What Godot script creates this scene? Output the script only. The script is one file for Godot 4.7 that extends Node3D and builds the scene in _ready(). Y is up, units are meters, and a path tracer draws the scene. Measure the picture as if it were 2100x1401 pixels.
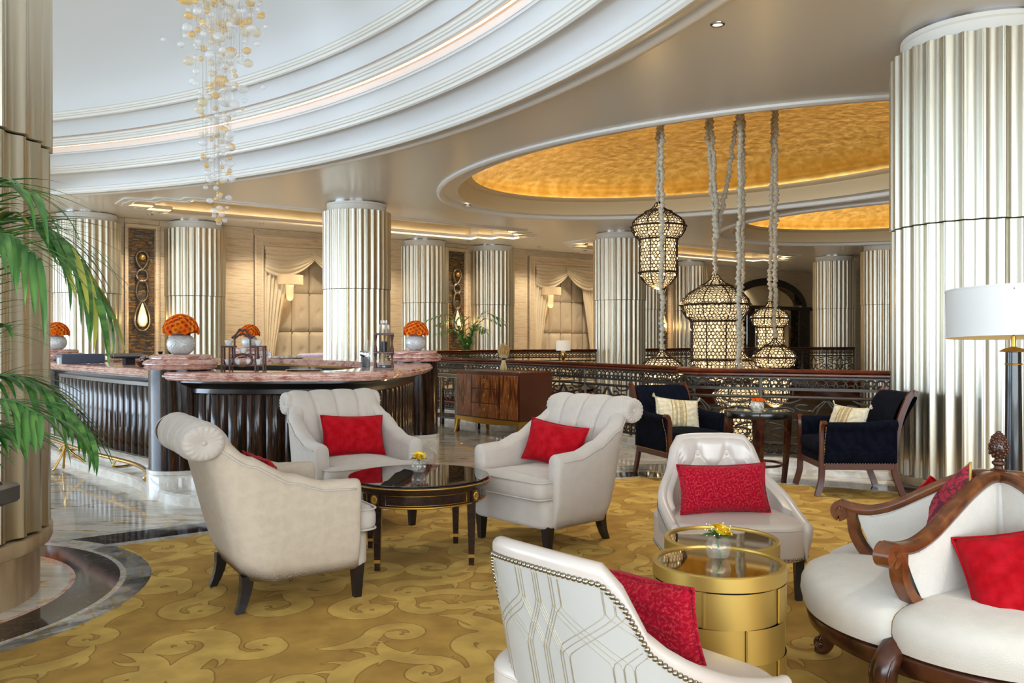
extends Node3D
# Hotel lobby lounge: camera at the origin looking along -z; metres.

const EYE := 1.3
const CEIL := 4.02
const GOLDEN := 2.399963
var M := {}
var taken := {}
var rng := RandomNumberGenerator.new()

# ---------- naming and placing ----------
func numbered(called: String) -> String:
	if not taken.has(called):
		taken[called] = 0
		return called
	taken[called] += 1
	return "%s_%03d" % [called, taken[called]]

func tag(o: Node, label: String, category := "", group := "", kind := "") -> Node:
	if label: o.set_meta("label", label)
	if category: o.set_meta("category", category)
	if group: o.set_meta("group", group)
	if kind: o.set_meta("kind", kind)
	return o

func thing(called: String, label: String, category: String, at := Vector3.ZERO, turn := 0.0, group := "") -> Node3D:
	var o := Node3D.new()
	o.name = numbered(called)
	add_child(o)
	o.position = at
	o.rotation.y = turn
	tag(o, label, category, group)
	return o

func obj(called: String, st, m: Material, parent: Node = null, xf := Transform3D.IDENTITY) -> MeshInstance3D:
	var o := MeshInstance3D.new()
	o.mesh = st if st is Mesh else fin(st)
	o.material_override = m
	o.transform = xf
	if parent == null or parent == self:
		o.name = numbered(called)
		add_child(o)
	else:
		parent.set_meta("n_" + called, parent.get_meta("n_" + called, -1) + 1)
		var n: int = parent.get_meta("n_" + called)
		o.name = called if n == 0 else "%s_%03d" % [called, n]
		parent.add_child(o, true)
	return o

func struct(called: String, st, m: Material, parent: Node = null) -> MeshInstance3D:
	var o := obj(called, st, m, parent)
	if parent == null: o.set_meta("kind", "structure")
	return o

func dup(o: Node3D, at: Vector3, turn: float, label: String) -> Node3D:
	var c: Node3D = o.duplicate()
	c.name = numbered(o.name.rstrip("0123456789").trim_suffix("_"))
	add_child(c)
	c.position = at
	c.rotation.y = turn
	c.set_meta("label", label)
	return c

# ---------- mesh building ----------
func ST(smooth := true) -> SurfaceTool:
	var st := SurfaceTool.new()
	st.begin(Mesh.PRIMITIVE_TRIANGLES)
	st.set_smooth_group(0 if smooth else -1)
	return st

func fin(st: SurfaceTool) -> ArrayMesh:
	st.generate_normals()
	st.index()
	return st.commit()

func tri(st: SurfaceTool, a: Vector3, b: Vector3, c: Vector3):   # counter-clockwise seen from outside
	st.add_vertex(a); st.add_vertex(c); st.add_vertex(b)

func quad(st: SurfaceTool, a: Vector3, b: Vector3, c: Vector3, d: Vector3):
	st.add_vertex(a); st.add_vertex(c); st.add_vertex(b)
	st.add_vertex(a); st.add_vertex(d); st.add_vertex(c)

func grid(st: SurfaceTool, rows: Array, cu := false, cv := false, flip := false):   # rows of PackedVector3Array
	var nr := rows.size()
	var nc: int = rows[0].size()
	for i in (nr if cv else nr - 1):
		var p: PackedVector3Array = rows[i]
		var q: PackedVector3Array = rows[(i + 1) % nr]
		for j in (nc if cu else nc - 1):
			var k := (j + 1) % nc
			if flip: quad(st, p[j], q[j], q[k], p[k])
			else: quad(st, p[j], p[k], q[k], q[j])

func fan(st: SurfaceTool, ring: PackedVector3Array, flip := false):
	var c := Vector3.ZERO
	for p in ring: c += p
	c /= ring.size()
	for j in ring.size():
		var k := (j + 1) % ring.size()
		if flip: tri(st, c, ring[k], ring[j])
		else: tri(st, c, ring[j], ring[k])

func box(st: SurfaceTool, c: Vector3, s: Vector3, b := 0.003, basis := Basis.IDENTITY):
	st.set_smooth_group(-1)
	var h := s * 0.5
	b = minf(b, minf(h.x, minf(h.y, h.z)) * 0.9)
	var P := func(sx, sy, sz, ax: int) -> Vector3:
		var v := Vector3(sx * (h.x - (0.0 if ax == 0 else b)), sy * (h.y - (0.0 if ax == 1 else b)), sz * (h.z - (0.0 if ax == 2 else b)))
		return c + basis * v
	for s1 in [-1, 1]:
		var f: bool = s1 < 0
		_q(st, P.call(s1, -1, -1, 0), P.call(s1, 1, -1, 0), P.call(s1, 1, 1, 0), P.call(s1, -1, 1, 0), f)
		_q(st, P.call(-1, s1, -1, 1), P.call(-1, s1, 1, 1), P.call(1, s1, 1, 1), P.call(1, s1, -1, 1), f)
		_q(st, P.call(-1, -1, s1, 2), P.call(1, -1, s1, 2), P.call(1, 1, s1, 2), P.call(-1, 1, s1, 2), f)
		for s2 in [-1, 1]:
			var g: bool = s1 * s2 < 0
			_q(st, P.call(s1, s2, -1, 0), P.call(s1, s2, -1, 1), P.call(s1, s2, 1, 1), P.call(s1, s2, 1, 0), g)
			_q(st, P.call(-1, s1, s2, 1), P.call(-1, s1, s2, 2), P.call(1, s1, s2, 2), P.call(1, s1, s2, 1), g)
			_q(st, P.call(s1, -1, s2, 2), P.call(s1, -1, s2, 0), P.call(s1, 1, s2, 0), P.call(s1, 1, s2, 2), g)
			for s3 in [-1, 1]:
				if s1 * s2 * s3 > 0: tri(st, P.call(s1, s2, s3, 0), P.call(s1, s2, s3, 1), P.call(s1, s2, s3, 2))
				else: tri(st, P.call(s1, s2, s3, 0), P.call(s1, s2, s3, 2), P.call(s1, s2, s3, 1))
	st.set_smooth_group(0)

func _q(st, a, b, c, d, f):
	if f: quad(st, a, d, c, b)
	else: quad(st, a, b, c, d)

func lathe(st: SurfaceTool, prof: Array, segs := 32, xf := Transform3D.IDENTITY, flip := false, a0 := 0.0, a1 := TAU):
	# prof: [r, y] pairs from bottom to top (outside faces out); creases past 35 degrees stay sharp
	var full := is_equal_approx(a1 - a0, TAU)
	var rows := []
	for p in prof:
		var row := PackedVector3Array()
		for j in (segs if full else segs + 1):
			var a := a0 + (a1 - a0) * j / segs
			row.append(xf * Vector3(p[0] * cos(a), p[1], p[0] * sin(a)))
		rows.append(row)
	var g := 1
	var last := Vector2.ZERO
	for i in prof.size() - 1:
		var d := Vector2(prof[i + 1][0] - prof[i][0], prof[i + 1][1] - prof[i][1])
		if d.length() < 1e-6: continue
		d = d.normalized()
		if last != Vector2.ZERO and absf(last.angle_to(d)) > 0.6: g = 3 - g
		last = d
		st.set_smooth_group(g)
		grid(st, [rows[i], rows[i + 1]], full, false, not flip)
	st.set_smooth_group(0)

func frames(path: PackedVector3Array, closed: bool, up0 := Vector3.UP) -> Array:
	var out := []
	var n := path.size()
	var nrm := Vector3.ZERO
	for i in n:
		var t: Vector3
		if closed: t = path[(i + 1) % n] - path[(i - 1 + n) % n]
		else: t = path[mini(i + 1, n - 1)] - path[maxi(i - 1, 0)]
		t = t.normalized() if t.length() > 1e-9 else Vector3.FORWARD
		if i == 0:
			nrm = up0 - t * up0.dot(t)
			if nrm.length() < 0.05: nrm = Vector3.RIGHT - t * t.x
			if nrm.length() < 0.05: nrm = Vector3.BACK - t * t.z
		else:
			nrm = nrm - t * nrm.dot(t)
		nrm = nrm.normalized()
		out.append([t, nrm, t.cross(nrm)])
	return out

func tube(st: SurfaceTool, path: PackedVector3Array, r, sides := 8, closed := false):   # r: number or array
	var fr := frames(path, closed)
	var rows := []
	for i in path.size():
		var rr: float = r[i] if r is Array or r is PackedFloat32Array else r
		var row := PackedVector3Array()
		for j in sides:
			var a := TAU * j / sides
			row.append(path[i] + (fr[i][1] * cos(a) + fr[i][2] * sin(a)) * rr)
		rows.append(row)
	grid(st, rows, true, closed, false)
	if not closed:
		fan(st, rows[0], true)
		fan(st, rows[-1], false)

func sweep(st: SurfaceTool, path: PackedVector3Array, prof: PackedVector2Array, closed := false, sharp := true, up := Vector3.UP):
	# prof: closed polygon, x = sideways (tangent x up), y = up
	var n := path.size()
	var rows := []
	for i in n:
		var t: Vector3 = (path[(i + 1) % n] - path[(i - 1 + n) % n]) if closed else (path[mini(i + 1, n - 1)] - path[maxi(i - 1, 0)])
		t = t.normalized()
		var side := t.cross(up).normalized()
		var u := side.cross(t).normalized()
		var k := 1.0
		if (closed or (i > 0 and i < n - 1)):
			var e: Vector3 = (path[(i + 1) % n] - path[i]).normalized()
			k = 1.0 / maxf(0.5, t.dot(e))
		var row := PackedVector3Array()
		for p in prof: row.append(path[i] + side * p.x * k + u * p.y)
		rows.append(row)
	var m := prof.size()
	var area := 0.0
	for j in m: area += prof[j].cross(prof[(j + 1) % m])
	var fl := area > 0.0
	var g := 1
	for j in m:
		var d0: Vector2 = (prof[j] - prof[(j - 1 + m) % m]).normalized()
		var d1: Vector2 = (prof[(j + 1) % m] - prof[j]).normalized()
		if sharp and absf(d0.angle_to(d1)) > 0.6: g = g % 30 + 1
		st.set_smooth_group(g)
		for i in (n if closed else n - 1):
			var p: PackedVector3Array = rows[i]
			var q: PackedVector3Array = rows[(i + 1) % n]
			var k := (j + 1) % m
			if fl: quad(st, p[j], q[j], q[k], p[k])
			else: quad(st, p[j], p[k], q[k], q[j])
	if not closed:
		st.set_smooth_group(-1)
		var idx := Geometry2D.triangulate_polygon(prof)
		for i in range(0, idx.size(), 3):
			for e in 2:
				var r: PackedVector3Array = rows[0] if e == 0 else rows[-1]
				st.add_vertex(r[idx[i]]); st.add_vertex(r[idx[i + (1 if e == 0 else 2)]]); st.add_vertex(r[idx[i + (2 if e == 0 else 1)]])
	st.set_smooth_group(0)

func prism(st: SurfaceTool, poly: PackedVector2Array, depth: float, xf := Transform3D.IDENTITY, sharp := true):
	# polygon in local xy, extruded from z=0 to z=depth
	var p := poly.duplicate()
	if Geometry2D.is_polygon_clockwise(p): p.reverse()   # now counter-clockwise with y up
	var idx := Geometry2D.triangulate_polygon(p)
	st.set_smooth_group(-1)
	for i in range(0, idx.size(), 3):
		var a := p[idx[i]]; var b := p[idx[i + 1]]; var c := p[idx[i + 2]]
		if (b - a).cross(c - a) < 0:
			var t := b; b = c; c = t
		tri(st, xf * Vector3(a.x, a.y, depth), xf * Vector3(b.x, b.y, depth), xf * Vector3(c.x, c.y, depth))
		tri(st, xf * Vector3(a.x, a.y, 0), xf * Vector3(c.x, c.y, 0), xf * Vector3(b.x, b.y, 0))
	if not sharp: st.set_smooth_group(1)
	for j in p.size():
		var a := p[j]; var b := p[(j + 1) % p.size()]
		quad(st, xf * Vector3(a.x, a.y, 0), xf * Vector3(b.x, b.y, 0), xf * Vector3(b.x, b.y, depth), xf * Vector3(a.x, a.y, depth))
	st.set_smooth_group(0)

func slab(st: SurfaceTool, poly: PackedVector2Array, y0: float, y1: float):   # polygon in (X, D) plan, z = -D
	prism(st, poly, y1 - y0, Transform3D(Basis(Vector3.RIGHT, Vector3.FORWARD, Vector3.UP), Vector3(0, y0, 0)))

func ball(st: SurfaceTool, c: Vector3, r: Vector3, nu := 12, nv := 8, basis := Basis.IDENTITY):
	var rows := []
	for i in nv + 1:
		var b := -PI / 2 + PI * i / nv
		var row := PackedVector3Array()
		for j in nu:
			var a := TAU * j / nu
			row.append(c + basis * Vector3(r.x * cos(b) * cos(a), r.y * sin(b), r.z * cos(b) * sin(a)))
		rows.append(row)
	grid(st, rows, true, false, true)

func spline(pts: Array, n := 8, closed := false) -> PackedVector3Array:   # Catmull-Rom
	var out := PackedVector3Array()
	var m := pts.size()
	for i in (m if closed else m - 1):
		var p0: Vector3 = pts[(i - 1 + m) % m] if closed or i > 0 else 2.0 * pts[0] - pts[1]
		var p1: Vector3 = pts[i]
		var p2: Vector3 = pts[(i + 1) % m]
		var p3: Vector3 = pts[(i + 2) % m] if closed or i + 2 < m else 2.0 * pts[m - 1] - pts[m - 2]
		for k in n: out.append(p1.cubic_interpolate(p2, p0, p3, float(k) / n))
	if not closed: out.append(pts[m - 1])
	return out

func spline2(pts: Array, n := 8, closed := false) -> PackedVector2Array:
	var a := []
	for p in pts: a.append(Vector3(p[0], p[1], 0))
	var out := PackedVector2Array()
	for v in spline(a, n, closed): out.append(Vector2(v.x, v.y))
	return out

func curve(xs: Array, ys: Array, x: float) -> float:   # piecewise smooth lookup
	if x <= xs[0]: return ys[0]
	for i in xs.size() - 1:
		if x <= xs[i + 1]:
			return lerpf(ys[i], ys[i + 1], smoothstep(0, 1, (x - xs[i]) / (xs[i + 1] - xs[i])))
	return ys[-1]

func circle2(c: Vector2, r: float, n := 64, a0 := 0.0, a1 := TAU) -> PackedVector2Array:
	var out := PackedVector2Array()
	var full := is_equal_approx(absf(a1 - a0), TAU)
	for i in (n if full else n + 1):
		var a := a0 + (a1 - a0) * i / n
		out.append(c + Vector2(cos(a), sin(a)) * r)
	return out

func pd(x: float, d: float, y := 0.0) -> Vector3:
	return Vector3(x, y, -d)

# ---------- materials ----------
func mat(c: Color, rough := 0.6, metal := 0.0) -> StandardMaterial3D:
	var m := StandardMaterial3D.new()
	m.albedo_color = c
	m.roughness = rough
	m.metallic = metal
	return m

func rgb(r: float, g: float, b: float) -> Color: return Color(r / 255.0, g / 255.0, b / 255.0)

func noise(freq: float, seed_ := 1, type := FastNoiseLite.TYPE_SIMPLEX_SMOOTH, oct := 4, warp := 0.0) -> FastNoiseLite:
	var n := FastNoiseLite.new()
	n.seed = seed_
	n.noise_type = type
	n.frequency = freq
	n.fractal_octaves = oct
	if warp > 0.0:
		n.domain_warp_enabled = true
		n.domain_warp_amplitude = warp
		n.domain_warp_frequency = freq * 0.8
		n.domain_warp_fractal_octaves = 3
	return n

func ntex(n: FastNoiseLite, stops: Array, size := 512, bump := 0.0) -> NoiseTexture2D:   # stops: [offset, Color, ...]
	var t := NoiseTexture2D.new()
	t.width = size
	t.height = size
	t.seamless = true
	t.seamless_blend_skirt = 0.15
	t.noise = n
	if stops:
		var g := Gradient.new()
		var o := PackedFloat32Array()
		var c := PackedColorArray()
		for i in range(0, stops.size(), 2):
			o.append(stops[i]); c.append(stops[i + 1])
		g.offsets = o
		g.colors = c
		t.color_ramp = g
	if bump > 0.0:
		t.as_normal_map = true
		t.bump_strength = bump
	return t

func tri_(m: StandardMaterial3D, scale: Vector3, world := false, sharp := 4.0) -> StandardMaterial3D:
	m.uv1_triplanar = true
	m.uv1_world_triplanar = world
	m.uv1_scale = scale
	m.uv1_triplanar_sharpness = sharp
	return m

func cloth(c: Color, var_ := 0.06, sheen := 0.5, scale := 3.0, bump := 1.2, seed_ := 3) -> StandardMaterial3D:
	var m := mat(Color.WHITE, 0.85)
	m.albedo_texture = ntex(noise(0.012, seed_, FastNoiseLite.TYPE_SIMPLEX_SMOOTH, 5), [0.25, c.darkened(var_ * 1.5), 0.75, c.lightened(var_)], 256)
	m.heightmap_enabled = false
	m.normal_enabled = true
	m.normal_texture = M_weave()
	m.normal_scale = 0.35 * bump
	m.rim_enabled = sheen > 0.0
	m.rim = sheen
	m.rim_tint = 0.6
	return tri_(m, Vector3.ONE * scale)

func M_weave() -> Texture2D:
	if not M.has("_weave"): M["_weave"] = ntex(noise(0.18, 9, FastNoiseLite.TYPE_SIMPLEX, 2), [], 256, 3.0)
	return M["_weave"]

func glass(alpha := 0.12, tint := Color(0.95, 1, 0.98), rough := 0.02) -> StandardMaterial3D:
	var m := mat(Color(tint.r, tint.g, tint.b, alpha), rough)
	m.transparency = BaseMaterial3D.TRANSPARENCY_ALPHA
	return m

func glow(c: Color, e: float) -> StandardMaterial3D:
	var m := mat(c, 0.6)
	m.emission_enabled = true
	m.emission = c
	m.emission_energy_multiplier = e
	return m

func make_materials():
	M_weave()
	# stone
	var m := mat(Color.WHITE, 0.07)
	m.metallic_specular = 0.6
	m.albedo_texture = ntex(noise(0.006, 21, FastNoiseLite.TYPE_SIMPLEX_SMOOTH, 6, 55.0), [0.0, rgb(150, 140, 125), 0.30, rgb(205, 196, 180), 0.42, rgb(222, 214, 200), 0.47, rgb(196, 150, 84), 0.485, rgb(120, 112, 104), 0.50, rgb(214, 190, 150), 0.55, rgb(226, 219, 206), 0.72, rgb(212, 204, 190), 1.0, rgb(232, 226, 216)], 1024)
	M.marble = tri_(m, Vector3(0.10, 0.3, 0.42), true)
	m = mat(Color.WHITE, 0.06)
	m.metallic_specular = 0.6
	m.albedo_texture = ntex(noise(0.008, 5, FastNoiseLite.TYPE_SIMPLEX_SMOOTH, 6, 50.0), [0.0, rgb(30, 25, 23), 0.46, rgb(42, 34, 30), 0.497, rgb(60, 52, 46), 0.503, rgb(190, 172, 150), 0.512, rgb(56, 46, 40), 0.7, rgb(28, 24, 22), 1.0, rgb(70, 56, 48)], 1024)
	M.dark_marble = tri_(m, Vector3(0.5, 0.5, 0.8), true)
	m = mat(Color.WHITE, 0.08)
	m.albedo_texture = ntex(noise(0.01, 8, FastNoiseLite.TYPE_SIMPLEX_SMOOTH, 5, 30.0), [0.2, rgb(150, 146, 140), 0.5, rgb(206, 200, 190), 0.6, rgb(190, 160, 110), 0.66, rgb(200, 196, 190), 1.0, rgb(168, 166, 162)], 512)
	M.border_marble = tri_(m, Vector3(0.8, 0.8, 0.8), true)
	m = mat(Color.WHITE, 0.1)
	m.albedo_texture = ntex(noise(0.012, 31, FastNoiseLite.TYPE_SIMPLEX_SMOOTH, 5, 30.0), [0.2, rgb(214, 208, 198), 0.5, rgb(228, 223, 214), 0.75, rgb(200, 192, 180)], 512)
	M.white_marble = tri_(m, Vector3(0.7, 0.7, 0.7), true)
	m = mat(Color.WHITE, 0.12)
	m.albedo_texture = ntex(noise(0.014, 12, FastNoiseLite.TYPE_SIMPLEX_SMOOTH, 5, 24.0), [0.15, rgb(150, 84, 72), 0.36, rgb(196, 142, 126), 0.5, rgb(222, 186, 172), 0.62, rgb(204, 150, 132), 0.8, rgb(226, 200, 184), 1.0, rgb(170, 104, 86)], 512)
	M.pink_marble = tri_(m, Vector3(0.9, 2.6, 0.9), true)
	m = mat(Color.WHITE, 0.35)
	m.albedo_texture = ntex(noise(0.008, 14, FastNoiseLite.TYPE_SIMPLEX_SMOOTH, 6, 18.0), [0.1, rgb(176, 152, 120), 0.35, rgb(202, 182, 150), 0.55, rgb(210, 192, 162), 0.7, rgb(194, 170, 136), 0.9, rgb(216, 200, 172)], 1024)
	M.travertine = tri_(m, Vector3(0.12, 1.3, 0.12), false)
	m = mat(Color.WHITE, 0.4)
	m.albedo_texture = ntex(noise(0.008, 15, FastNoiseLite.TYPE_SIMPLEX_SMOOTH, 5, 20.0), [0.1, rgb(150, 122, 92), 0.5, rgb(182, 154, 118), 0.9, rgb(196, 172, 138)], 512)
	M.base_stone = tri_(m, Vector3(1.2, 0.35, 1.2), true)
	# woods
	m = mat(Color.WHITE, 0.16)
	m.albedo_texture = ntex(noise(0.012, 41, FastNoiseLite.TYPE_SIMPLEX_SMOOTH, 6, 12.0), [0.2, rgb(14, 10, 9), 0.46, rgb(30, 20, 16), 0.56, rgb(74, 44, 26), 0.62, rgb(26, 18, 15), 0.74, rgb(96, 58, 32), 0.8, rgb(20, 14, 12)], 512)
	m.clearcoat_enabled = true
	m.clearcoat = 0.15
	m.clearcoat_roughness = 0.05
	m.metallic_specular = 0.35
	M.ebony = tri_(m, Vector3(5.0, 0.12, 5.0))
	m = mat(rgb(14, 13, 14), 0.28)
	m.clearcoat_enabled = true
	m.clearcoat = 0.5
	m.clearcoat_roughness = 0.05
	M.black_lacquer = m
	m = mat(Color.WHITE, 0.22)
	m.albedo_texture = ntex(noise(0.01, 43, FastNoiseLite.TYPE_SIMPLEX_SMOOTH, 6, 25.0), [0.2, rgb(58, 26, 14), 0.45, rgb(104, 52, 26), 0.55, rgb(136, 74, 38), 0.65, rgb(90, 42, 22), 0.85, rgb(120, 62, 30)], 512)
	M.mahogany = tri_(m, Vector3(4.0, 0.5, 4.0))
	m = mat(Color.WHITE, 0.2)
	m.albedo_texture = ntex(noise(0.012, 44, FastNoiseLite.TYPE_SIMPLEX_SMOOTH, 5, 15.0), [0.2, rgb(70, 28, 14), 0.5, rgb(112, 50, 26), 0.8, rgb(84, 36, 18)], 256)
	M.rail_wood = tri_(m, Vector3(0.6, 3.0, 0.6))
	m = mat(Color.WHITE, 0.24)
	m.albedo_texture = ntex(noise(0.012, 45, FastNoiseLite.TYPE_SIMPLEX_SMOOTH, 5, 15.0), [0.2, rgb(46, 22, 14), 0.5, rgb(80, 42, 24), 0.8, rgb(54, 27, 16)], 256)
	M.walnut = tri_(m, Vector3(1.5, 1.5, 1.5))
	M.dark_wood = mat(rgb(40, 24, 18), 0.22)
	M.black_wood = mat(rgb(26, 21, 20), 0.3)
	# metals
	m = mat(rgb(204, 198, 180), 0.27, 1.0)
	m.roughness_texture = ntex(noise(0.02, 51, FastNoiseLite.TYPE_SIMPLEX_SMOOTH, 4), [0.0, Color(0.33, 0.33, 0.33), 1.0, Color(0.37, 0.37, 0.37)], 256)
	m.roughness = 1.0
	M.silver_leaf = tri_(m, Vector3(2, 0.5, 2))
	m = mat(Color.WHITE, 0.30, 1.0)
	m.albedo_texture = ntex(noise(0.015, 52, FastNoiseLite.TYPE_SIMPLEX_SMOOTH, 5), [0.2, rgb(208, 172, 88), 0.5, rgb(222, 188, 104), 0.8, rgb(236, 206, 128)], 512)
	m.normal_enabled = true
	m.normal_texture = ntex(noise(0.02, 53, FastNoiseLite.TYPE_SIMPLEX_SMOOTH, 5), [], 512, 5.0)
	m.normal_scale = 0.16
	M.gold_leaf = tri_(m, Vector3(0.5, 0.5, 0.5), true)
	M.brass = mat(rgb(206, 164, 92), 0.22, 1.0)
	M.gold_paint = mat(rgb(196, 150, 66), 0.32, 0.85)
	M.drum_gold = mat(rgb(196, 164, 88), 0.42, 0.85)
	M.iron = mat(rgb(72, 67, 60), 0.38, 0.6)
	M.bronze = mat(rgb(112, 100, 84), 0.35, 0.9)
	M.pewter = mat(rgb(150, 142, 126), 0.3, 1.0)
	M.steel = mat(rgb(180, 180, 182), 0.2, 1.0)
	M.lantern_metal = mat(rgb(66, 50, 36), 0.4, 0.7)
	# plaster
	M.ceiling = mat(rgb(222, 220, 214), 0.28)
	M.dome = mat(rgb(218, 219, 219), 0.6)
	M.trim_white = mat(rgb(230, 227, 220), 0.4)
	M.cream_plaster = mat(rgb(230, 212, 172), 0.5)
	M.cap_white = mat(rgb(226, 222, 212), 0.45)
	# upholstery
	M.cream = cloth(rgb(192, 180, 168), 0.012, 0.5, 3.0, 1.0, 3)
	M.cream_linen = cloth(rgb(196, 178, 156), 0.02, 0.2, 5.0, 2.0, 4)
	M.red_velvet = cloth(rgb(172, 4, 18), 0.06, 0.08, 4.0, 0.8, 6)
	M.red_velvet.metallic_specular = 0.2
	M.navy = cloth(rgb(10, 13, 24), 0.03, 0.02, 4.0, 0.8, 7)
	M.navy.metallic_specular = 0.15
	M.cream_cotton = cloth(rgb(226, 214, 182), 0.06, 0.3, 6.0, 2.0, 8)
	M.settee = cloth(rgb(206, 200, 190), 0.015, 0.7, 3.0, 0.8, 9)
	m = mat(rgb(206, 194, 184), 0.40)
	m.metallic = 0.12
	m.clearcoat_enabled = true
	m.clearcoat = 0.12
	m.clearcoat_roughness = 0.25
	m.normal_enabled = true
	m.normal_texture = ntex(noise(0.05, 61, FastNoiseLite.TYPE_CELLULAR, 3), [], 256, 1.5)
	m.normal_scale = 0.12
	M.pearl = tri_(m, Vector3(6, 6, 6))
	m = mat(rgb(198, 199, 198), 0.34)
	m.metallic = 0.3
	M.pearl_back = m
	M.shade_white = mat(rgb(226, 226, 224), 0.7)
	M.shade_white.backlight_enabled = true
	M.shade_white.backlight = Color(0.3, 0.3, 0.28)
	M.clear = glass(0.07)
	M.green_glass = glass(0.10, Color(0.8, 0.95, 0.88))
	M.leaf = mat(Color.WHITE, 0.45)
	M.leaf.albedo_texture = ntex(noise(0.01, 71, FastNoiseLite.TYPE_SIMPLEX_SMOOTH, 3), [0.2, rgb(50, 92, 40), 0.5, rgb(70, 116, 50), 0.8, rgb(98, 140, 64)], 256)
	M.leaf.backlight_enabled = true
	M.leaf.backlight = Color(0.35, 0.5, 0.15)
	tri_(M.leaf, Vector3(2, 2, 2))
	M.soil = mat(rgb(58, 44, 34), 0.95)
	M.leaf_yellow = mat(rgb(158, 158, 60), 0.5)
	M.orange = mat(rgb(255, 132, 16), 0.6)
	M.orange.backlight_enabled = true
	M.orange.backlight = Color(0.3, 0.12, 0.02)
	M.yellow = mat(rgb(246, 206, 30), 0.55)
	M.white_petal = mat(rgb(240, 240, 230), 0.6)
	M.stem = mat(rgb(70, 110, 44), 0.5)
	M.rope = cloth(rgb(222, 208, 182), 0.12, 0.0, 12.0, 3.0, 11)
	M.black = mat(rgb(24, 26, 32), 0.35)
	M.white = mat(rgb(232, 230, 226), 0.4)
	M.curtain = cloth(rgb(222, 206, 174), 0.015, 0.3, 4.0, 1.0, 12)
	M.taupe_dark = mat(rgb(110, 94, 74), 0.9)
	M.panel_cloth = cloth(rgb(192, 176, 148), 0.012, 0.5, 3.0, 1.0, 13)

# ---------- the frame of the long stone wall: s along it, n out of it into the lobby ----------
const WB := Vector2(-8.82, 19.04)
func wp(s: float, n: float, y := 0.0) -> Vector3:
	return Vector3(WB.x + 0.8 * s + 0.6 * n, y, -(WB.y + 0.6 * s - 0.8 * n))
func wp2(s: float, n: float) -> Vector2:
	return Vector2(WB.x + 0.8 * s + 0.6 * n, WB.y + 0.6 * s - 0.8 * n)
func wall_frame() -> Transform3D:   # local x = s, y = up, z = n
	return Transform3D(Basis(Vector3(0.8, 0, -0.6), Vector3.UP, Vector3(0.6, 0, 0.8)), Vector3(WB.x, 0, -WB.y))

const DOME := Vector2(-12.0, 2.0)
const E1 := Vector2(3.45, 14.36)
const E2 := Vector2(9.65, 20.2)

func _ready():
	# camera
	var cam := Camera3D.new()
	cam.name = "camera"
	cam.fov = 43.63
	cam.near = 0.05
	cam.far = 120.0
	add_child(cam)
	cam.position = Vector3(0, EYE, 0)
	cam.rotation_degrees.x = -0.18
	cam.current = true
	# sky and exposure
	var we := WorldEnvironment.new()
	we.name = "world_environment"
	var env := Environment.new()
	env.background_mode = Environment.BG_SKY
	var sky := Sky.new()
	var psm := ProceduralSkyMaterial.new()
	psm.sky_top_color = Color(0.42, 0.62, 0.92)
	psm.sky_horizon_color = Color(0.82, 0.88, 0.95)
	psm.ground_bottom_color = Color(0.5, 0.47, 0.42)
	psm.ground_horizon_color = Color(0.8, 0.82, 0.84)
	sky.sky_material = psm
	env.sky = sky
	env.ambient_light_source = Environment.AMBIENT_SOURCE_SKY
	env.tonemap_mode = Environment.TONE_MAPPER_LINEAR
	env.tonemap_exposure = 1.1
	env.sdfgi_enabled = true
	env.ssao_enabled = true
	env.ssil_enabled = true
	we.environment = env
	add_child(we)
	# daylight through the two window walls
	day_light("window_light_west", Vector3(-26.7, 2.1, -3.0), -PI / 2, Vector2(24, 3.6), 350.0, Color(0.82, 0.91, 1.0))
	day_light("window_light_south", Vector3(1.0, 2.1, 8.7), 0.0, Vector2(22, 3.6), 210.0, Color(0.90, 0.955, 1.0))
	make_materials()
	shell()
	build_all()

func day_light(called: String, at: Vector3, turn: float, size: Vector2, energy: float, c: Color):
	var l := AreaLight3D.new()
	l.name = called
	l.area_size = size
	l.light_energy = energy
	l.light_color = c
	l.shadow_enabled = true
	l.area_range = 80.0
	l.position = at
	l.rotation.y = turn
	add_child(l)

func spot(called: String, at: Vector3, towards: Vector3, angle: float, energy: float, c: Color, size := 0.1):
	var l := SpotLight3D.new()
	l.name = called
	l.position = at
	add_child(l)
	l.look_at(at + towards, Vector3.FORWARD if absf(towards.normalized().y) > 0.9 else Vector3.UP)
	l.spot_angle = angle
	l.spot_angle_attenuation = 1.0
	l.spot_range = 40.0
	l.light_energy = energy
	l.light_color = c
	l.light_size = size
	l.shadow_enabled = true

func omni(called: String, at: Vector3, energy: float, c: Color, size := 0.1, parent: Node = self):
	var l := OmniLight3D.new()
	l.name = called
	l.position = at
	l.omni_range = 40.0
	l.omni_attenuation = 2.0
	l.light_energy = energy
	l.light_color = c
	l.light_size = size
	l.shadow_enabled = true
	parent.add_child(l)

func atrium() -> PackedVector2Array:   # (X, D) outline of the floor opening
	return PackedVector2Array([Vector2(3.7, 8.08), Vector2(2.85, 8.44), Vector2(2.1, 8.76), Vector2(1.94, 8.86), Vector2(1.92, 9.05), Vector2(2.04, 9.5), Vector2(0.5, 12.0), Vector2(-1.17, 14.25),
		Vector2(-2.2, 15.9), Vector2(-2.4, 17.9), Vector2(-1.2, 19.6), Vector2(1.6, 21.5), Vector2(2.3, 22.6), Vector2(4.0, 23.4), Vector2(6.5, 25.4), Vector2(9.9, 27.0), Vector2(11.2, 25.0), Vector2(9.6, 15.5), Vector2(5.5, 8.3)])

func csg_slab(called: String, c: Vector3, size: Vector3, m: Material) -> CSGBox3D:
	var b := CSGBox3D.new()
	b.name = called
	b.size = size
	b.position = c
	b.material = m
	b.set_meta("kind", "structure")
	return b

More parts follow.
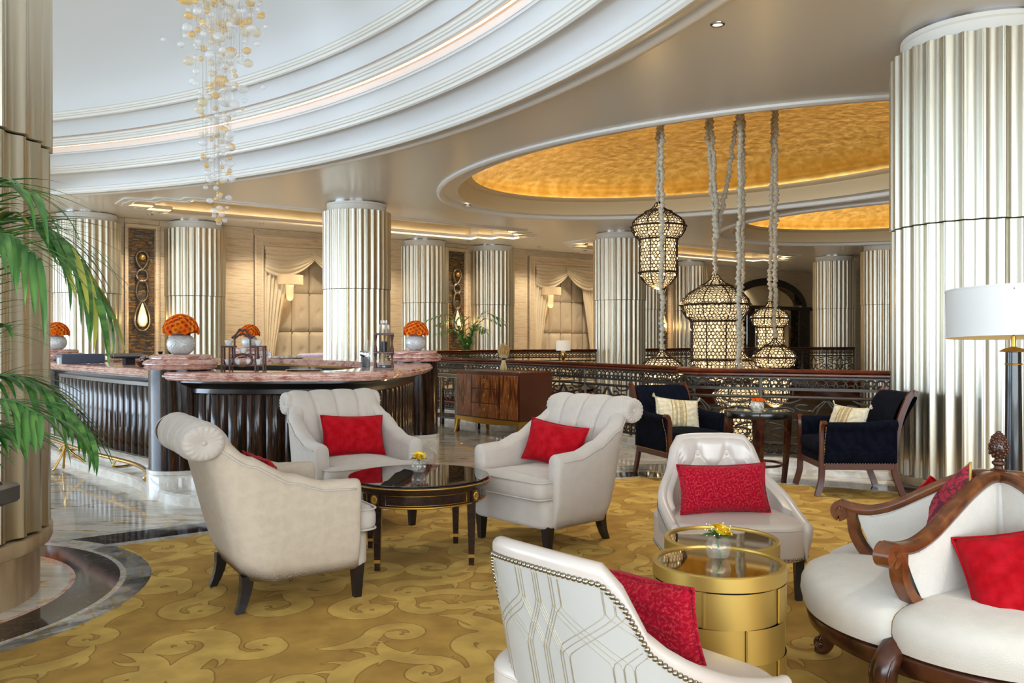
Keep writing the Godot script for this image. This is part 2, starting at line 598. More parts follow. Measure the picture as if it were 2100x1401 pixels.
func csg_ellipse(b: CSGBox3D, c: Vector2, ra: float, rb: float, turn: float, sides := 128):
	var h := CSGCylinder3D.new()
	h.name = "hole"
	h.radius = 1.0
	h.height = 2.0
	h.sides = sides
	h.operation = CSGShape3D.OPERATION_SUBTRACTION
	h.transform = Transform3D(Basis(Vector3.UP, turn) * Basis.from_scale(Vector3(ra, 1, rb)), Vector3(c.x, 0, -c.y) - b.position * Vector3(1, 0, 1))
	b.add_child(h, true)

func csg_poly(b: CSGBox3D, poly: PackedVector2Array):   # (X, D) plan
	var h := CSGPolygon3D.new()
	h.name = "hole"
	h.operation = CSGShape3D.OPERATION_SUBTRACTION
	var p := PackedVector2Array()
	for v in poly: p.append(v - Vector2(b.position.x, -b.position.z))
	if not Geometry2D.is_polygon_clockwise(p): p.reverse()
	h.polygon = p
	h.mode = CSGPolygon3D.MODE_DEPTH
	h.depth = 2.0
	h.transform = Transform3D(Basis(Vector3.RIGHT, Vector3.FORWARD, Vector3.UP), Vector3(0, -1, 0))   # poly y -> -z (D), extrude along local -z -> down
	h.position.y = 1.0
	b.add_child(h, true)

func coffer(s0: float, s1: float, n0: float, n1: float, g := 0.0) -> PackedVector2Array:   # long coffer with stepped ends, (s, n)
	var p := PackedVector2Array()
	var mid := (n0 + n1) * 0.5
	var st := (n1 - n0) / 6.0
	for k in 3:
		p.append(Vector2(s0 + 0.9 * (2 - k) * 0.5 - g, n0 + st * k - (g if k == 0 else 0.0)))
		p.append(Vector2(s0 + 0.9 * (2 - k) * 0.5 - g, n0 + st * (k + 1)))
	for k in 3:
		p.append(Vector2(s0 + 0.9 * k * 0.5 - g, mid + st * k))
		p.append(Vector2(s0 + 0.9 * k * 0.5 - g, mid + st * (k + 1) + (g if k == 2 else 0.0)))
	for k in 3:
		p.append(Vector2(s1 - 0.9 * (2 - k) * 0.5 + g, n1 - st * k + (g if k == 0 else 0.0)))
		p.append(Vector2(s1 - 0.9 * (2 - k) * 0.5 + g, n1 - st * (k + 1)))
	for k in 3:
		p.append(Vector2(s1 - 0.9 * k * 0.5 + g, mid - st * k))
		p.append(Vector2(s1 - 0.9 * k * 0.5 + g, mid - st * (k + 1) - (g if k == 2 else 0.0)))
	return p

func to_plan(poly: PackedVector2Array) -> PackedVector2Array:
	var o := PackedVector2Array()
	for v in poly: o.append(wp2(v.x, v.y))
	return o

func ell_path(c: Vector2, ra: float, rb: float, y: float, n := 96) -> PackedVector3Array:
	var o := PackedVector3Array()
	var ax := Vector2(0.684, -0.730)
	var bx := Vector2(0.730, 0.684)
	for i in n:
		var a := TAU * i / n
		var v := c + ax * ra * cos(a) + bx * rb * sin(a)
		o.append(Vector3(v.x, y, -v.y))
	return o

func ring_rows(st: SurfaceTool, c: Vector2, prof: Array, ra: float, rb: float, n := 96, flip := false):   # prof: [inset, y]
	var g := 1
	var last := Vector2.ZERO
	for i in prof.size() - 1:
		var d := Vector2(prof[i + 1][0] - prof[i][0], prof[i + 1][1] - prof[i][1]).normalized()
		if last != Vector2.ZERO and absf(last.angle_to(d)) > 0.6: g = 3 - g
		last = d
		st.set_smooth_group(g)
		grid(st, [ell_path(c, ra - prof[i][0], rb - prof[i][0], prof[i][1], n), ell_path(c, ra - prof[i + 1][0], rb - prof[i + 1][0], prof[i + 1][1], n)], true, false, flip)
	st.set_smooth_group(0)

func shell():
	# floors
	var fl := csg_slab("floor", Vector3(-2.5, -0.2, -15), Vector3(50, 0.4, 48.4), M.marble)
	csg_poly(fl, atrium())
	add_child(fl)
	var lo := ST(false)
	box(lo, Vector3(4, -4.9, -15), Vector3(30, 0.4, 34), 0.01)
	struct("floor_lower", lo, M.marble)
	for e in [[Vector3(-10.9, -2.7, -15), Vector3(0.3, 4.2, 34), "wall_lower_west"], [Vector3(18.9, -2.7, -15), Vector3(0.3, 4.2, 34), "wall_lower_east"], [Vector3(4, -2.7, 1.9), Vector3(30, 4.2, 0.3), "wall_lower_south"], [Vector3(4, -2.7, -31.9), Vector3(30, 4.2, 0.3), "wall_lower_north"]]:
		var w := ST(false)
		box(w, e[0], e[1], 0.01)
		struct(e[2], w, M.travertine)
	# ceiling slab
	var cs := csg_slab("ceiling", Vector3(-2.5, CEIL + 0.15, -15), Vector3(50, 0.3, 48.4), M.ceiling)
	csg_ellipse(cs, DOME, 14.25, 14.25, 0, 192)
	var turn := -atan2(0.730, 0.684)
	csg_ellipse(cs, E1, 5.64, 3.82, turn)
	csg_ellipse(cs, E2, 4.85, 3.9, turn)
	var cf := [coffer(-0.3, 9.5, 1.35, 3.6), coffer(11.4, 20.6, 1.4, 3.8), coffer(-12.0, -2.2, 1.35, 3.6)]
	for c in cf: csg_poly(cs, to_plan(c))
	add_child(cs)
	# dome over the lounge
	var C := Transform3D(Basis(), Vector3(DOME.x, CEIL, -DOME.y))
	var st := ST()
	lathe(st, [[14.56, 0.0], [14.56, -0.03], [14.52, -0.05], [14.47, -0.05], [14.44, -0.03], [14.44, 0.0]], 192, C)
	struct("trim_1", st, M.trim_white)
	st = ST()
	var m := [[14.31, 0.0], [14.31, -0.035], [14.28, -0.055], [14.24, -0.055], [14.215, -0.03], [14.215, 0.0], [14.20, 0.012], [14.20, 0.045], [14.185, 0.055]]
	lathe(st, m, 192, C)
	struct("trim_2", st, M.trim_white)
	var cove := func(r0, r1, y0, y1) -> Array:
		var o := []
		for i in 13:
			var a := PI / 2 * i / 12.0
			o.append([r0 - (r0 - r1) * (1 - cos(a)), y0 + (y1 - y0) * sin(a)])
		return o
	st = ST()
	lathe(st, cove.call(14.185, 13.93, 0.055, 0.285), 192, C, false)
	lathe(st, cove.call(13.86, 13.78, 0.375, 0.56) + [[13.775, 0.585], [13.765, 0.59], [13.765, 0.60], [13.775, 0.61], [13.745, 0.80], [13.56, 0.82]], 192, C)
	lathe(st, cove.call(13.58, 13.44, 0.82, 1.07), 192, C)
	var cap := []
	for i in 25:
		var a := PI / 2 * i / 24.0
		cap.append([13.36 * cos(a) + 0.001, 1.165 + 2.6 * sin(a)])
	lathe(st, cap, 192, C)
	lathe(st, [[14.6, 0.02], [14.5, 0.35], [14.2, 0.5], [14.1, 0.9], [13.7, 1.0], [13.6, 1.3], [13.3, 1.5]], 96, C)
	struct("ceiling_dome", st, M.dome)
	var lip := func(r, y) -> Array:
		return [[r + 0.06, y + 0.01], [r + 0.05, y - 0.02], [r + 0.02, y - 0.035], [r - 0.005, y - 0.02], [r - 0.012, y + 0.012], [r - 0.03, y + 0.022], [r - 0.03, y + 0.045], [r - 0.045, y + 0.055], [r - 0.045, y + 0.085], [r - 0.06, y + 0.095]]
	for e in [[13.90, 0.28], [13.62, 0.70], [13.40, 1.085]]:
		st = ST()
		lathe(st, lip.call(e[0], e[1]), 192, C)
		struct("trim_3", st, M.trim_white)
	# gold domes
	var k := 0
	for e in [[E1, 5.64, 3.82, 0.95], [E2, 4.85, 3.9, 0.9]]:
		st = ST()
		ring_rows(st, e[0], [[-0.10, CEIL], [-0.10, CEIL - 0.03], [-0.06, CEIL - 0.05], [-0.01, CEIL - 0.05], [0.02, CEIL - 0.03], [0.02, CEIL + 0.03], [0.22, CEIL + 0.05], [0.24, CEIL + 0.03], [0.30, CEIL + 0.03]], e[1], e[2], 128, true)
		struct("trim_4", st, M.trim_white)
		st = ST()
		ring_rows(st, e[0], [[0.30, CEIL + 0.03], [0.34, CEIL + 0.16], [0.42, CEIL + 0.26], [0.43, CEIL + 0.29], [0.52, CEIL + 0.30], [0.56, CEIL + 0.33], [0.56, CEIL + 0.36], [0.52, CEIL + 0.36], [0.50, CEIL + 0.31], [0.36, CEIL + 0.31], [0.36, CEIL + 0.36]], e[1], e[2], 128, true)
		struct("trim_5", st, M.cream_plaster)
		st = ST()
		var pr := []
		for i in 17:
			var a := PI / 2 * i / 16.0
			pr.append([0.36 + (e[2] - 0.37) * (1 - cos(a)), CEIL + 0.36 + e[3] * sin(a)])
		var rows := []
		for p in pr:
			var q: float = (p[0] - 0.36) / (e[2] - 0.36)
			rows.append(ell_path(e[0], (e[1] - 0.36) * (1 - q), (e[2] - 0.36) * (1 - q), p[1], 96))
		grid(st, rows, true, false, true)
		struct("ceiling_gold_dome", st, M.gold_leaf)
		k += 1
	# coffers: lit coves
	for c in cf:
		var inner := to_plan(c)
		st = ST(false)
		var up := PackedVector3Array(); var dn := PackedVector3Array()
		for v in inner:
			dn.append(Vector3(v.x, CEIL, -v.y)); up.append(Vector3(v.x, CEIL + 0.5, -v.y))
		grid(st, [dn, up], true)
		struct("ceiling_coffer", st, M.cream_plaster)
		st = ST(false)
		slab(st, inner, CEIL + 0.5, CEIL + 0.52)
		struct("ceiling_coffer_top", st, M.gold_leaf)
		st = ST()
		for q in [[0.0, 0.035], [-0.12, 0.02], [0.11, -9.0]]:
			var path := PackedVector3Array()
			for v in Geometry2D.offset_polygon(inner, -q[0] if Geometry2D.is_polygon_clockwise(inner) else -q[0])[0]: path.append(Vector3(v.x, CEIL - 0.005, -v.y))
			st.set_smooth_group(-1)
			if q[1] < 0: sweep(st, path, PackedVector2Array([Vector2(-0.012, 0.0), Vector2(-0.012, 0.075), Vector2(0.012, 0.075), Vector2(0.012, 0.0)]), true)
			else: sweep(st, path, PackedVector2Array([Vector2(-0.05, 0.02), Vector2(-0.05, -q[1]), Vector2(0.05, -q[1]), Vector2(0.05, 0.02)]), true)
		struct("trim_6", st, M.trim_white)
	# long stone wall with alcoves
	back_wall()
	# outer walls
	var W: Material = M.travertine
	for e in [["wall_east", Vector3(22.4, 2.0, -15), Vector3(0.3, 4.6, 48)], ["wall_north", Vector3(-2.5, 2.0, -39.1), Vector3(50, 4.6, 0.3)]]:
		st = ST(false)
		box(st, e[1], e[2], 0.01)
		struct(e[0], st, W)
	# window walls: sill, head, piers, glass
	window_wall("wall_west", "window_1", Vector3(-27.2, 0, -3.0), PI / 2, 48.0, 24.0)
	window_wall("wall_south", "window_2", Vector3(-2.5, 0, 9.1), 0.0, 50.0, 30.0)

func window_wall(called: String, wname: String, at: Vector3, turn: float, length: float, glazed: float):
	var xf := Transform3D(Basis(Vector3.UP, turn), at)
	var st := ST(false)
	var e := (length - glazed) * 0.5
	box(st, xf * Vector3(0, 0.1, 0), Vector3(length, 0.2, 0.3), 0.01, xf.basis)
	box(st, xf * Vector3(0, 4.1, 0), Vector3(length, 0.4, 0.3), 0.01, xf.basis)
	for s in [-1, 1]: box(st, xf * Vector3(s * (glazed + e) * 0.5, 2.05, 0), Vector3(e, 3.7, 0.3), 0.01, xf.basis)
	struct(called, st, M.travertine)
	var n := int(glazed / 2.5)
	st = ST(false)
	for i in n + 1: box(st, xf * Vector3(-glazed / 2 + glazed * i / n, 2.05, 0), Vector3(0.1, 3.7, 0.14), 0.01, xf.basis)
	box(st, xf * Vector3(0, 2.6, 0), Vector3(glazed, 0.06, 0.1), 0.01, xf.basis)
	var w := struct(wname, st, M.black_wood)
	st = ST(false)
	box(st, xf * Vector3(0, 2.05, 0), Vector3(glazed, 3.7, 0.012), 0.001, xf.basis)
	obj("pane", st, M.clear, w)

# ---------- stone wall, alcoves, mosaic panels ----------
func back_wall():
	var F := wall_frame()
	var st := ST(false)
	# backing
	for e in [[-6.0, 3.05, 0.0, CEIL], [3.05, 6.37, 3.72, CEIL], [6.37, 11.55, 0.0, CEIL], [11.55, 14.93, 3.72, CEIL], [14.93, 20.7, 0.0, CEIL], [26.3, 40.0, 0.0, CEIL]]:
		box(st, F * Vector3((e[0] + e[1]) * 0.5, (e[2] + e[3]) * 0.5, -0.16), Vector3(e[1] - e[0], e[3] - e[2], 0.2), 0.002, F.basis)
	var wl := struct("wall_back", st, M.travertine)
	# stone panels with open joints
	var ys := [0.0, 1.37, 3.2, CEIL]
	var cache := {}
	var runs := [[-6.0, 0.16], [0.91, 3.12], [6.3, 8.68], [9.42, 11.62], [14.86, 17.2], [17.96, 20.7], [26.3, 30.0], [30.0, 34.0]]
	var tops := [[0.16, 0.91, 3.9], [3.12, 6.3, 3.8], [8.68, 9.42, 3.9], [11.62, 14.86, 3.8], [17.2, 17.96, 3.9]]
	var put := func(a: float, b: float, y0: float, y1: float):
		var key := "%.2f_%.2f" % [b - a, y1 - y0]
		if not cache.has(key):
			var q := ST(false)
			box(q, Vector3.ZERO, Vector3(b - a - 0.006, y1 - y0 - 0.006, 0.06), 0.004)
			cache[key] = fin(q)
		obj("stone_panel", cache[key], M.travertine, wl, F * Transform3D(Basis(), Vector3((a + b) * 0.5, (y0 + y1) * 0.5, -0.03)))
	for r in runs:
		var n := maxi(1, int(round((r[1] - r[0]) / 1.15)))
		for i in n:
			for j in 3: put.call(lerpf(r[0], r[1], float(i) / n), lerpf(r[0], r[1], (i + 1.0) / n), ys[j], ys[j + 1])
	for t in tops: put.call(t[0], t[1], t[2], CEIL)
	# return wall to the west
	st = ST(false)
	box(st, Vector3(-20.6, 2.0, -15.55), Vector3(14.0, 4.4, 0.2), 0.01)
	struct("wall_return", st, M.travertine)
	# end of the long wall behind
	st = ST(false)
	box(st, F * Vector3(37.0, 2.0, -0.3), Vector3(6, 4.2, 0.2), 0.01, F.basis)
	# mosaic panels
	var mosaic := mat(Color.WHITE, 0.35)
	mosaic.albedo_texture = mosaic_image()
	mosaic.metallic = 0.2
	for i in 3:
		var s: float = [0.535, 9.05, 17.58][i]
		var t := thing("mosaic_panel", ["gold and charcoal strip mosaic panel behind the palm fronds at the left", "brown strip mosaic panel between two columns behind the far palm", "mosaic panel half hidden behind the lantern ropes"][i], "panel", wp(s, 0.0), atan2(0.6, 0.8), "mosaic wall panels")
		st = ST()
		var rect := PackedVector3Array([Vector3(-0.3, 0.06, 0), Vector3(-0.3, 3.8, 0), Vector3(0.3, 3.8, 0), Vector3(0.3, 0.06, 0)])
		frame_rect(st, -0.37, 0.37, 0.02, 3.89, [[0, 0], [0, 0.05], [0.03, 0.06], [0.045, 0.04], [0.07, 0.03], [0.085, 0.0], [0.09, -0.05]])
		obj("frame", st, M.travertine, t)
		var q := PlaneMesh.new()
		q.size = Vector2(0.56, 3.74)
		q.orientation = PlaneMesh.FACE_Z
		obj("mosaic", q, mosaic, t, Transform3D(Basis(), Vector3(0, 1.93, -0.05)))
		wall_jewel(wp(s, -0.02), i)
	# alcoves
	for i in 2:
		var s0: float = [3.39, 11.92][i]
		var w := 2.64
		var t := thing("padded_alcove", ["padded alcove with wall lamp left of the tall bar column", "padded alcove with wall lamp behind the white table lamp"][i], "alcove", wp(s0 + w / 2, 0), atan2(0.6, 0.8))
		t.set_meta("kind", "structure")
		st = ST()
		frame_rect(st, -w / 2 - 0.26, w / 2 + 0.26, 0.0, 3.86, [[0, -0.05], [0, 0.05], [0.04, 0.06], [0.07, 0.045], [0.17, 0.04], [0.2, 0.055], [0.23, 0.04], [0.26, 0.0], [0.26, -0.4]])
		obj("stone_frame", st, M.travertine, t)
		st = ST(false)
		box(st, Vector3(0, 1.8, -0.42), Vector3(w + 0.1, 3.7, 0.04))
		obj("back_board", st, M.taupe_dark, t)
		var pad := pad_mesh(0.462, 0.976, 0.075)
		var padm: StandardMaterial3D = M.panel_cloth
		var btn := ST()
		ball(btn, Vector3.ZERO, Vector3(0.022, 0.022, 0.012), 10, 6)
		var bm := fin(btn)
		for a in 6:
			for b in 4:
				var p := obj("padded_panel", pad, padm, t, Transform3D(Basis(), Vector3(-w / 2 + 0.15 + 0.475 * a, 0.0 + 0.99 * b, -0.40)))
				obj("button", bm, padm, p, Transform3D(Basis(), Vector3(0, 0, 0.022)))
		curtain(wp(s0 + w / 2, -0.06), w, i)
		wall_lamp(wp(s0 + (0.66 if i == 0 else 0.62), -0.36), i)
	# arch at the far end
	st = ST(false)
	var arch := func(hw: float, spring: float, rise: float, n := 28) -> PackedVector2Array:
		var o := PackedVector2Array()
		for i in n + 1:
			var a := PI * i / n
			o.append(Vector2(hw * cos(a), spring + rise * sin(a)))
		return o
	var A: Transform3D = F * Transform3D(Basis(), Vector3(23.5, 0, -0.26))
	var o1: PackedVector2Array = arch.call(2.35, 2.55, 1.08)
	var poly := PackedVector2Array([Vector2(2.8, 0), Vector2(2.8, CEIL), Vector2(-2.8, CEIL), Vector2(-2.8, 0), Vector2(-2.35, 0)])
	var rev := o1.duplicate(); rev.reverse()
	poly.append_array(rev)
	poly.append(Vector2(2.35, 0))
	prism(st, poly, 0.26, A)
	struct("wall_arch", st, M.travertine)
	st = ST(false)
	poly = PackedVector2Array([Vector2(-2.38, 2.45)])
	o1 = arch.call(2.38, 2.55, 1.1)
	rev = o1.duplicate(); rev.reverse()
	poly.append_array(rev)
	poly.append(Vector2(2.38, 2.45)); poly.append(Vector2(2.08, 2.45))
	poly.append_array(arch.call(2.08, 2.55, 0.82))
	poly.append(Vector2(-2.08, 2.45))
	prism(st, poly, 0.4, F * Transform3D(Basis(), Vector3(23.5, 0, -0.34)))
	for s in [-1, 1]:
		for k in 2:
			box(st, F * Vector3(23.5 + s * (2.1 - k * 1.2), 1.22, -0.1 - k * 0.3), Vector3(0.75 if k == 0 else 0.5, 2.45, 0.5), 0.02, F.basis)
	box(st, F * Vector3(23.5, 2.5, -0.1), Vector3(5.2, 0.14, 0.62), 0.02, F.basis)
	struct("trim_7", st, M.dark_marble)
	st = ST(false)
	box(st, F * Vector3(23.5, 2.0, -1.6), Vector3(6.6, 4.2, 0.2), 0.01, F.basis)
	for s in [-1, 1]: box(st, F * Vector3(23.5 + 2.9 * s, 2.0, -0.9), Vector3(0.2, 4.2, 1.6), 0.01, F.basis)
	struct("wall_niche", st, M.cream_plaster)

func frame_rect(st: SurfaceTool, x0: float, x1: float, y0: float, y1: float, prof: Array):   # prof: [inset, z] from the outside in; open at the foot
	var g := 1
	for i in prof.size() - 1:
		var rows := []
		for k in 2:
			var p: Array = prof[i + k]
			rows.append(PackedVector3Array([Vector3(x0 + p[0], y0, p[1]), Vector3(x0 + p[0], y1 - p[0], p[1]), Vector3(x1 - p[0], y1 - p[0], p[1]), Vector3(x1 - p[0], y0, p[1])]))
		for j in 3:
			g = g % 30 + 1
			st.set_smooth_group(-1)
			quad(st, rows[0][j], rows[1][j], rows[1][j + 1], rows[0][j + 1])

func mosaic_image() -> ImageTexture:
	var im := Image.create(160, 1024, false, Image.FORMAT_RGB8)
	var r := RandomNumberGenerator.new()
	r.seed = 4
	var cols := [rgb(120, 84, 36), rgb(92, 70, 44), rgb(64, 58, 56), rgb(142, 100, 40), rgb(76, 60, 46), rgb(54, 54, 60), rgb(104, 78, 46)]
	var y := 0
	while y < 1024:
		var h := r.randi_range(5, 9)
		var x := -r.randi_range(0, 20)
		while x < 160:
			var w := r.randi_range(12, 46)
			im.fill_rect(Rect2i(x, y, w, h), Color(0.13, 0.11, 0.09))
			im.fill_rect(Rect2i(x, y, w - 1, h - 1), cols[r.randi() % 7].lightened(r.randf() * 0.12))
			x += w
		y += h
	return ImageTexture.create_from_image(im)

func pad_mesh(w: float, h: float, d: float) -> ArrayMesh:
	var st := ST()
	var rows := []
	for i in 15:
		var row := PackedVector3Array()
		for j in 11:
			var u := -1.0 + 2.0 * j / 10.0
			var v := -1.0 + 2.0 * i / 14.0
			var e := (1.0 - pow(absf(u), 6)) * (1.0 - pow(absf(v), 8))
			var dim := exp(-(u * u * 14 + v * v * 40)) * 0.7
			row.append(Vector3(u * w / 2, v * h / 2, d * (pow(maxf(e, 0.0), 0.5) * (0.75 + 0.25 * (1 - u * u) * (1 - v * v)) - dim)))
		rows.append(row)
	grid(st, rows)
	return fin(st)

func curtain(at: Vector3, w: float, which: int):
	var t := thing("curtain", ["cream draped curtain with swag in the alcove beside the tall bar column", "cream curtain with two swags and tied drapes in the alcove behind the white table lamp"][which], "curtain", at, atan2(0.6, 0.8))
	for sd in [-1, 1]:
		var st := ST()
		var rows := []
		for i in 25:   # down
			var v := i / 24.0
			var row := PackedVector3Array()
			for j in 49:
				var u := j / 48.0
				var wide := lerpf(0.80, 0.14, pow(v, 0.75))
				var x: float = -w / 2 + 0.02 + u * wide
				row.append(Vector3(-x * sd, 3.3 - 3.25 * v, 0.0 + 0.035 * sin(u * TAU * 6) * lerpf(1.0, 0.6, v) + 0.02 * sin(u * 9 + v * 3)))
			rows.append(row)
		grid(st, rows, false, false, sd < 0)
		obj("drape", st, M.curtain, t)
		st = ST()
		rows = []
		for i in 41:
			var v := i / 40.0
			var row := PackedVector3Array()
			for j in 25:
				var u := j / 24.0
				var x: float = lerpf(-w / 2 + 0.01, 0.10, u)
				var y: float = lerpf(3.60 - v * 0.62, 3.60 - v * 0.20, pow(u, 1.3)) - 0.26 * v * 4 * u * (1 - u)
				row.append(Vector3(-x * sd, y, 0.05 + 0.028 * sin(v * TAU * 6.5) * (0.4 + 1.6 * u * (1 - u)) + 0.05 * sin(v * PI) + (0.02 if sd > 0 else 0.0)))
			rows.append(row)
		grid(st, rows, false, false, sd > 0)
		obj("swag", st, M.curtain, t)

func wall_lamp(at: Vector3, which: int):
	var t := thing("wall_lamp", ["wall lamp with wide beige drum shade in the alcove left of the tall bar column", "wall lamp with beige drum shade above the white table lamp"][which], "lamp", at, atan2(0.6, 0.8), "alcove wall lamps")
	var st := ST()
	box(st, Vector3(0, 2.6, 0.02), Vector3(0.1, 0.5, 0.04), 0.01)
	obj("bracket", st, M.brass, t)
	st = ST()
	lathe(st, [[0.30, 2.66], [0.33, 2.66], [0.33, 2.90], [0.30, 2.90], [0.30, 2.66]], 40, Transform3D(Basis(), Vector3(0, 0, 0.34)))
	var shade := glow(rgb(214, 190, 150), 0.10)
	obj("shade", st, shade, t)
	st = ST()
	var path := PackedVector3Array()
	lathe(st, [[0.02, 2.26], [0.06, 2.28], [0.09, 2.34], [0.095, 2.66]], 20, Transform3D(Basis(), Vector3(0, 0, 0.34)))
	obj("lamp_glass", st, glow(rgb(255, 226, 170), 0.55), t)
	omni("wall_lamp_light", Vector3(0, 2.2, 0.42), 0.06, Color(1, 0.8, 0.5), 0.06, t)

func teardrop(top: float, bottom: float, half: float, n := 40) -> PackedVector3Array:   # closed loop, pointed at the top
	var o := PackedVector3Array()
	for i in n:
		var a := TAU * i / n
		var q := sin(a / 2)
		o.append(Vector3(half * sin(a) * pow(q, 1.2) * 1.05, lerpf(top, bottom, (1 - cos(a)) / 2), 0))
	return o

func wall_jewel(at: Vector3, which: int):
	var t := thing("wall_light", ["beaded pendant wall light with teardrop lamp on the leftmost mosaic panel", "beaded pendant wall light with teardrop lamp above the far palm", "teardrop wall light half hidden by the rope of the left lantern"][which], "wall light", at, atan2(0.6, 0.8), "jewel wall lights")
	var loops := [[3.28, 2.86, 0.125, true], [2.86, 2.60, 0.115, false], [2.62, 2.15, 0.125, false], [2.18, 1.48, 0.165, false]]
	for k in 4:
		var L: Array = loops[k]
		var path := PackedVector3Array()
		for i in 44:
			var a := TAU * i / 44
			var hw: float = L[2] * sin(a)
			if k == 0: hw *= pow(absf(cos(a / 2)), 0.9) * 1.3
			elif k == 3: hw *= pow(absf(sin(a / 2)), 0.9) * 1.3
			path.append(Vector3(hw, lerpf(L[0], L[1], (1 - cos(a)) / 2), 0.04))
		var st := ST()
		tube(st, path, 0.03, 6, true)
		var lp := obj("beaded_loop", st, M.bronze, t)
		st = ST()
		for i in range(0, 44):
			ball(st, path[i] + Vector3(0, 0, 0.028), Vector3.ONE * 0.012, 5, 4)
		obj("bead_row", st, M.pewter, lp).set_meta("kind", "stuff")
	var st := ST()
	ball(st, Vector3(0, 3.14, 0.07), Vector3.ONE * 0.072, 16, 10)
	obj("gilt_ball", st, M.gold_paint, t)
	st = ST()
	lathe(st, [[0.0, 1.56], [0.07, 1.59], [0.112, 1.68], [0.105, 1.78], [0.06, 1.96], [0.015, 2.1], [0.0, 2.12]], 24, Transform3D(Basis.from_scale(Vector3(1, 1, 0.6)), Vector3(0, 0, 0.06)))
	obj("lamp_drop", st, glow(rgb(226, 214, 192), 0.07), t)
	st = ST()
	ball(st, Vector3(0.0, 1.75, 0.125), Vector3.ONE * 0.02, 10, 6)
	obj("bulb", st, glow(rgb(255, 226, 170), 5.0), t)
	omni("wall_light_glow", Vector3(0, 1.75, 0.2), 0.12, Color(1, 0.8, 0.5), 0.05, t)

# ---------- columns ----------
func flute_mesh(r: float, n: int, y0: float, y1: float, proud: float) -> ArrayMesh:   # one concave flute with the ridges at its sides
	var st := ST()
	var prof := []
	var w := TAU / n
	var dep := r * w * 0.20
	for i in 15:
		var q := i / 14.0
		var a := lerpf(-0.5, 0.5, q) * w * 0.985
		var rr := r + proud
		if q > 0.1 and q < 0.9: rr -= dep * pow(sin(PI * (q - 0.1) / 0.8), 0.8)
		prof.append(Vector2(cos(a) * rr, sin(a) * rr))
	prof.push_front(prof[0] * (1 - 0.03))
	prof.append(prof[-1] * (1 - 0.03))
	var rows := []
	for y in [y0, y0 + 0.004, y1 - 0.004, y1]:
		var row := PackedVector3Array()
		var k := 0.985 if y == y0 or y == y1 else 1.0
		for p in prof: row.append(Vector3(p.x * k, y, p.y * k))
		rows.append(row)
	for j in prof.size() - 1:
		var g := 1
		if j == 0: g = 2
		elif j < 2: g = 3
		elif j > prof.size() - 3: g = 5 if j == prof.size() - 2 else 4
		for i in 3:
			st.set_smooth_group(g if i == 1 else g + 8 * (i + 1))
			quad(st, rows[i][j], rows[i + 1][j], rows[i + 1][j + 1], rows[i][j + 1])
	# close the ends
	for e in [0, 3]:
		st.set_smooth_group(-1)
		var c := Vector3(r * 0.93, rows[e][0].y, 0)
		for j in prof.size() - 1:
			if e == 0: tri(st, c, rows[e][j], rows[e][j + 1])
			else: tri(st, c, rows[e][j + 1], rows[e][j])
	return fin(st)

func column(at: Vector3, r: float, base: float, foot: float, label: String, meshes: Array, spin := 0.0):
	var n := 32
	var t := thing("column", label, "column", at, spin, "fluted silver columns")
	var st := ST()
	lathe(st, [[r * 0.9, foot], [r * 0.9, CEIL - 0.2]], 48)
	obj("core", st, M.iron, t)
	for i in n:
		var xf := Transform3D(Basis(Vector3.UP, -TAU * i / n), Vector3.ZERO)
		obj("flute_panel", meshes[0], M.silver_leaf, t, xf)
		obj("flute_panel", meshes[1], M.silver_leaf, t, xf)
	st = ST()
	var c := r * 0.86
	lathe(st, [[c - 0.05, CEIL - 0.24], [c, CEIL - 0.24], [c, CEIL - 0.08], [c + 0.012, CEIL - 0.065], [c + 0.012, CEIL - 0.03], [c - 0.03, CEIL - 0.02]], 64)
	obj("capital", st, M.cap_white, t)
	st = ST()
	lathe(st, [[c - 0.02, CEIL - 0.03], [c - 0.02, CEIL + 0.001]], 64)
	obj("shadow_gap", st, M.steel, t)
	if base > 0.05:
		st = ST()
		lathe(st, [[r - 0.06, foot], [r - 0.06, foot + base - 0.09], [r - 0.01, foot + base - 0.07], [r + 0.0, foot + base - 0.045], [r - 0.0, foot + base], [r - 0.1, foot + base]], 48)
		obj("stone_base", st, M.base_stone, t)

func columns():
	var joint := 2.28
	var top := CEIL - 0.19
	var mk := func(r, y0): return [flute_mesh(r, 32, y0, joint - 0.002, -0.012), flute_mesh(r, 32, joint + 0.002, top, 0.0)]
	var far: Array = mk.call(0.68, 0.06)
	var deep: Array = mk.call(0.68, -4.6)
	column(pd(-3.1, 4.15), 0.765, 0.33, 0.0, "near fluted column at the left edge, half behind the palm", mk.call(0.765, 0.34), 0.05)
	column(pd(4.17, 7.6), 0.745, 0.1, 0.0, "large near column behind the floor lamp", mk.call(0.745, 0.06), 0.02)
	column(pd(-3.125, 17.2), 0.68, 0.0, -4.6, "tall column rising behind the middle of the bar", deep)
	column(pd(2.77, 22.0), 0.68, 0.0, -4.6, "column just left of the lantern ropes at the railing corner", deep)
	column(pd(10.85, 24.8), 0.68, 0.0, -4.6, "gold-lit column beside the large near column", deep)
	column(pd(10.65, 28.2), 0.68, 0.06, 0.0, "far column right of the dark arch", far)
	var names := ["column behind the palm fronds at the far left", "column behind the front orange rose bowl", "column behind the right-hand orange rose bowl", "column left of the curtained alcove with the white table lamp", "far column half hidden behind the left lantern", "far column between the left and middle lanterns"]
	var k := 0
	for s in [0.535, 9.05, 17.58]:
		for d in [-1.15, 1.15]:
			column(wp(s + d, 0.1), 0.68, 0.06, 0.0, names[k], far)
			k += 1


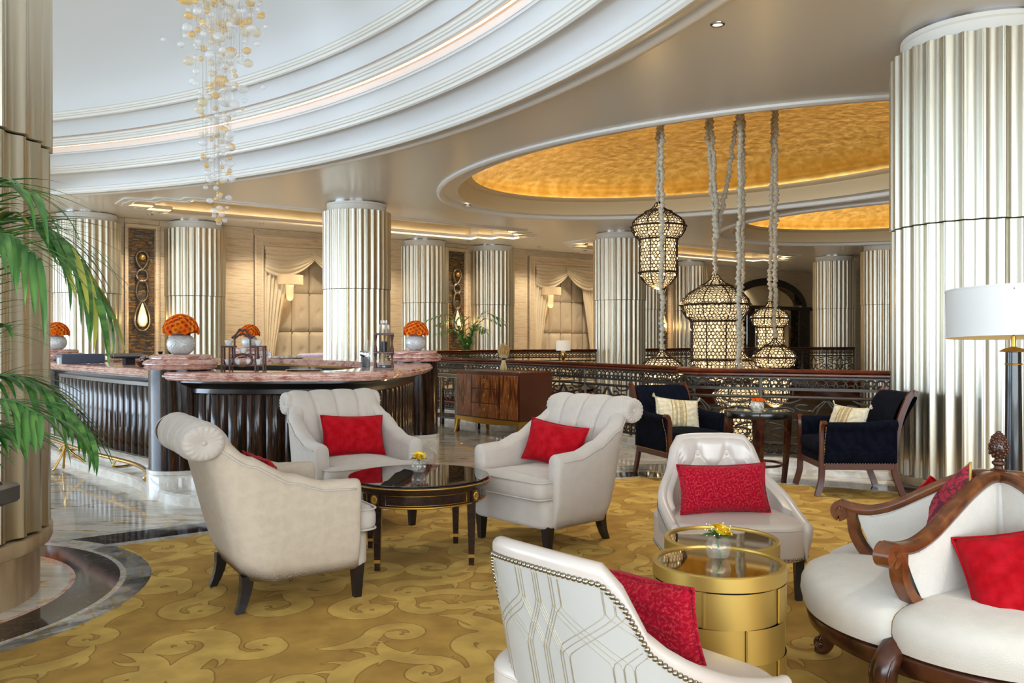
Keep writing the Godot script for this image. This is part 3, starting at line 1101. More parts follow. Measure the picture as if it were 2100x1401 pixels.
# ---------- carpet and floor inlay ----------
func carpet_image() -> ImageTexture:
	var N := 1024
	var im := Image.create(N, N, false, Image.FORMAT_RGB8)
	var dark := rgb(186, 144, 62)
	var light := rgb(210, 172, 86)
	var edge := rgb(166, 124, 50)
	im.fill(dark)
	var r := RandomNumberGenerator.new()
	r.seed = 12
	var strokes := []
	for gy in 6:
		for gx in 6:
			var c := Vector2((gx + 0.5 + r.randf_range(-0.28, 0.28) + 0.5 * (gy % 2)) * N / 6.0, (gy + 0.5 + r.randf_range(-0.25, 0.25)) * N / 6.0)
			var a0 := r.randf() * TAU
			var dir := 1.0 if r.randf() < 0.5 else -1.0
			var R := r.randf_range(48, 74)
			var pts := []
			for i in 60:   # the curl
				var t := i / 59.0
				pts.append([c + Vector2.from_angle(a0 + dir * t * TAU * 1.15) * R * (0.12 + 0.88 * t), lerpf(7, 23, pow(t, 0.8)) * R / 70.0 + 3])
			var end: Vector2 = pts[-1][0]
			var tan: Vector2 = (pts[-1][0] - pts[-3][0]).normalized()
			for i in 46:   # the tail, ending in a cusp
				var t := i / 45.0
				end += tan.rotated(-dir * t * 1.5) * R * 0.055
				pts.append([end, (26 * (1 - t) + 10 * sin(t * PI)) * R / 70.0 + 1])
			strokes.append(pts)
			# side curl
			var b: Vector2 = pts[40][0]
			var pts2 := []
			var cc: Vector2 = b + Vector2.from_angle(a0 + dir * 2.0) * R * 0.75
			for i in 40:
				var t := i / 39.0
				pts2.append([cc + Vector2.from_angle(a0 + 1.0 - dir * t * 4.6) * R * (0.08 + 0.42 * t), lerpf(5, 17, t) * R / 70.0])
			strokes.append(pts2)
			# flame lobes
			for k in 3:
				var pts3 := []
				var q: Vector2 = pts[60 + k * 12][0]
				var d := Vector2.from_angle(r.randf() * TAU)
				for i in 26:
					var t := i / 25.0
					pts3.append([q + d.rotated(dir * t * 1.4) * R * 0.95 * t, (17 * (1 - t) + 1.5) * R / 70.0])
				strokes.append(pts3)
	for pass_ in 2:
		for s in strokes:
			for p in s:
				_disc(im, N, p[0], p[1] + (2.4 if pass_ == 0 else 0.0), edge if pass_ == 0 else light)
	return ImageTexture.create_from_image(im)

func _disc(im: Image, N: int, c: Vector2, r: float, col: Color):
	for oy in [-N, 0, N]:
		if c.y + oy + r < 0 or c.y + oy - r > N: continue
		for ox in [-N, 0, N]:
			if c.x + ox + r < 0 or c.x + ox - r > N: continue
			for y in range(int(c.y + oy - r), int(c.y + oy + r) + 1):
				var dy = y - c.y - oy
				if absf(dy) > r: continue
				var w := sqrt(r * r - dy * dy)
				im.fill_rect(Rect2i(int(c.x + ox - w), y, maxi(1, int(2 * w)), 1), col)

var carpet_outline := PackedVector2Array()
const RING := Vector2(-3.25, 4.2)
func floor_inlay():
	var carpet := PackedVector2Array([Vector2(-6, 2.64), Vector2(-2.48, 5.27), Vector2(0.9, 7.78), Vector2(1.2, 7.9), Vector2(1.5, 7.85), Vector2(1.9, 7.7), Vector2(2.3, 7.58), Vector2(2.87, 7.34), Vector2(3.2, 7.1), Vector2(3.4, 6.85), Vector2(3.75, 6.6), Vector2(4.2, 6.5), Vector2(9, 6.4), Vector2(9, -2.5), Vector2(-6, -2.5)])
	var hole := circle2(RING, 1.36, 80)
	carpet = Geometry2D.clip_polygons(carpet, hole)[0]
	carpet_outline = carpet
	var m := mat(Color.WHITE, 0.95)
	var tex := carpet_image()
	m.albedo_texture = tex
	m.heightmap_enabled = true
	m.heightmap_texture = tex
	m.heightmap_scale = 2.2
	m.detail_enabled = true
	m.detail_albedo = ntex(noise(0.02, 77, FastNoiseLite.TYPE_SIMPLEX_SMOOTH, 5), [0.2, Color(0.86, 0.84, 0.8), 0.8, Color(1, 1, 1)], 512)
	m.detail_blend_mode = BaseMaterial3D.BLEND_MODE_MUL
	tri_(m, Vector3.ONE / 2.3, true)
	var st := ST(false)
	slab(st, carpet, 0.0, 0.014)
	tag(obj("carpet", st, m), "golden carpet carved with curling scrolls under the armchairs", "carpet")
	for q in [[0.13, 0.004, M.border_marble], [0.42, 0.0025, M.dark_marble], [0.5, 0.001, M.border_marble]]:
		st = ST(false)
		for p in Geometry2D.offset_polygon(carpet, q[0]):
			if not Geometry2D.is_polygon_clockwise(p): slab(st, p, 0.0, q[1])
		struct("trim_8", st, q[2])
	for q in [[1.36, 0.004, M.border_marble], [1.2, 0.005, M.dark_marble], [0.98, 0.006, M.pink_marble], [0.955, 0.0065, M.marble]]:
		st = ST(false)
		slab(st, circle2(RING, q[0], 80), 0.0, q[1])
		struct("trim_9", st, q[2])
	# plinth blocks at the foot of the near column
	st = ST(false)
	box(st, pd(-2.62, 3.28, 0.06), Vector3(0.3, 0.12, 0.3), 0.006, Basis(Vector3.UP, 0.5))
	# edge of the floor opening and its marble kerb
	st = ST(false)
	var at := atrium()
	var inner: PackedVector2Array = Geometry2D.offset_polygon(at, -0.02)[0]
	var path := PackedVector3Array()
	for v in Geometry2D.offset_polygon(at, 0.1)[0]: path.append(Vector3(v.x, 0, -v.y))
	sweep(st, path, PackedVector2Array([Vector2(-0.15, 0), Vector2(-0.15, 0.05), Vector2(-0.12, 0.06), Vector2(-0.12, 0.12), Vector2(-0.1, 0.13), Vector2(0.1, 0.13), Vector2(0.12, 0.12), Vector2(0.12, 0.06), Vector2(0.15, 0.05), Vector2(0.15, 0)]), true)
	struct("trim_10", st, M.white_marble)
	st = ST(false)
	path = PackedVector3Array()
	for v in at: path.append(Vector3(v.x, -0.6, -v.y))
	sweep(st, path, PackedVector2Array([Vector2(-0.06, 0), Vector2(-0.06, 0.6), Vector2(0.02, 0.6), Vector2(0.02, 0)]), true)
	struct("trim_11", st, M.rail_wood)

# ---------- railings ----------
func spiral(c: Vector2, r0: float, r1: float, a0: float, a1: float, n := 22) -> Array:
	var o := []
	for i in n + 1:
		var t := float(i) / n
		var a := lerpf(a0, a1, t)
		o.append(c + Vector2(cos(a), sin(a)) * lerpf(r0, r1, t))
	return o

func scroll_lines() -> Array:   # one half bay, unit width 1 (x 0..0.5), height 0..1
	var L := []
	var sp := func(pts) -> Array:
		var o := []
		for v in spline2(pts, 7): o.append(v)
		return o
	# big S from the foot, curling at the upper outside
	L.append(sp.call([[0.02, 0.02], [0.06, 0.25], [0.16, 0.45], [0.30, 0.52], [0.42, 0.62]]) + spiral(Vector2(0.32, 0.70), 0.12, 0.03, -0.6, 5.6))
	# lower C curl
	L.append(sp.call([[0.03, 0.45], [0.10, 0.22], [0.22, 0.10]]) + spiral(Vector2(0.33, 0.22), 0.15, 0.035, -2.2, 3.6))
	L.append(sp.call([[0.48, 0.42], [0.40, 0.40], [0.33, 0.34], [0.31, 0.26]]))
	# upper curl hanging from the bar
	L.append(sp.call([[0.01, 0.98], [0.08, 0.8], [0.12, 0.66]]) + spiral(Vector2(0.17, 0.82), 0.11, 0.03, -2.4, 2.4))
	# lyre round the centre
	L.append(sp.call([[0.0, 0.97], [0.06, 0.75], [0.09, 0.5], [0.05, 0.25], [0.0, 0.08]]))
	L.append(sp.call([[0.10, 0.02], [0.16, 0.18], [0.15, 0.36], [0.2, 0.5]]))
	L.append(sp.call([[0.20, 0.99], [0.28, 0.9], [0.40, 0.92], [0.48, 0.99]]))
	L.append(sp.call([[0.48, 0.04], [0.46, 0.2], [0.48, 0.36], [0.44, 0.5]]) )
	return L

func railing(path2: Array, h: float, base: float, label: String, bay := 1.0, fine := true, closed_end := false):
	var t := thing("balustrade", label, "railing", pd(path2[0].x, path2[0].y))
	var off := t.position
	var pts := []
	for p in path2: pts.append(Vector3(p.x, 0, -p.y) - off)
	var path := PackedVector3Array()
	if path2.size() > 2: path = spline(pts, 16)
	else:
		for i in 17: path.append(pts[0].lerp(pts[1], i / 16.0))
	var c := Curve3D.new()
	c.bake_interval = 0.05
	for p in path: c.add_point(p)
	var len_ := c.get_baked_length()
	var at := func(s: float, y: float) -> Vector3: return c.sample_baked(clampf(s, 0, len_), false) + Vector3(0, y, 0)
	var run := func(y: float, step := 0.12) -> PackedVector3Array:
		var o := PackedVector3Array()
		var n := maxi(2, int(len_ / step))
		for i in n + 1: o.append(at.call(len_ * i / n, y))
		return o
	var st := ST()
	var hr := PackedVector2Array([Vector2(-0.035, -0.075), Vector2(-0.06, -0.06), Vector2(-0.06, -0.045), Vector2(-0.045, -0.038), Vector2(-0.07, -0.028), Vector2(-0.072, -0.012), Vector2(-0.055, 0.0), Vector2(0.055, 0.0), Vector2(0.072, -0.012), Vector2(0.07, -0.028), Vector2(0.045, -0.038), Vector2(0.06, -0.045), Vector2(0.06, -0.06), Vector2(0.035, -0.075)])
	sweep(st, run.call(h), hr)
	obj("handrail", st, M.rail_wood, t)
	st = ST(false)
	var bar := func(y, w, hh): sweep(st, run.call(y), PackedVector2Array([Vector2(-w, -hh), Vector2(-w, hh), Vector2(w, hh), Vector2(w, -hh)]))
	bar.call(h - 0.085, 0.02, 0.008)
	bar.call(h - 0.195, 0.018, 0.014)
	bar.call(base + 0.14, 0.012, 0.01)
	bar.call(base + 0.025, 0.016, 0.012)
	obj("flat_bar", st, M.iron, t)
	st = ST()
	tube(st, run.call(h - 0.275), 0.016, 8)
	obj("round_bar", st, M.iron, t)
	# arcaded friezes
	var nb := maxi(1, int(round(len_ / bay)))
	var bw := len_ / nb
	var pw := 0.088
	for i in nb:
		st = ST()
		var na := int(round(bw / pw))
		for k in na:
			for f in 2:
				if f == 1 and not fine: continue
				var s0 := bw * i + bw * (k + 0.5) / na
				var y0: float = h - 0.185 if f == 0 else base + 0.035
				for rr in [0.062, 0.034]:
					var p := PackedVector3Array()
					for q in 8:
						var a := PI * q / 7.0
						p.append(at.call(s0 + cos(a) * rr, y0 + sin(a) * rr * (1.4 if rr > 0.05 else 1.0)))
					tube(st, p, 0.0095, 4)
		obj("arcade_frieze", st, M.iron, t)
	# posts and scroll panels
	var lines := scroll_lines()
	var y0 := base + 0.16
	var y1 := h - 0.29
	for i in nb + 1:
		st = ST(false)
		box(st, at.call(bw * i, (h - 0.08 + base) * 0.5), Vector3(0.034, h - 0.08 - base, 0.034), 0.003)
		obj("post", st, M.iron, t)
	var cm := ST()
	ball(cm, Vector3.ZERO, Vector3.ONE * 0.028, 12, 8)
	var crystal := fin(cm)
	for i in nb:
		st = ST()
		for L in lines:
			for sd in [-1, 1]:
				var p := PackedVector3Array()
				for v in L: p.append(at.call(bw * (i + 0.5 + sd * v.x * 0.96), lerpf(y0, y1, v.y)))
				tube(st, p, 0.0115, 5 if fine else 4)
		for k in [0.0, 0.25, -0.25]:
			if k != 0.0: tube(st, PackedVector3Array([at.call(bw * (i + 0.5 + k), h - 0.205), at.call(bw * (i + 0.5 + k), h - 0.27)]), 0.008, 5)
		obj("scroll_panel", st, M.iron, t)
		if fine:
			for sd in [-1, 1]: obj("crystal_ball", crystal, M.crystal, t, Transform3D(Basis(), at.call(bw * (i + 0.5 + sd * 0.31), lerpf(y0, y1, 0.70))))
	return t

func railings():
	M.crystal = mat(Color(1, 1, 1, 0.05), 0.0)
	M.crystal.refraction_enabled = true
	M.crystal.refraction_scale = 0.05
	M.crystal.transparency = BaseMaterial3D.TRANSPARENCY_ALPHA
	railing([Vector2(-1.3, 14.35), Vector2(0.42, 12.05), Vector2(1.25, 10.75), Vector2(1.9, 9.55)], 0.99, 0.13, "wood-capped iron scroll railing running behind the wooden sideboard", 1.05)
	railing([Vector2(1.97, 9.25), Vector2(1.80, 9.0), Vector2(1.84, 8.78), Vector2(2.07, 8.66), Vector2(2.85, 8.34), Vector2(3.6, 7.99)], 1.0, 0.13, "wood-capped iron scroll railing behind the two navy armchairs", 1.0)
	railing([Vector2(-1.25, 14.5), Vector2(-2.25, 16.0), Vector2(-2.4, 16.6)], 1.0, 0.13, "short iron railing in front of the tall bar column", 1.0, false)
	railing([Vector2(-2.5, 18.0), Vector2(-1.2, 19.7), Vector2(0.4, 20.75), Vector2(2.1, 21.35)], 1.04, 0.13, "far dark railing in front of the white table lamp", 1.0, false)
	railing([Vector2(3.4, 22.9), Vector2(4.3, 23.6), Vector2(6.4, 25.3), Vector2(8.2, 26.3)], 1.04, 0.13, "far dark railing behind the lanterns", 1.0, false)
	railing([Vector2(8.3, 26.35), Vector2(9.6, 27.0), Vector2(10.9, 27.2)], 1.04, 0.13, "far dark railing in front of the far right column", 1.05, false)

# ---------- lanterns ----------
func rope(st: SurfaceTool, a: Vector3, b: Vector3, r: float, seed_: int):
	var n := int((b - a).length() / 0.022)
	var path := PackedVector3Array()
	var rad := PackedFloat32Array()
	var q := RandomNumberGenerator.new()
	q.seed = seed_
	var nz := noise(0.9, seed_, FastNoiseLite.TYPE_SIMPLEX, 2)
	for i in n + 1:
		var t := float(i) / n
		var p := a.lerp(b, t)
		p.x += nz.get_noise_2d(i * 0.10, 0) * r * 0.5
		p.z += nz.get_noise_2d(i * 0.10, 50) * r * 0.5
		path.append(p)
		rad.append(r * (0.66 + 0.30 * sin(i * 1.9 + seed_) + 0.5 * absf(nz.get_noise_2d(i * 0.8, 99))))
	tube(st, path, rad, 9)

var ring_mesh: ArrayMesh
func lantern(tip: Vector3, R: float, ropes: Array, label: String, cyl := 2.6):
	var t := thing("lantern", label, "lantern", tip, 0.2, "filigree lanterns over the stairwell")
	var key := [[0.05, 0.0], [0.10, -0.06], [0.16, -0.16], [0.28, -0.26], [0.48, -0.36], [0.50, -0.40], [0.62, -0.46], [0.80, -0.58], [0.93, -0.72], [1.0, -0.90], [0.97, -1.06], [0.86, -1.24], [0.70, -1.38], [0.70, -cyl], [0.64, -cyl - 0.2], [0.46, -cyl - 0.42], [0.2, -cyl - 0.56], [0.03, -cyl - 0.6]]
	var prof := []
	for i in range(key.size() - 1, -1, -1): prof.append([key[i][0] * R, key[i][1] * R])
	var st := ST()
	var inn := []
	for p in prof: inn.append([p[0] * 0.97, p[1]])
	lathe(st, inn, 32)
	obj("crystal_lantern_glass", st, M.lantern_glass, t)
	# lattice of rings over the whole surface
	if ring_mesh == null:
		st = ST()
		var c := PackedVector3Array()
		for i in 8: c.append(Vector3(cos(TAU * i / 8), sin(TAU * i / 8), 0))
		tube(st, c, 0.2, 4, true)
		ring_mesh = fin(st)
	var tr: Array[Transform3D] = []
	var pitch := 0.054
	var row := 0
	var acc := 0.0
	for i in prof.size() - 1:
		var a := Vector2(prof[i][0], prof[i][1])
		var b := Vector2(prof[i + 1][0], prof[i + 1][1])
		var L := (b - a).length()
		var d := (b - a) / maxf(L, 1e-6)
		while acc < L:
			var p := a + d * acc
			var n := maxi(4, int(TAU * p.x / pitch))
			var out2 := Vector2(d.y, -d.x)
			for k in n:
				var ang := TAU * (k + 0.5 * (row % 2)) / n
				var e := Vector3(cos(ang), 0, sin(ang))
				var nor := (e * out2.x + Vector3.UP * out2.y).normalized()
				var tan := Vector3(-sin(ang), 0, cos(ang))
				var sz := pitch * (0.52 if (k + row * 2) % 3 else 0.36)
				tr.append(Transform3D(Basis(tan, nor.cross(tan), nor) * Basis.from_scale(Vector3.ONE * sz), e * p.x + Vector3.UP * p.y))
			row += 1
			acc += pitch * 0.87
		acc -= L
	var mm := MultiMesh.new()
	mm.transform_format = MultiMesh.TRANSFORM_3D
	mm.mesh = ring_mesh
	mm.instance_count = tr.size()
	for i in tr.size(): mm.set_instance_transform(i, tr[i])
	var mi := MultiMeshInstance3D.new()
	mi.name = "filigree"
	mi.multimesh = mm
	mi.material_override = M.lantern_metal
	mi.set_meta("kind", "stuff")
	t.add_child(mi, true)
	# hoops and ribs
	for k in [4, 9, 12, 13]:
		st = ST()
		var c := PackedVector3Array()
		for i in 32: c.append(Vector3(cos(TAU * i / 32) * key[k][0] * R * 1.02, key[k][1] * R, sin(TAU * i / 32) * key[k][0] * R * 1.02))
		tube(st, c, 0.015, 6, true)
		obj("hoop", st, M.lantern_metal, t)
	for k in 8:
		st = ST()
		var c := PackedVector3Array()
		for p in prof: c.append(Vector3(cos(TAU * k / 8) * p[0] * 1.015, p[1], sin(TAU * k / 8) * p[0] * 1.015))
		tube(st, c, 0.008, 5)
		obj("rib", st, M.lantern_metal, t)
	st = ST()
	ball(st, Vector3.ZERO, Vector3(0.014, 0.02, 0.014), 8, 6)
	var bm := fin(st)
	for lv in [-0.86, -1.2, -1.62, -2.1, -cyl - 0.1]:
		var rr := 0.0
		for i in key.size() - 1:
			if lv <= key[i][1] and lv >= key[i + 1][1]: rr = lerpf(key[i][0], key[i + 1][0], (key[i][1] - lv) / maxf(key[i][1] - key[i + 1][1], 1e-4))
		for k in 8: obj("bulb", bm, M.bulb, t, Transform3D(Basis(), Vector3(cos(TAU * (k + 0.5) / 8 + lv) * rr * R * 0.985, lv * R, sin(TAU * (k + 0.5) / 8 + lv) * rr * R * 0.985)))
	var i := 0
	for r in ropes:
		st = ST()
		rope(st, r[0] - tip, r[1] - tip, 0.039, int(tip.x * 100) + i)
		var rp := obj("fabric_rope", st, M.rope, t, Transform3D(Basis(Vector3.UP, -0.2), Vector3.ZERO))
		i += 1
	omni("lantern_light", Vector3(0, (-cyl - 0.72) * R, 0), 2.2 * R, Color(1, 0.82, 0.55), 0.1, t)

func px(x: float, y: float, d: float) -> Vector3:   # a point in the room seen under that bearing, at distance d along the axis
	return Vector3((x - 1050.0) * d / 1750.0, EYE - (y - 695.0) * d / 1750.0, -d)

func hung(x: float, y: float, d: float) -> Vector3:   # a fixing point above the gold dome
	var p := px(x, y, d)
	return Vector3(p.x, 5.4, p.z)

func lanterns():
	var g := mat(rgb(236, 208, 160), 0.4)
	g.emission_enabled = true
	g.emission = Color.WHITE
	g.emission_energy_multiplier = 0.95
	g.emission_texture = ntex(noise(0.05, 91, FastNoiseLite.TYPE_CELLULAR, 2), [0.1, rgb(255, 240, 205), 0.55, rgb(236, 204, 150), 0.95, rgb(170, 128, 84)], 256)
	g.emission_operator = BaseMaterial3D.EMISSION_OP_MULTIPLY
	tri_(g, Vector3(3, 3, 3))
	M.lantern_glass = g
	M.bulb = glow(rgb(255, 236, 196), 5.0)
	var top := 5.4
	var a := px(1350, 415, 12.6)
	lantern(a, 0.40, [[a, Vector3(a.x + 0.0, top, a.z)]], "highest filigree lantern, hanging at the left of the cluster")
	a = px(1467, 562, 12.2)
	lantern(a, 0.49, [[a, a + Vector3(0.0, 0.42, 0)], [a + Vector3(0, 0.42, 0), hung(1440, 210, 12.2)], [a + Vector3(0.0, 0.42, 0), hung(1536, 205, 12.4)], [a + Vector3(0.03, 0.5, 0.02), hung(1450, 205, 12.1)]], "largest filigree lantern, hung on forked ropes in the middle", 2.5)
	a = px(1579, 618, 14.2)
	lantern(a, 0.315, [[a, hung(1586, 200, 14.0)]], "small filigree lantern hanging above and behind the right one", 2.6)
	a = px(1589, 694, 12.4)
	lantern(a, 0.31, [[a, hung(1592, 200, 12.4)]], "right-hand filigree lantern whose top stands just above the railing", 2.6)
	a = px(1358, 717, 11.6)
	lantern(a, 0.30, [[a, hung(1356, 200, 11.6)]], "low filigree lantern under the highest one, sunk behind the railing", 2.8)
	a = px(1522, 720, 13.6)
	lantern(a, 0.40, [[a, hung(1524, 215, 13.6)]], "filigree lantern showing only its peak right of the largest one", 2.7)
	a = px(1515, 764, 11.2)
	lantern(a, 0.33, [[a, hung(1518, 205, 11.2)]], "lowest filigree lantern, seen through the railing behind the side table", 3.0)

# ---------- glass bubble chandelier ----------
func bubble_chandelier():
	var c := pd(-3.4, 9.95)
	var t := thing("bubble_chandelier", "hanging cloud of clear and amber glass bubbles above the bar", "chandelier", Vector3(c.x, 6.6, c.z))
	var clear := mat(Color(1, 1, 1, 0.32), 0.03)
	clear.transparency = BaseMaterial3D.TRANSPARENCY_ALPHA
	var amber := mat(Color(1.0, 0.80, 0.26, 0.40), 0.05)
	amber.transparency = BaseMaterial3D.TRANSPARENCY_ALPHA
	var pale := mat(Color(0.96, 0.88, 0.66, 0.3), 0.05)
	pale.transparency = BaseMaterial3D.TRANSPARENCY_ALPHA
	var st := ST()
	ball(st, Vector3.ZERO, Vector3.ONE, 16, 10)
	var bm := fin(st)
	var wires := ST()
	var r := RandomNumberGenerator.new()
	r.seed = 7
	var spots := []
	var n := 0
	var tries := 0
	while n < 292 and tries < 20000:
		tries += 1
		var q := pow(r.randf(), 1.75)
		var h := lerpf(5.38, 2.64, q)
		var wide := curve([2.6, 3.0, 3.6, 4.3, 5.0, 5.6], [0.05, 0.17, 0.22, 0.30, 0.52, 0.62], h)
		var ang := r.randf() * TAU
		var rad := wide * pow(r.randf(), 0.6)
		var s := r.randf_range(0.024, 0.042)
		if h > 3.5 and r.randf() < 0.35: s = r.randf_range(0.046, 0.07)
		if h > 4.0 and r.randf() < 0.10: s = r.randf_range(0.075, 0.105)
		var p := Vector3(cos(ang) * rad, h, sin(ang) * rad)
		var ok := true
		for o in spots:
			if (o[0] as Vector3).distance_to(p) < o[1] + s: ok = false; break
		if not ok: continue
		spots.append([p, s])
		n += 1
		var amb := r.randf() < clampf(0.30 - rad / wide * 0.15 + (0.1 if h > 3.8 else 0.0), 0.05, 0.45)
		var m: Material = amber if amb else (pale if r.randf() < 0.25 and h > 3.6 else clear)
		obj("glass_bubble", bm, m, t, Transform3D(Basis.from_scale(Vector3(s, s * r.randf_range(0.75, 1.0), s)), p - Vector3(0, 6.6, 0)))
		if n % 2 == 0: tube(wires, PackedVector3Array([p - Vector3(0, 6.6, 0), Vector3(p.x, -0.2, p.z)]), 0.0012, 3)
	var w := obj("suspension_wires", wires, M.white, t)
	w.set_meta("kind", "stuff")
	for e in [[-0.62, 4.75], [0.56, 4.9], [0.53, 4.2], [0.47, 5.1]]:
		obj("glass_bubble", bm, clear, t, Transform3D(Basis.from_scale(Vector3.ONE * 0.028), Vector3(e[0], e[1] - 6.6, 0.1)))
	st = ST()
	lathe(st, [[0.0, -0.25], [0.85, -0.25], [0.85, -0.18], [0.0, -0.18]], 40)
	obj("canopy", st, M.steel, t)

# ---------- palms ----------
func leaflet_mesh(len_: float, w: float, droop: float) -> ArrayMesh:   # along +x, folded along its midrib, drooping
	var st := ST()
	var rows := []
	for i in 11:
		var t := i / 10.0
		var a := droop * t
		var x := len_ * (sin(a) / maxf(droop, 0.01)) if droop > 0.01 else len_ * t
		var y := -len_ * (1 - cos(a)) / maxf(droop, 0.01)
		var hw := w * pow(sin(PI * clampf(t * 0.86 + 0.14, 0, 1)), 0.7) * (1.0 - 0.25 * t)
		rows.append(PackedVector3Array([Vector3(x, y + hw * 0.35, -hw), Vector3(x, y, 0), Vector3(x, y + hw * 0.35, hw)]))
	grid(st, rows, false, false, true)
	return fin(st)

func frond(t: Node3D, pts: Array, count: int, len_: float, meshes: Array, rnd: RandomNumberGenerator, fold := 0.9, joined := false):
	var all := ST()
	var sides := [1, -1]
	var path := spline(pts, 10)
	var st := ST()
	var rad := PackedFloat32Array()
	for i in path.size(): rad.append(lerpf(0.009, 0.002, float(i) / path.size()))
	tube(st, path, rad, 6)
	var f := obj("frond", st, M.stem, t)
	var c := Curve3D.new()
	for p in path: c.add_point(p)
	var L := c.get_baked_length()
	for i in count:
		var q := lerpf(0.12, 1.0, float(i) / (count - 1))
		var p := c.sample_baked(q * L)
		var tan := (c.sample_baked(minf(q * L + 0.02, L)) - c.sample_baked(maxf(q * L - 0.02, 0))).normalized()
		for sd in sides:
			var side = tan.cross(Vector3.UP).normalized() * sd
			var out = (tan * rnd.randf_range(0.75, 1.0) + side * fold * rnd.randf_range(0.8, 1.1) + Vector3(0, rnd.randf_range(-0.15, 0.2), 0)).normalized()
			var up = (Vector3.UP - out * out.y).normalized()
			var zb = out.cross(up)
			var k: float = len_ * (0.55 + 0.45 * sin(PI * clampf(0.15 + q * 0.75, 0, 1))) * rnd.randf_range(0.85, 1.1)
			var xf := Transform3D(Basis(out, up, zb) * Basis.from_scale(Vector3(k, k, 1)), p)
			var which = meshes[rnd.randi() % meshes.size()]
			var ml: Material = M.leaf if rnd.randf() < 0.86 else M.leaf_yellow
			if joined: all.append_from(which, 0, xf)
			else: obj("leaflet", which, ml, f, xf)
	if joined:
		obj("leaflets", all.commit(), M.leaf, f).set_meta("kind", "stuff")

func palms():
	var r := RandomNumberGenerator.new()
	r.seed = 3
	var O := px(-190, 1000, 2.95)
	var t := thing("potted_palm", "large potted palm with arching fronds in front of the near left column", "palm", Vector3(O.x, 0, O.z))
	var ms := [leaflet_mesh(1.0, 0.0125, 0.8), leaflet_mesh(1.0, 0.0105, 1.15), leaflet_mesh(1.0, 0.0135, 0.5)]
	var f := func(arr: Array) -> Array:
		var o := []
		for e in arr: o.append(px(e[0], e[1], e[2]) - t.position)
		return o
	frond(t, f.call([[-190, 990, 2.95], [-145, 650, 2.95], [-50, 490, 2.9], [60, 462, 2.85], [145, 515, 2.8], [195, 600, 2.8]]), 50, 0.40, ms, r, 0.42)
	frond(t, f.call([[-190, 990, 2.95], [-160, 620, 2.9], [-100, 440, 2.8], [-20, 385, 2.7], [70, 405, 2.65]]), 42, 0.36, ms, r, 0.5, true)
	frond(t, f.call([[-190, 990, 2.95], [-160, 740, 2.8], [-80, 540, 2.6], [10, 490, 2.5], [80, 540, 2.45]]), 34, 0.40, ms, r, 0.55, true)
	frond(t, f.call([[-190, 990, 2.95], [-120, 860, 2.9], [0, 780, 2.85], [100, 810, 2.8], [180, 890, 2.8]]), 40, 0.25, ms, r, 0.42)
	frond(t, f.call([[-190, 990, 2.95], [-120, 930, 2.7], [-40, 850, 2.5], [20, 830, 2.45], [80, 860, 2.4]]), 30, 0.26, ms, r, 0.55, true)
	frond(t, f.call([[-190, 990, 2.95], [-110, 930, 2.8], [-40, 885, 2.7], [40, 895, 2.65]]), 24, 0.24, ms, r, 0.5, true)
	frond(t, f.call([[-190, 990, 2.95], [-140, 860, 2.8], [-70, 720, 2.7], [0, 680, 2.65]]), 24, 0.26, ms, r, 0.5, true)
	var st := ST(false)
	box(st, Vector3(0, 0.34, 0), Vector3(0.40, 0.68, 0.40), 0.01)
	box(st, Vector3(0, 0.715, 0), Vector3(0.50, 0.07, 0.50), 0.01)
	obj("planter", st, M.black_lacquer, t)
	st = ST(false)
	box(st, Vector3(0, 0.745, 0), Vector3(0.42, 0.03, 0.42), 0.01)
	obj("soil", st, M.soil, t)
	# far palm behind the railing
	var P := px(957, 760, 22.0)
	t = thing("potted_palm", "green palm in a pot behind the far railing, below the hanging wall light", "palm", Vector3(P.x, 0, P.z))
	var m2 := [leaflet_mesh(1.0, 0.03, 0.6), leaflet_mesh(1.0, 0.028, 1.0)]
	st = ST()
	lathe(st, [[0.18, 0.0], [0.24, 0.45], [0.27, 0.5], [0.22, 0.5], [0.2, 0.44], [0.0, 0.44]], 20)
	obj("pot", st, M.black_lacquer, t)
	for k in 9:
		var a := TAU * k / 9 + 0.3
		var d := Vector3(cos(a), 0, sin(a))
		var hh := r.randf_range(1.5, 2.35)
		frond(t, [Vector3(0, 0.45, 0), d * 0.12 + Vector3(0, 0.45 + hh * 0.4, 0), d * 0.45 + Vector3(0, hh * 0.85, 0), d * 0.95 + Vector3(0, hh * 0.80, 0)], 14, 0.32, m2, r, 0.7, true)

# ---------- bar ----------
func bar_loop() -> PackedVector2Array:
	return spline2([[-2.5, 6.65], [-1.85, 6.58], [-1.2, 6.72], [-0.93, 7.4], [-0.84, 8.4], [-0.95, 9.4], [-1.5, 10.4], [-2.4, 11.4], [-3.2, 12.1], [-4.2, 12.3], [-5.1, 11.7], [-5.65, 10.8], [-5.5, 10.0], [-5.0, 9.35], [-4.1, 8.35], [-3.3, 7.55], [-2.9, 7.0]], 10, true)

func loop_off(P: PackedVector2Array, o: float, y: float) -> PackedVector3Array:   # o > 0 outwards
	var out := PackedVector3Array()
	var n := P.size()
	for i in n:
		var t := (P[(i + 1) % n] - P[(i - 1 + n) % n]).normalized()
		var nor := Vector2(t.y, -t.x)
		var v := P[i] + nor * o * bar_sign
		out.append(Vector3(v.x, y, -v.y))
	return out
var bar_sign := 1.0

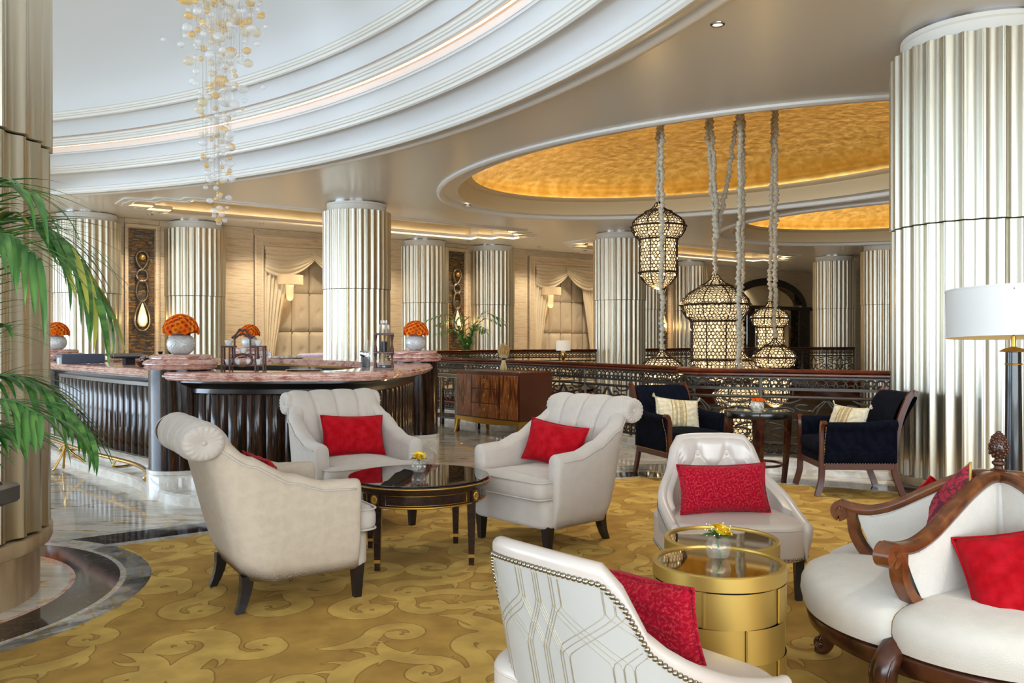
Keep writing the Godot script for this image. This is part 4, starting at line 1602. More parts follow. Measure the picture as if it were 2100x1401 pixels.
func bar():
	var P := bar_loop()
	var area := 0.0
	for i in P.size(): area += P[i].cross(P[(i + 1) % P.size()])
	bar_sign = 1.0 if area > 0 else -1.0
	var fl := area < 0
	var t := thing("bar_island", "oval lobby bar with pink marble counter, fluted ebony front and four capped posts", "bar")
	var rings := func(st: SurfaceTool, prof: Array):
		var g := 1
		var last := Vector2.ZERO
		for i in prof.size() - 1:
			var d := Vector2(prof[i + 1][0] - prof[i][0], prof[i + 1][1] - prof[i][1]).normalized()
			if last != Vector2.ZERO and absf(last.angle_to(d)) > 0.6: g = 3 - g
			last = d
			st.set_smooth_group(g)
			grid(st, [loop_off(P, prof[i][0], prof[i][1]), loop_off(P, prof[i + 1][0], prof[i + 1][1])], true, false, fl)
	var st := ST()
	rings.call(st, [[-0.5, 0.965], [-0.02, 0.965], [0.0, 0.967], [0.012, 0.978], [0.012, 0.986], [0.028, 0.992], [0.03, 1.006], [0.018, 1.014], [0.018, 1.022], [0.006, 1.034], [-0.01, 1.036], [-0.5, 1.036], [-0.5, 0.965]])
	obj("countertop", st, M.pink_marble, t)
	st = ST()
	rings.call(st, [[-0.2, 0.86], [-0.16, 0.865], [-0.16, 0.9], [-0.1, 0.93], [-0.07, 0.95], [-0.07, 0.966]])
	obj("frieze", st, M.black_lacquer, t)
	st = ST()
	rings.call(st, [[-0.23, 0.0], [-0.23, 0.9]])
	rings.call(st, [[-0.46, 0.97], [-0.46, 0.0]])
	obj("carcass", st, M.black_lacquer, t)
	st = ST()
	rings.call(st, [[-0.5, 0.935], [-0.505, 0.94], [-0.505, 0.965]])
	obj("brass_edge", st, M.brass, t)
	st = ST()
	rings.call(st, [[0.06, 0.0], [0.06, 0.075], [0.04, 0.09], [-0.12, 0.09], [-0.12, 0.19], [-0.14, 0.205], [-0.23, 0.205]])
	obj("plinth", st, M.white_marble, t)
	# fluted front, panel by panel
	var c := Curve3D.new()
	c.bake_interval = 0.02
	var lp := loop_off(P, -0.22, 0.0)
	lp.append(lp[0])
	for p in lp: c.add_point(p)
	var L := c.get_baked_length()
	var n := int(L / 0.15)
	for i in n:
		st = ST()
		var rows := []
		for y in [0.205, 0.23, 0.85, 0.87]:
			var row := PackedVector3Array()
			for j in 11:
				var q := (i + j / 10.0) * L / n
				var p := c.sample_baked(q)
				var tan := (c.sample_baked(fmod(q + 0.02, L)) - c.sample_baked(fmod(q - 0.02 + L, L))).normalized()
				var nor := tan.cross(Vector3.UP) * bar_sign
				var u := -1.0 + j / 5.0
				var k := 0.7 if y == 0.205 or y == 0.87 else 1.0
				row.append(p + nor * (0.05 * k * sqrt(maxf(0.0, 1 - u * u * 0.97))) + Vector3(0, y, 0))
			rows.append(row)
		grid(st, rows, false, false, fl)
		obj("flute_panel", st, M.ebony, t)
	# foot rail
	st = ST()
	tube(st, loop_off(P, 0.05, 0.20).slice(108, 160), 0.019, 8)
	var fr := obj("foot_rail", st, M.brass, t)
	for i in range(110, 160, 12):
		st = ST()
		var a := loop_off(P, 0.05, 0.20)[i]
		var b := loop_off(P, -0.12, 0.13)[i]
		var m := loop_off(P, 0.07, 0.13)[i]
		tube(st, spline([a, m, b], 6), 0.012, 6)
		obj("bracket", st, M.brass, fr)
	# posts
	for e in [[-2.755, 7.1], [-1.09, 9.65], [-5.6, 10.5], [-3.75, 12.2]]:
		var at := pd(e[0], e[1])
		st = ST()
		lathe(st, [[0.25, 0.235], [0.25, 1.055]], 48, Transform3D(Basis(), at))
		var po := obj("post", st, M.ebony, t)
		st = ST()
		lathe(st, [[0.268, 0.0], [0.268, 0.18], [0.262, 0.2], [0.268, 0.205], [0.268, 0.235], [0.24, 0.236]], 48, Transform3D(Basis(), at))
		obj("stone_base", st, M.white_marble, po)
		st = ST()
		lathe(st, [[0.0, 1.05], [0.27, 1.05], [0.272, 1.056], [0.285, 1.06], [0.288, 1.068], [0.276, 1.078], [0.283, 1.085], [0.297, 1.09], [0.297, 1.1], [0.288, 1.112], [0.265, 1.128], [0.238, 1.13], [0.243, 1.136], [0.243, 1.15], [0.238, 1.162], [0.22, 1.17], [0.0, 1.17]], 48, Transform3D(Basis(), at))
		obj("marble_cap", st, M.pink_marble, po)

var rose_mesh: ArrayMesh
func make_rose() -> ArrayMesh:   # radius about 1, opening up along +y
	if rose_mesh: return rose_mesh
	var st := ST()
	for L in 6:
		var n: int = [2, 3, 3, 4, 5, 6][L]
		var r0: float = [0.11, 0.23, 0.37, 0.53, 0.70, 0.84][L]
		var hh: float = [0.92, 0.95, 0.94, 0.88, 0.78, 0.62][L]
		for k in n:
			var a0 := TAU * k / n + L * 1.1
			var rows := []
			for i in 5:
				var v := i / 4.0
				var row := PackedVector3Array()
				for j in 6:
					var u := -1.0 + j / 2.5
					var a := a0 + u * (PI / n) * 1.35
					var r := r0 * (0.45 + 0.55 * pow(v, 0.6)) + 0.16 * pow(v, 6) * (0.4 + r0) + 0.035 * u * (1 if k % 2 else 1)
					row.append(Vector3(cos(a) * r, hh * (0.15 + 0.85 * v - 0.10 * u * u * v) - 0.05 * pow(v, 6), sin(a) * r))
				rows.append(row)
			grid(st, rows, false, false, true)
	ball(st, Vector3(0, 0.78, 0), Vector3(0.06, 0.14, 0.06), 6, 4)
	rose_mesh = fin(st)
	return rose_mesh

func rose_bowl(at: Vector3, k: float, which: int):
	var v := thing("glass_vase", ["crackled silver glass bowl on the front marble-capped post of the bar", "crackled silver glass bowl on the right marble-capped bar post", "crackled silver glass bowl on the leftmost bar post, behind palm leaves", "crackled silver glass bowl on the rear bar post, behind the cup rack"][which], "vase", at, 0, "crackle glass bowls on the bar posts")
	var st := ST()
	lathe(st, [[0.0, 0.0], [0.055, 0.0], [0.075, 0.008], [0.098, 0.032], [0.111, 0.065], [0.113, 0.088], [0.108, 0.115], [0.094, 0.143], [0.078, 0.158]], 40, Transform3D(Basis.from_scale(Vector3.ONE * k), Vector3.ZERO))
	obj("bowl", st, M.crackle, v)
	st = ST()
	lathe(st, [[0.078, 0.158], [0.072, 0.166], [0.078, 0.178], [0.08, 0.186], [0.074, 0.186], [0.066, 0.168]], 40, Transform3D(Basis.from_scale(Vector3.ONE * k), Vector3.ZERO))
	obj("rim", st, M.steel, v)
	var b := thing("rose_dome", ["dome of orange roses over the front bar post", "dome of orange roses over the right bar post", "dome of orange roses over the leftmost bar post, partly behind palm leaves", "dome of orange roses over the rear bar post, above the cup rack"][which], "flowers", at + Vector3(0, 0.18 * k, 0), which * 1.3, "orange rose domes")
	st = ST()
	lathe(st, [[0.0, 0.0], [0.05, -0.01], [0.115, 0.0], [0.125, 0.03], [0.1, 0.09], [0.05, 0.12], [0.0, 0.13]], 20, Transform3D(Basis.from_scale(Vector3.ONE * k), Vector3.ZERO))
	obj("leaf_core", st, M.orange_dark, b)
	var rs := make_rose()
	var n := 62
	for i in n:
		var y := 1.0 - (i + 0.5) / n * 1.02
		var rr := sqrt(maxf(0.0, 1 - y * y))
		var a := GOLDEN * i
		var d := Vector3(cos(a) * rr, y, sin(a) * rr)
		var up := d
		var x := up.cross(Vector3(0.3, 0.2, 1)).normalized()
		var p := Vector3(d.x * 0.122, d.y * 0.125 + 0.008, d.z * 0.122) * k
		obj("rose", rs, [M.orange, M.orange2, M.orange3][i % 3], b, Transform3D(Basis(x, up, x.cross(up)) * Basis.from_scale(Vector3.ONE * 0.0285 * k), p))

func on_bar(x: float, d: float, y := 1.036) -> Vector3: return Vector3(x, y, -d)

func bar_things():
	rose_bowl(pd(-2.755, 7.1, 1.17), 1.0, 0)
	rose_bowl(pd(-1.09, 9.65, 1.17), 1.0, 1)
	rose_bowl(pd(-5.6, 10.5, 1.17), 1.0, 2)
	rose_bowl(pd(-3.75, 12.2, 1.17), 1.0, 3)
	# cup rack
	var t := thing("cup_rack", "carved wooden tiered rack holding small cups on the bar counter", "rack", on_bar(-2.2, 7.0), 0.1)
	var st := ST(false)
	var w := 0.165
	var dz := 0.05
	for sx in [-1, 1]:
		for sz in [-1, 1]:
			for x in [w, w * 0.62, w * 0.38]:
				var top: float = 0.205 if x == w else (0.20 if x > 0.09 else 0.29)
				if x < 0.09 and sz < 0: continue
				st = ST(false)
				box(st, Vector3(x * sx, top / 2 if x != w * 0.38 else 0.2, dz * sz), Vector3(0.014, top if x != w * 0.38 else 0.18, 0.014), 0.002)
				obj("post", st, M.dark_wood_red, t)
	for e in [[0.0, 0.045, 2 * w], [-0.12, 0.20, 0.11], [0.12, 0.20, 0.11], [0.0, 0.135, 0.17]]:
		st = ST(false)
		box(st, Vector3(e[0], e[1], 0), Vector3(e[2], 0.013, 0.11), 0.002)
		obj("shelf", st, M.dark_wood_red, t)
	st = ST()
	tube(st, circle3(Vector3(0, 0.088, 0.05), 0.075, 0.05), 0.009, 6, true)
	obj("round_fret", st, M.dark_wood_red, t)
	st = ST()
	tube(st, spline([Vector3(-0.085, 0.27, 0.05), Vector3(-0.05, 0.30, 0.05), Vector3(-0.02, 0.34, 0.05), Vector3(0, 0.325, 0.05), Vector3(0.02, 0.34, 0.05), Vector3(0.05, 0.30, 0.05), Vector3(0.085, 0.27, 0.05)], 5), 0.009, 6)
	tube(st, spline([Vector3(-0.07, 0.26, 0.05), Vector3(0, 0.305, 0.05), Vector3(0.07, 0.26, 0.05)], 5), 0.008, 6)
	obj("crest", st, M.dark_wood_red, t)
	st = ST()
	lathe(st, [[0.0, 0.0], [0.016, 0.0], [0.019, 0.006], [0.031, 0.034], [0.034, 0.046], [0.031, 0.046], [0.016, 0.008], [0, 0.006]], 20)
	var cup := fin(st)
	var k := 0
	for e in [[-0.12, 0.205], [0.12, 0.205], [0.0, 0.14], [-0.12, 0.05], [-0.05, 0.05], [0.05, 0.05], [0.12, 0.05]]:
		var c := obj("small_cup", cup, M.white, null, Transform3D(Basis(), t.position + Vector3(e[0], e[1], 0.01)))
		tag(c, ["white cup on the upper left shelf of the rack", "white cup on the upper right shelf of the rack", "white cup on the middle shelf of the rack", "cup at the left end of the rack's lowest shelf", "cup left of centre on the rack's lowest shelf", "cup right of centre on the rack's lowest shelf", "cup at the right end of the rack's lowest shelf"][k], "cup", "cups in the wooden rack")
		k += 1
	# slow drip coffee tower
	t = thing("drip_tower", "wooden slow-drip coffee tower with glass vessels beside the right rose bowl", "coffee maker", on_bar(-1.12, 7.45), 0.12)
	st = ST(false)
	for e in [[0.006, 0.17, 0.15], [0.145, 0.17, 0.13], [0.305, 0.17, 0.13]]:
		st = ST(false)
		box(st, Vector3(0, e[0], 0), Vector3(e[1], 0.017, e[2]), 0.003)
		obj("shelf", st, M.dark_wood_red, t)
	for sx in [-1, 1]:
		st = ST()
		var pr := []
		for i in 25: pr.append([0.012 + 0.005 * cos(i / 24.0 * TAU * 2), 0.012 + 0.29 * i / 24.0])
		lathe(st, pr, 12, Transform3D(Basis(), Vector3(0.072 * sx, 0, 0)))
		obj("turned_post", st, M.dark_wood_red, t)
	st = ST()
	lathe(st, [[0.0, 0.312], [0.05, 0.312], [0.052, 0.32], [0.052, 0.385], [0.03, 0.402], [0.03, 0.425], [0.034, 0.425]], 24)
	obj("water_globe", st, M.glass_grey, t)
	st = ST()
	lathe(st, [[0.0, 0.15], [0.028, 0.152], [0.03, 0.24], [0.0, 0.241]], 20)
	obj("coffee_grounds", st, M.black, t)
	st = ST()
	lathe(st, [[0.0, 0.27], [0.012, 0.27], [0.006, 0.285], [0.018, 0.302]], 12)
	obj("funnel", st, M.glass_grey, t)
	st = ST()
	lathe(st, [[0.0, 0.014], [0.058, 0.014], [0.06, 0.026], [0.034, 0.09], [0.024, 0.12], [0.03, 0.13]], 24)
	obj("carafe", st, M.glass_grey, t)
	st = ST()
	lathe(st, [[0.0, 0.0145], [0.054, 0.0145], [0.054, 0.035], [0.0, 0.036]], 24)
	obj("coffee", st, M.black, t)
	# twisted crystal vase
	t = thing("crystal_vase", "tall twisted clear crystal vase on the bar beside the coffee tower", "vase", on_bar(-1.29, 7.75))
	st = ST()
	var rows := []
	for i in 17:
		var v := i / 16.0
		var row := PackedVector3Array()
		for j in 16:
			var a := TAU * j / 16 + v * 1.6
			var rr := (0.028 + 0.018 * sin(PI * pow(v, 0.8)) + 0.008 * v) * (1 + 0.12 * cos(4 * a - v * 6))
			row.append(Vector3(cos(a) * rr, 0.25 * v, sin(a) * rr))
		rows.append(row)
	grid(st, rows, true, false, true)
	fan(st, rows[0], false)
	obj("body", st, M.glass_grey, t)
	# small silver sculpture
	t = thing("silver_ornament", "crumpled silver ornament on a black stand left of the crystal vase", "ornament", on_bar(-1.36, 7.95))
	st = ST(false)
	box(st, Vector3(0, 0.05, 0), Vector3(0.07, 0.10, 0.05), 0.005)
	obj("stand", st, M.black, t)
	st = ST(false)
	for i in 9: ball(st, Vector3(rng.randf_range(-0.045, 0.02), 0.12 + rng.randf_range(-0.03, 0.03), rng.randf_range(-0.02, 0.02)), Vector3.ONE * rng.randf_range(0.018, 0.03), 7, 5)
	obj("foil", st, M.steel, t)
	# flat crystal tray on the counter
	t = thing("serving_tray", "low tray of clear crystal glasses on the bar counter right of the cup rack", "tray", on_bar(-1.72, 7.05))
	st = ST()
	lathe(st, [[0.0, 0.0], [0.13, 0.0], [0.15, 0.012], [0.14, 0.012], [0.12, 0.006], [0.0, 0.006]], 40)
	obj("plate", st, M.steel, t)
	for i in 10:
		st = ST(false)
		var a := GOLDEN * i
		var rr := 0.1 * sqrt(i / 10.0)
		lathe(st, [[0.0, 0.007], [0.016, 0.007], [0.02, 0.03], [0.0, 0.03]], 8, Transform3D(Basis(), Vector3(cos(a) * rr, 0, sin(a) * rr)))
		tag(obj("crystal_glass", st, M.glass_grey, null, Transform3D(Basis(), t.position)), "tiny clear crystal glass standing on the low tray on the bar", "glass", "tiny glasses on the tray")
	# things on the left counter
	t = thing("pos_printer", "long slate grey box on the left part of the bar counter", "box", on_bar(-4.55, 9.0), 0.75)
	st = ST(false)
	box(st, Vector3(0, 0.055, 0), Vector3(0.42, 0.10, 0.22), 0.008)
	obj("case", st, M.slate, t)
	st = ST(false)
	box(st, Vector3(-0.225, 0.035, 0.08), Vector3(0.03, 0.07, 0.05), 0.003)
	obj("cable_clip", st, M.white, t)
	t = thing("till_screen", "black flat till screen lying tilted on the bar left of the front post", "screen", on_bar(-3.95, 8.75), 0.7)
	st = ST(false)
	box(st, Vector3(0, 0.09, 0), Vector3(0.36, 0.02, 0.24), 0.004, Basis(Vector3.RIGHT, 0.12))
	obj("panel", st, M.black, t)
	st = ST(false)
	box(st, Vector3(0.02, 0.04, 0), Vector3(0.1, 0.08, 0.1), 0.004)
	obj("foot", st, M.black, t)
	t = thing("wire_basket", "brown basket of crumpled foil left of the front rose bowl", "basket", on_bar(-3.45, 8.05), 0.3)
	st = ST()
	lathe(st, [[0.0, 0.0], [0.06, 0.0], [0.1, 0.05], [0.095, 0.05], [0.055, 0.006], [0, 0.006]], 16)
	obj("bowl", st, M.walnut, t)
	st = ST(false)
	for i in 14: ball(st, Vector3(rng.randf_range(-0.06, 0.06), 0.06 + rng.randf_range(-0.01, 0.03), rng.randf_range(-0.06, 0.06)), Vector3.ONE * rng.randf_range(0.014, 0.024), 6, 4)
	obj("foil", st, M.steel, t)
	for i in 2:
		t = thing("pouring_spout", ["dark conical spout standing left of the front rose bowl", "dark conical spout standing just behind the front rose bowl"][i], "spout", pd([-3.42, -3.32][i], 8.3, 1.036), 0.6, "dark spouts behind the front bowl")
		st = ST()
		lathe(st, [[0.006, 0.0], [0.006, 0.1], [0.012, 0.11], [0.026, 0.14], [0.022, 0.14], [0.0, 0.115]], 12)
		obj("cone", st, M.black, t)
	# biscuits and cups on the far counter
	t = thing("biscuit_plate", "plate of pale round biscuits on the far bar counter behind the rack", "plate", on_bar(-3.05, 11.55))
	st = ST()
	lathe(st, [[0.0, 0.0], [0.2, 0.0], [0.24, 0.012], [0.2, 0.008], [0, 0.008]], 32)
	obj("dish", st, M.white, t)
	st = ST()
	lathe(st, [[0.0, 0.0], [0.03, 0.0], [0.034, 0.012], [0.026, 0.026], [0.0, 0.03]], 12)
	var bis := fin(st)
	for i in 16:
		var a := GOLDEN * i
		var rr := 0.18 * sqrt(i / 16.0)
		tag(obj("biscuit", bis, M.cream_cotton, null, Transform3D(Basis(), t.position + Vector3(cos(a) * rr, 0.009, sin(a) * rr))), "pale round biscuit on the plate on the far bar counter", "biscuit", "biscuits on the plate")
	for i in 4:
		st = ST()
		lathe(st, [[0.0, 0.0], [0.03, 0.0], [0.034, 0.09], [0.03, 0.09], [0.026, 0.005], [0, 0.005]], 16)
		tag(obj("tumbler", st, M.glass_grey, null, Transform3D(Basis(), on_bar(-3.35 - 0.1 * i, 11.75 + 0.03 * i))), "clear tumbler in the row on the far bar counter", "glass", "tumblers on the far counter")

func circle3(c: Vector3, rx: float, ry: float, n := 28) -> PackedVector3Array:
	var o := PackedVector3Array()
	for i in n: o.append(c + Vector3(cos(TAU * i / n) * rx, sin(TAU * i / n) * ry, 0))
	return o

# ---------- soft shapes ----------
func rrect(w: float, d: float, r: float, y: float, n := 6) -> PackedVector3Array:
	var o := PackedVector3Array()
	r = minf(r, minf(w, d) * 0.499)
	for q in 4:
		var c := Vector2((w / 2 - r) * [1, -1, -1, 1][q], (d / 2 - r) * [1, 1, -1, -1][q])
		for i in n + 1:
			var a := PI / 2 * (q + float(i) / n)
			o.append(Vector3(c.x + cos(a) * r, y, c.y + sin(a) * r))
	return o

func soft_box(st: SurfaceTool, w: float, d: float, h: float, rc := 0.06, e := 0.04, dome := 0.02, xf := Transform3D.IDENTITY):   # base at y=0
	var rows := []
	for i in 6:
		var a := PI / 2 * i / 5.0
		rows.append(rrect(w - 2 * e * (1 - sin(a)), d - 2 * e * (1 - sin(a)), rc, e * (1 - cos(a))))
	for i in 6:
		var a := PI / 2 * i / 5.0
		rows.append(rrect(w - 2 * e * (1 - cos(a)), d - 2 * e * (1 - cos(a)), rc, h - e + e * sin(a)))
	for k in [0.85, 0.6, 0.3]: rows.append(rrect((w - 2 * e) * k, (d - 2 * e) * k, rc * k, h + dome * (1 - k * k)))
	for i in rows.size():
		var row: PackedVector3Array = rows[i]
		for j in row.size(): row[j] = xf * row[j]
		rows[i] = row
	grid(st, rows, true, false, true)
	fan(st, rows[-1], true)
	fan(st, rows[0], false)

func pillow_parts(t: Node3D, w: float, h: float, th: float, m: Material, pipe: Material = null):
	var st := ST()
	for s in [1, -1]:
		var rows := []
		for i in 17:
			var row := PackedVector3Array()
			for j in 21:
				var u := -1.0 + j / 10.0
				var v := -1.0 + i / 8.0
				var x := u * w / 2 * (1 - 0.07 * (1 - v * v) * absf(u))
				var y := v * h / 2 * (1 - 0.09 * (1 - u * u) * absf(v))
				var e := pow(maxf(0.0, (1 - u * u) * (1 - v * v)), 0.42)
				var wr := 0.006 * sin(u * 13 + v * 5) * (u * u + v * v) * e + 0.004 * sin(v * 17 - u * 9) * e
				row.append(Vector3(x, y, s * (th / 2 * e + wr)))
			rows.append(row)
		grid(st, rows, false, false, s < 0)
	obj("cover", st, m, t)
	st = ST()
	var path := PackedVector3Array()
	for k in 80:
		var q := k / 20.0
		var f := fmod(q, 1.0) * 2 - 1
		var u: float = [f, 1.0, -f, -1.0][int(q)]
		var v: float = [-1.0, f, 1.0, -f][int(q)]
		path.append(Vector3(u * w / 2 * (1 - 0.07 * (1 - v * v) * absf(u)), v * h / 2 * (1 - 0.09 * (1 - u * u) * absf(v)), 0))
	tube(st, path, 0.005, 6, true)
	obj("piping", st, pipe if pipe else m, t)

func cushion(label: String, xf: Transform3D, w: float, h: float, th: float, m: Material, group := "", pipe: Material = null) -> Node3D:
	var t := thing("cushion", label, "cushion", Vector3.ZERO, 0, group)
	t.transform = xf
	pillow_parts(t, w, h, th, m, pipe)
	return t

# ---------- cream club armchairs ----------
func u_path(hw: float, zf: float, zb: float, rc: float, n := 40) -> Array:   # [point, outward normal, backness] from front left round the back to front right
	var pts := [Vector2(-hw, zf)]
	for i in 8: pts.append(Vector2(-hw, lerpf(zf, zb + rc, (i + 1) / 8.0)))
	for i in 10:
		var a := PI + PI / 2 * (i + 1) / 10.0
		pts.append(Vector2(-hw + rc + cos(a) * rc, zb + rc + sin(a) * rc))
	for i in 8: pts.append(Vector2(lerpf(-hw + rc, hw - rc, (i + 1) / 8.0), zb))
	for i in 10:
		var a := -PI / 2 + PI / 2 * (i + 1) / 10.0
		pts.append(Vector2(hw - rc + cos(a) * rc, zb + rc + sin(a) * rc))
	for i in 8: pts.append(Vector2(hw, lerpf(zb + rc, zf, (i + 1) / 8.0)))
	var out := []
	for i in pts.size():
		var t: Vector2 = (pts[mini(i + 1, pts.size() - 1)] - pts[maxi(i - 1, 0)]).normalized()
		var nor := Vector2(-t.y, t.x)   # outward: left side travels towards -z
		if nor.dot(pts[i] - Vector2(0, (zf + zb) / 2)) < 0: nor = -nor
		out.append([pts[i], nor, smoothstep(zf - 0.05, zb, pts[i].y)])
	return out

func shell_mesh(U: Array, y0: float, yin: float, top: Callable, thick: float, lean: float, flare: float) -> ArrayMesh:
	var st := ST()
	var rows := []
	var n := U.size()
	for i in n:
		var p: Vector2 = U[i][0]
		var nor: Vector2 = U[i][1]
		var b: float = U[i][2]
		var H: float = top.call(p, b)
		var row := PackedVector3Array()
		var sec := []
		for k in 7: sec.append([0.0, lerpf(y0, H - thick / 2, k / 6.0)])
		for k in 7:
			var a := PI * (k + 1) / 8.0
			sec.append([-thick / 2 + cos(a) * thick / 2, H - thick / 2 + sin(a) * thick / 2])
		for k in 4: sec.append([-thick, lerpf(H - thick / 2, yin, k / 3.0)])
		for s in sec:
			var o: float = s[0]
			var y: float = s[1]
			var under := smoothstep(y0 + 0.14, y0, y) * 0.03
			var q: Vector2 = p + nor * (o - under)
			row.append(Vector3(q.x + signf(q.x) * flare * (y - 0.4) * (1 - b), y, q.y - b * lean * (y - 0.4)))
		rows.append(row)
	# rounded fronts
	var first := []
	for e in [0, n - 1]:
		var add := []
		var c := Vector3.ZERO
		for v in rows[e]: c += v
		c /= rows[e].size()
		for k in 3:
			var s: float = [0.97, 0.90, 0.75][k]
			var z: float = [0.012, 0.024, 0.032][k]
			var row := PackedVector3Array()
			for v in rows[e]:
				var d: Vector3 = v - c
				row.append(c + Vector3(d.x * s, d.y * (1 - (1 - s) * 0.25), d.z) + Vector3(0, 0, z))
			add.append(row)
		if e == 0:
			for k in 3: first.push_front(add[k])
		else:
			rows.append_array(add)
	rows = first + rows
	grid(st, rows, true, false, false)
	fan(st, rows[0], true)
	fan(st, rows[-1], false)
	return fin(st)

func club_chair() -> Node3D:   # faces +z
	var t := thing("armchair", "x", "armchair", Vector3.ZERO, 0, "cream club armchairs round the coffee table")
	var U := u_path(0.385, 0.25, -0.34, 0.17)
	var top := func(p: Vector2, b: float) -> float:
		return curve([-0.36, -0.31, -0.19, -0.05, 0.10, 0.25], [0.85, 0.835, 0.745, 0.655, 0.605, 0.60], p.y)
	var sh := obj("shell", shell_mesh(U, 0.15, 0.30, top, 0.105, 0.26, 0.06), M.cream, t)
	# piping along the top edge of the shell
	for off in [0.004, -0.100]:
		var path := PackedVector3Array()
		for u in U:
			var H: float = top.call(u[0], u[2]) - 0.045
			var q: Vector2 = u[0] + u[1] * off
			path.append(Vector3(q.x + signf(q.x) * 0.06 * (H - 0.4) * (1 - u[2]), H, q.y - u[2] * 0.26 * (H - 0.4)))
		var st := ST()
		tube(st, path, 0.005, 5)
		obj("piping", st, M.cream, sh)
	# channelled back that rolls over into a scroll
	var side := spline([Vector3(0, 0.38, -0.20), Vector3(0, 0.56, -0.235), Vector3(0, 0.72, -0.285), Vector3(0, 0.835, -0.345), Vector3(0, 0.895, -0.42), Vector3(0, 0.893, -0.49), Vector3(0, 0.84, -0.535), Vector3(0, 0.775, -0.53), Vector3(0, 0.735, -0.48), Vector3(0, 0.74, -0.43)], 5)
	var st := ST()
	var rows := []
	var hw := 0.318
	for i in side.size():
		var tan: Vector3 = (side[mini(i + 1, side.size() - 1)] - side[maxi(i - 1, 0)]).normalized()
		var nor := Vector3(0, -tan.z, tan.y)
		if i < 10 and nor.z < 0: nor = -nor
		var row := PackedVector3Array()
		var f := smoothstep(0, 6, i) * smoothstep(side.size() + 3, side.size() - 12, i)
		for j in 57:
			var u := -1.0 + j / 28.0
			var ch := 0.022 * pow(absf(sin(PI * 2.0 * (u + 1.0))), 0.22) * f
			var wide := hw * lerpf(0.82, 1.0, smoothstep(0.38, 0.74, side[i].y)) + 0.03 * smoothstep(0.74, 0.88, side[i].y)
			var edge := -0.03 * pow(absf(u), 10)
			row.append(side[i] + Vector3(u * wide, -0.014 * u * u * f + 0.018 * smoothstep(0.5, 1.0, absf(u)) * smoothstep(0.7, 0.9, side[i].y), 0) + nor * (ch - 0.01 + edge))
		rows.append(row)
	grid(st, rows, false, false, true)
	var back := obj("backrest", st, M.cream, t)
	# gathered ends of the scroll
	for s in [-1, 1]:
		st = ST()
		var c := Vector3(s * (hw + 0.028), 0.818, -0.455)
		var rr := []
		for k in 7:
			var r: float = [0.094, 0.095, 0.086, 0.068, 0.044, 0.026, 0.012][k]
			var o: float = [-0.03, -0.004, 0.014, 0.020, 0.019, 0.014, 0.008][k]
			var row := PackedVector3Array()
			for j in 72:
				var a := TAU * j / 72
				row.append(c + Vector3(s * (o + 0.0028 * cos(a * 18) * (1 if k in [2, 3] else 0)), sin(a) * r * 0.86, cos(a) * r))
			rr.append(row)
		grid(st, rr, true, false, s > 0)
		fan(st, rr[-1], s > 0)
		obj("scroll_end", st, M.cream, back)
		st = ST()
		ball(st, c + Vector3(s * 0.010, 0, 0), Vector3(0.008, 0.012, 0.012), 10, 6)
		obj("button", st, M.cream, back)
	# seat
	st = ST()
	soft_box(st, 0.675, 0.50, 0.175, 0.06, 0.03, 0.0, Transform3D(Basis(), Vector3(0, 0.15, 0.095)))
	obj("seat_base", st, M.cream, t)
	st = ST()
	soft_box(st, 0.565, 0.66, 0.135, 0.06, 0.05, 0.025, Transform3D(Basis(), Vector3(0, 0.315, 0.055)))
	soft_box(st, 0.68, 0.16, 0.133, 0.06, 0.05, 0.02, Transform3D(Basis(), Vector3(0, 0.316, 0.315)))
	var sc := obj("seat_cushion", st, M.cream, t)
	for y in [0.335, 0.435]:
		st = ST()
		var ring := rrect(0.678, 0.158, 0.06, y)
		for j in ring.size(): ring[j] += Vector3(0, 0, 0.315)
		tube(st, ring, 0.0055, 6, true)
		obj("piping", st, M.cream, sc)
	for e in [[-0.30, 0.29, 0.0, 0.0], [0.30, 0.29, 0.0, 0.0], [-0.25, -0.24, -0.015, -0.04], [0.25, -0.24, 0.015, -0.04]]:
		st = ST(false)
		leg(st, Vector3(e[0], 0.17, e[1]), Vector3(e[0] + e[2], 0.0, e[1] + e[3]), 0.029, 0.018)
		obj("leg", st, M.black_wood, t)
	return t

func leg(st: SurfaceTool, a: Vector3, b: Vector3, ra: float, rb: float, sides := 4):
	var rows := []
	for i in 5:
		var t := i / 4.0
		var row := PackedVector3Array()
		var q := 1.0 - pow(1 - t, 1.0)
		var p := a.lerp(b, t)
		p.x = lerpf(a.x, b.x, t * t); p.z = lerpf(a.z, b.z, t * t)
		for j in sides:
			var an := TAU * (j + 0.5) / sides
			row.append(p + Vector3(cos(an), 0, sin(an)) * lerpf(ra, rb, t) * 1.414)
		rows.append(row)
	st.set_smooth_group(-1)
	grid(st, rows, true, false, false)
	fan(st, rows[0], true); fan(st, rows[-1], false)

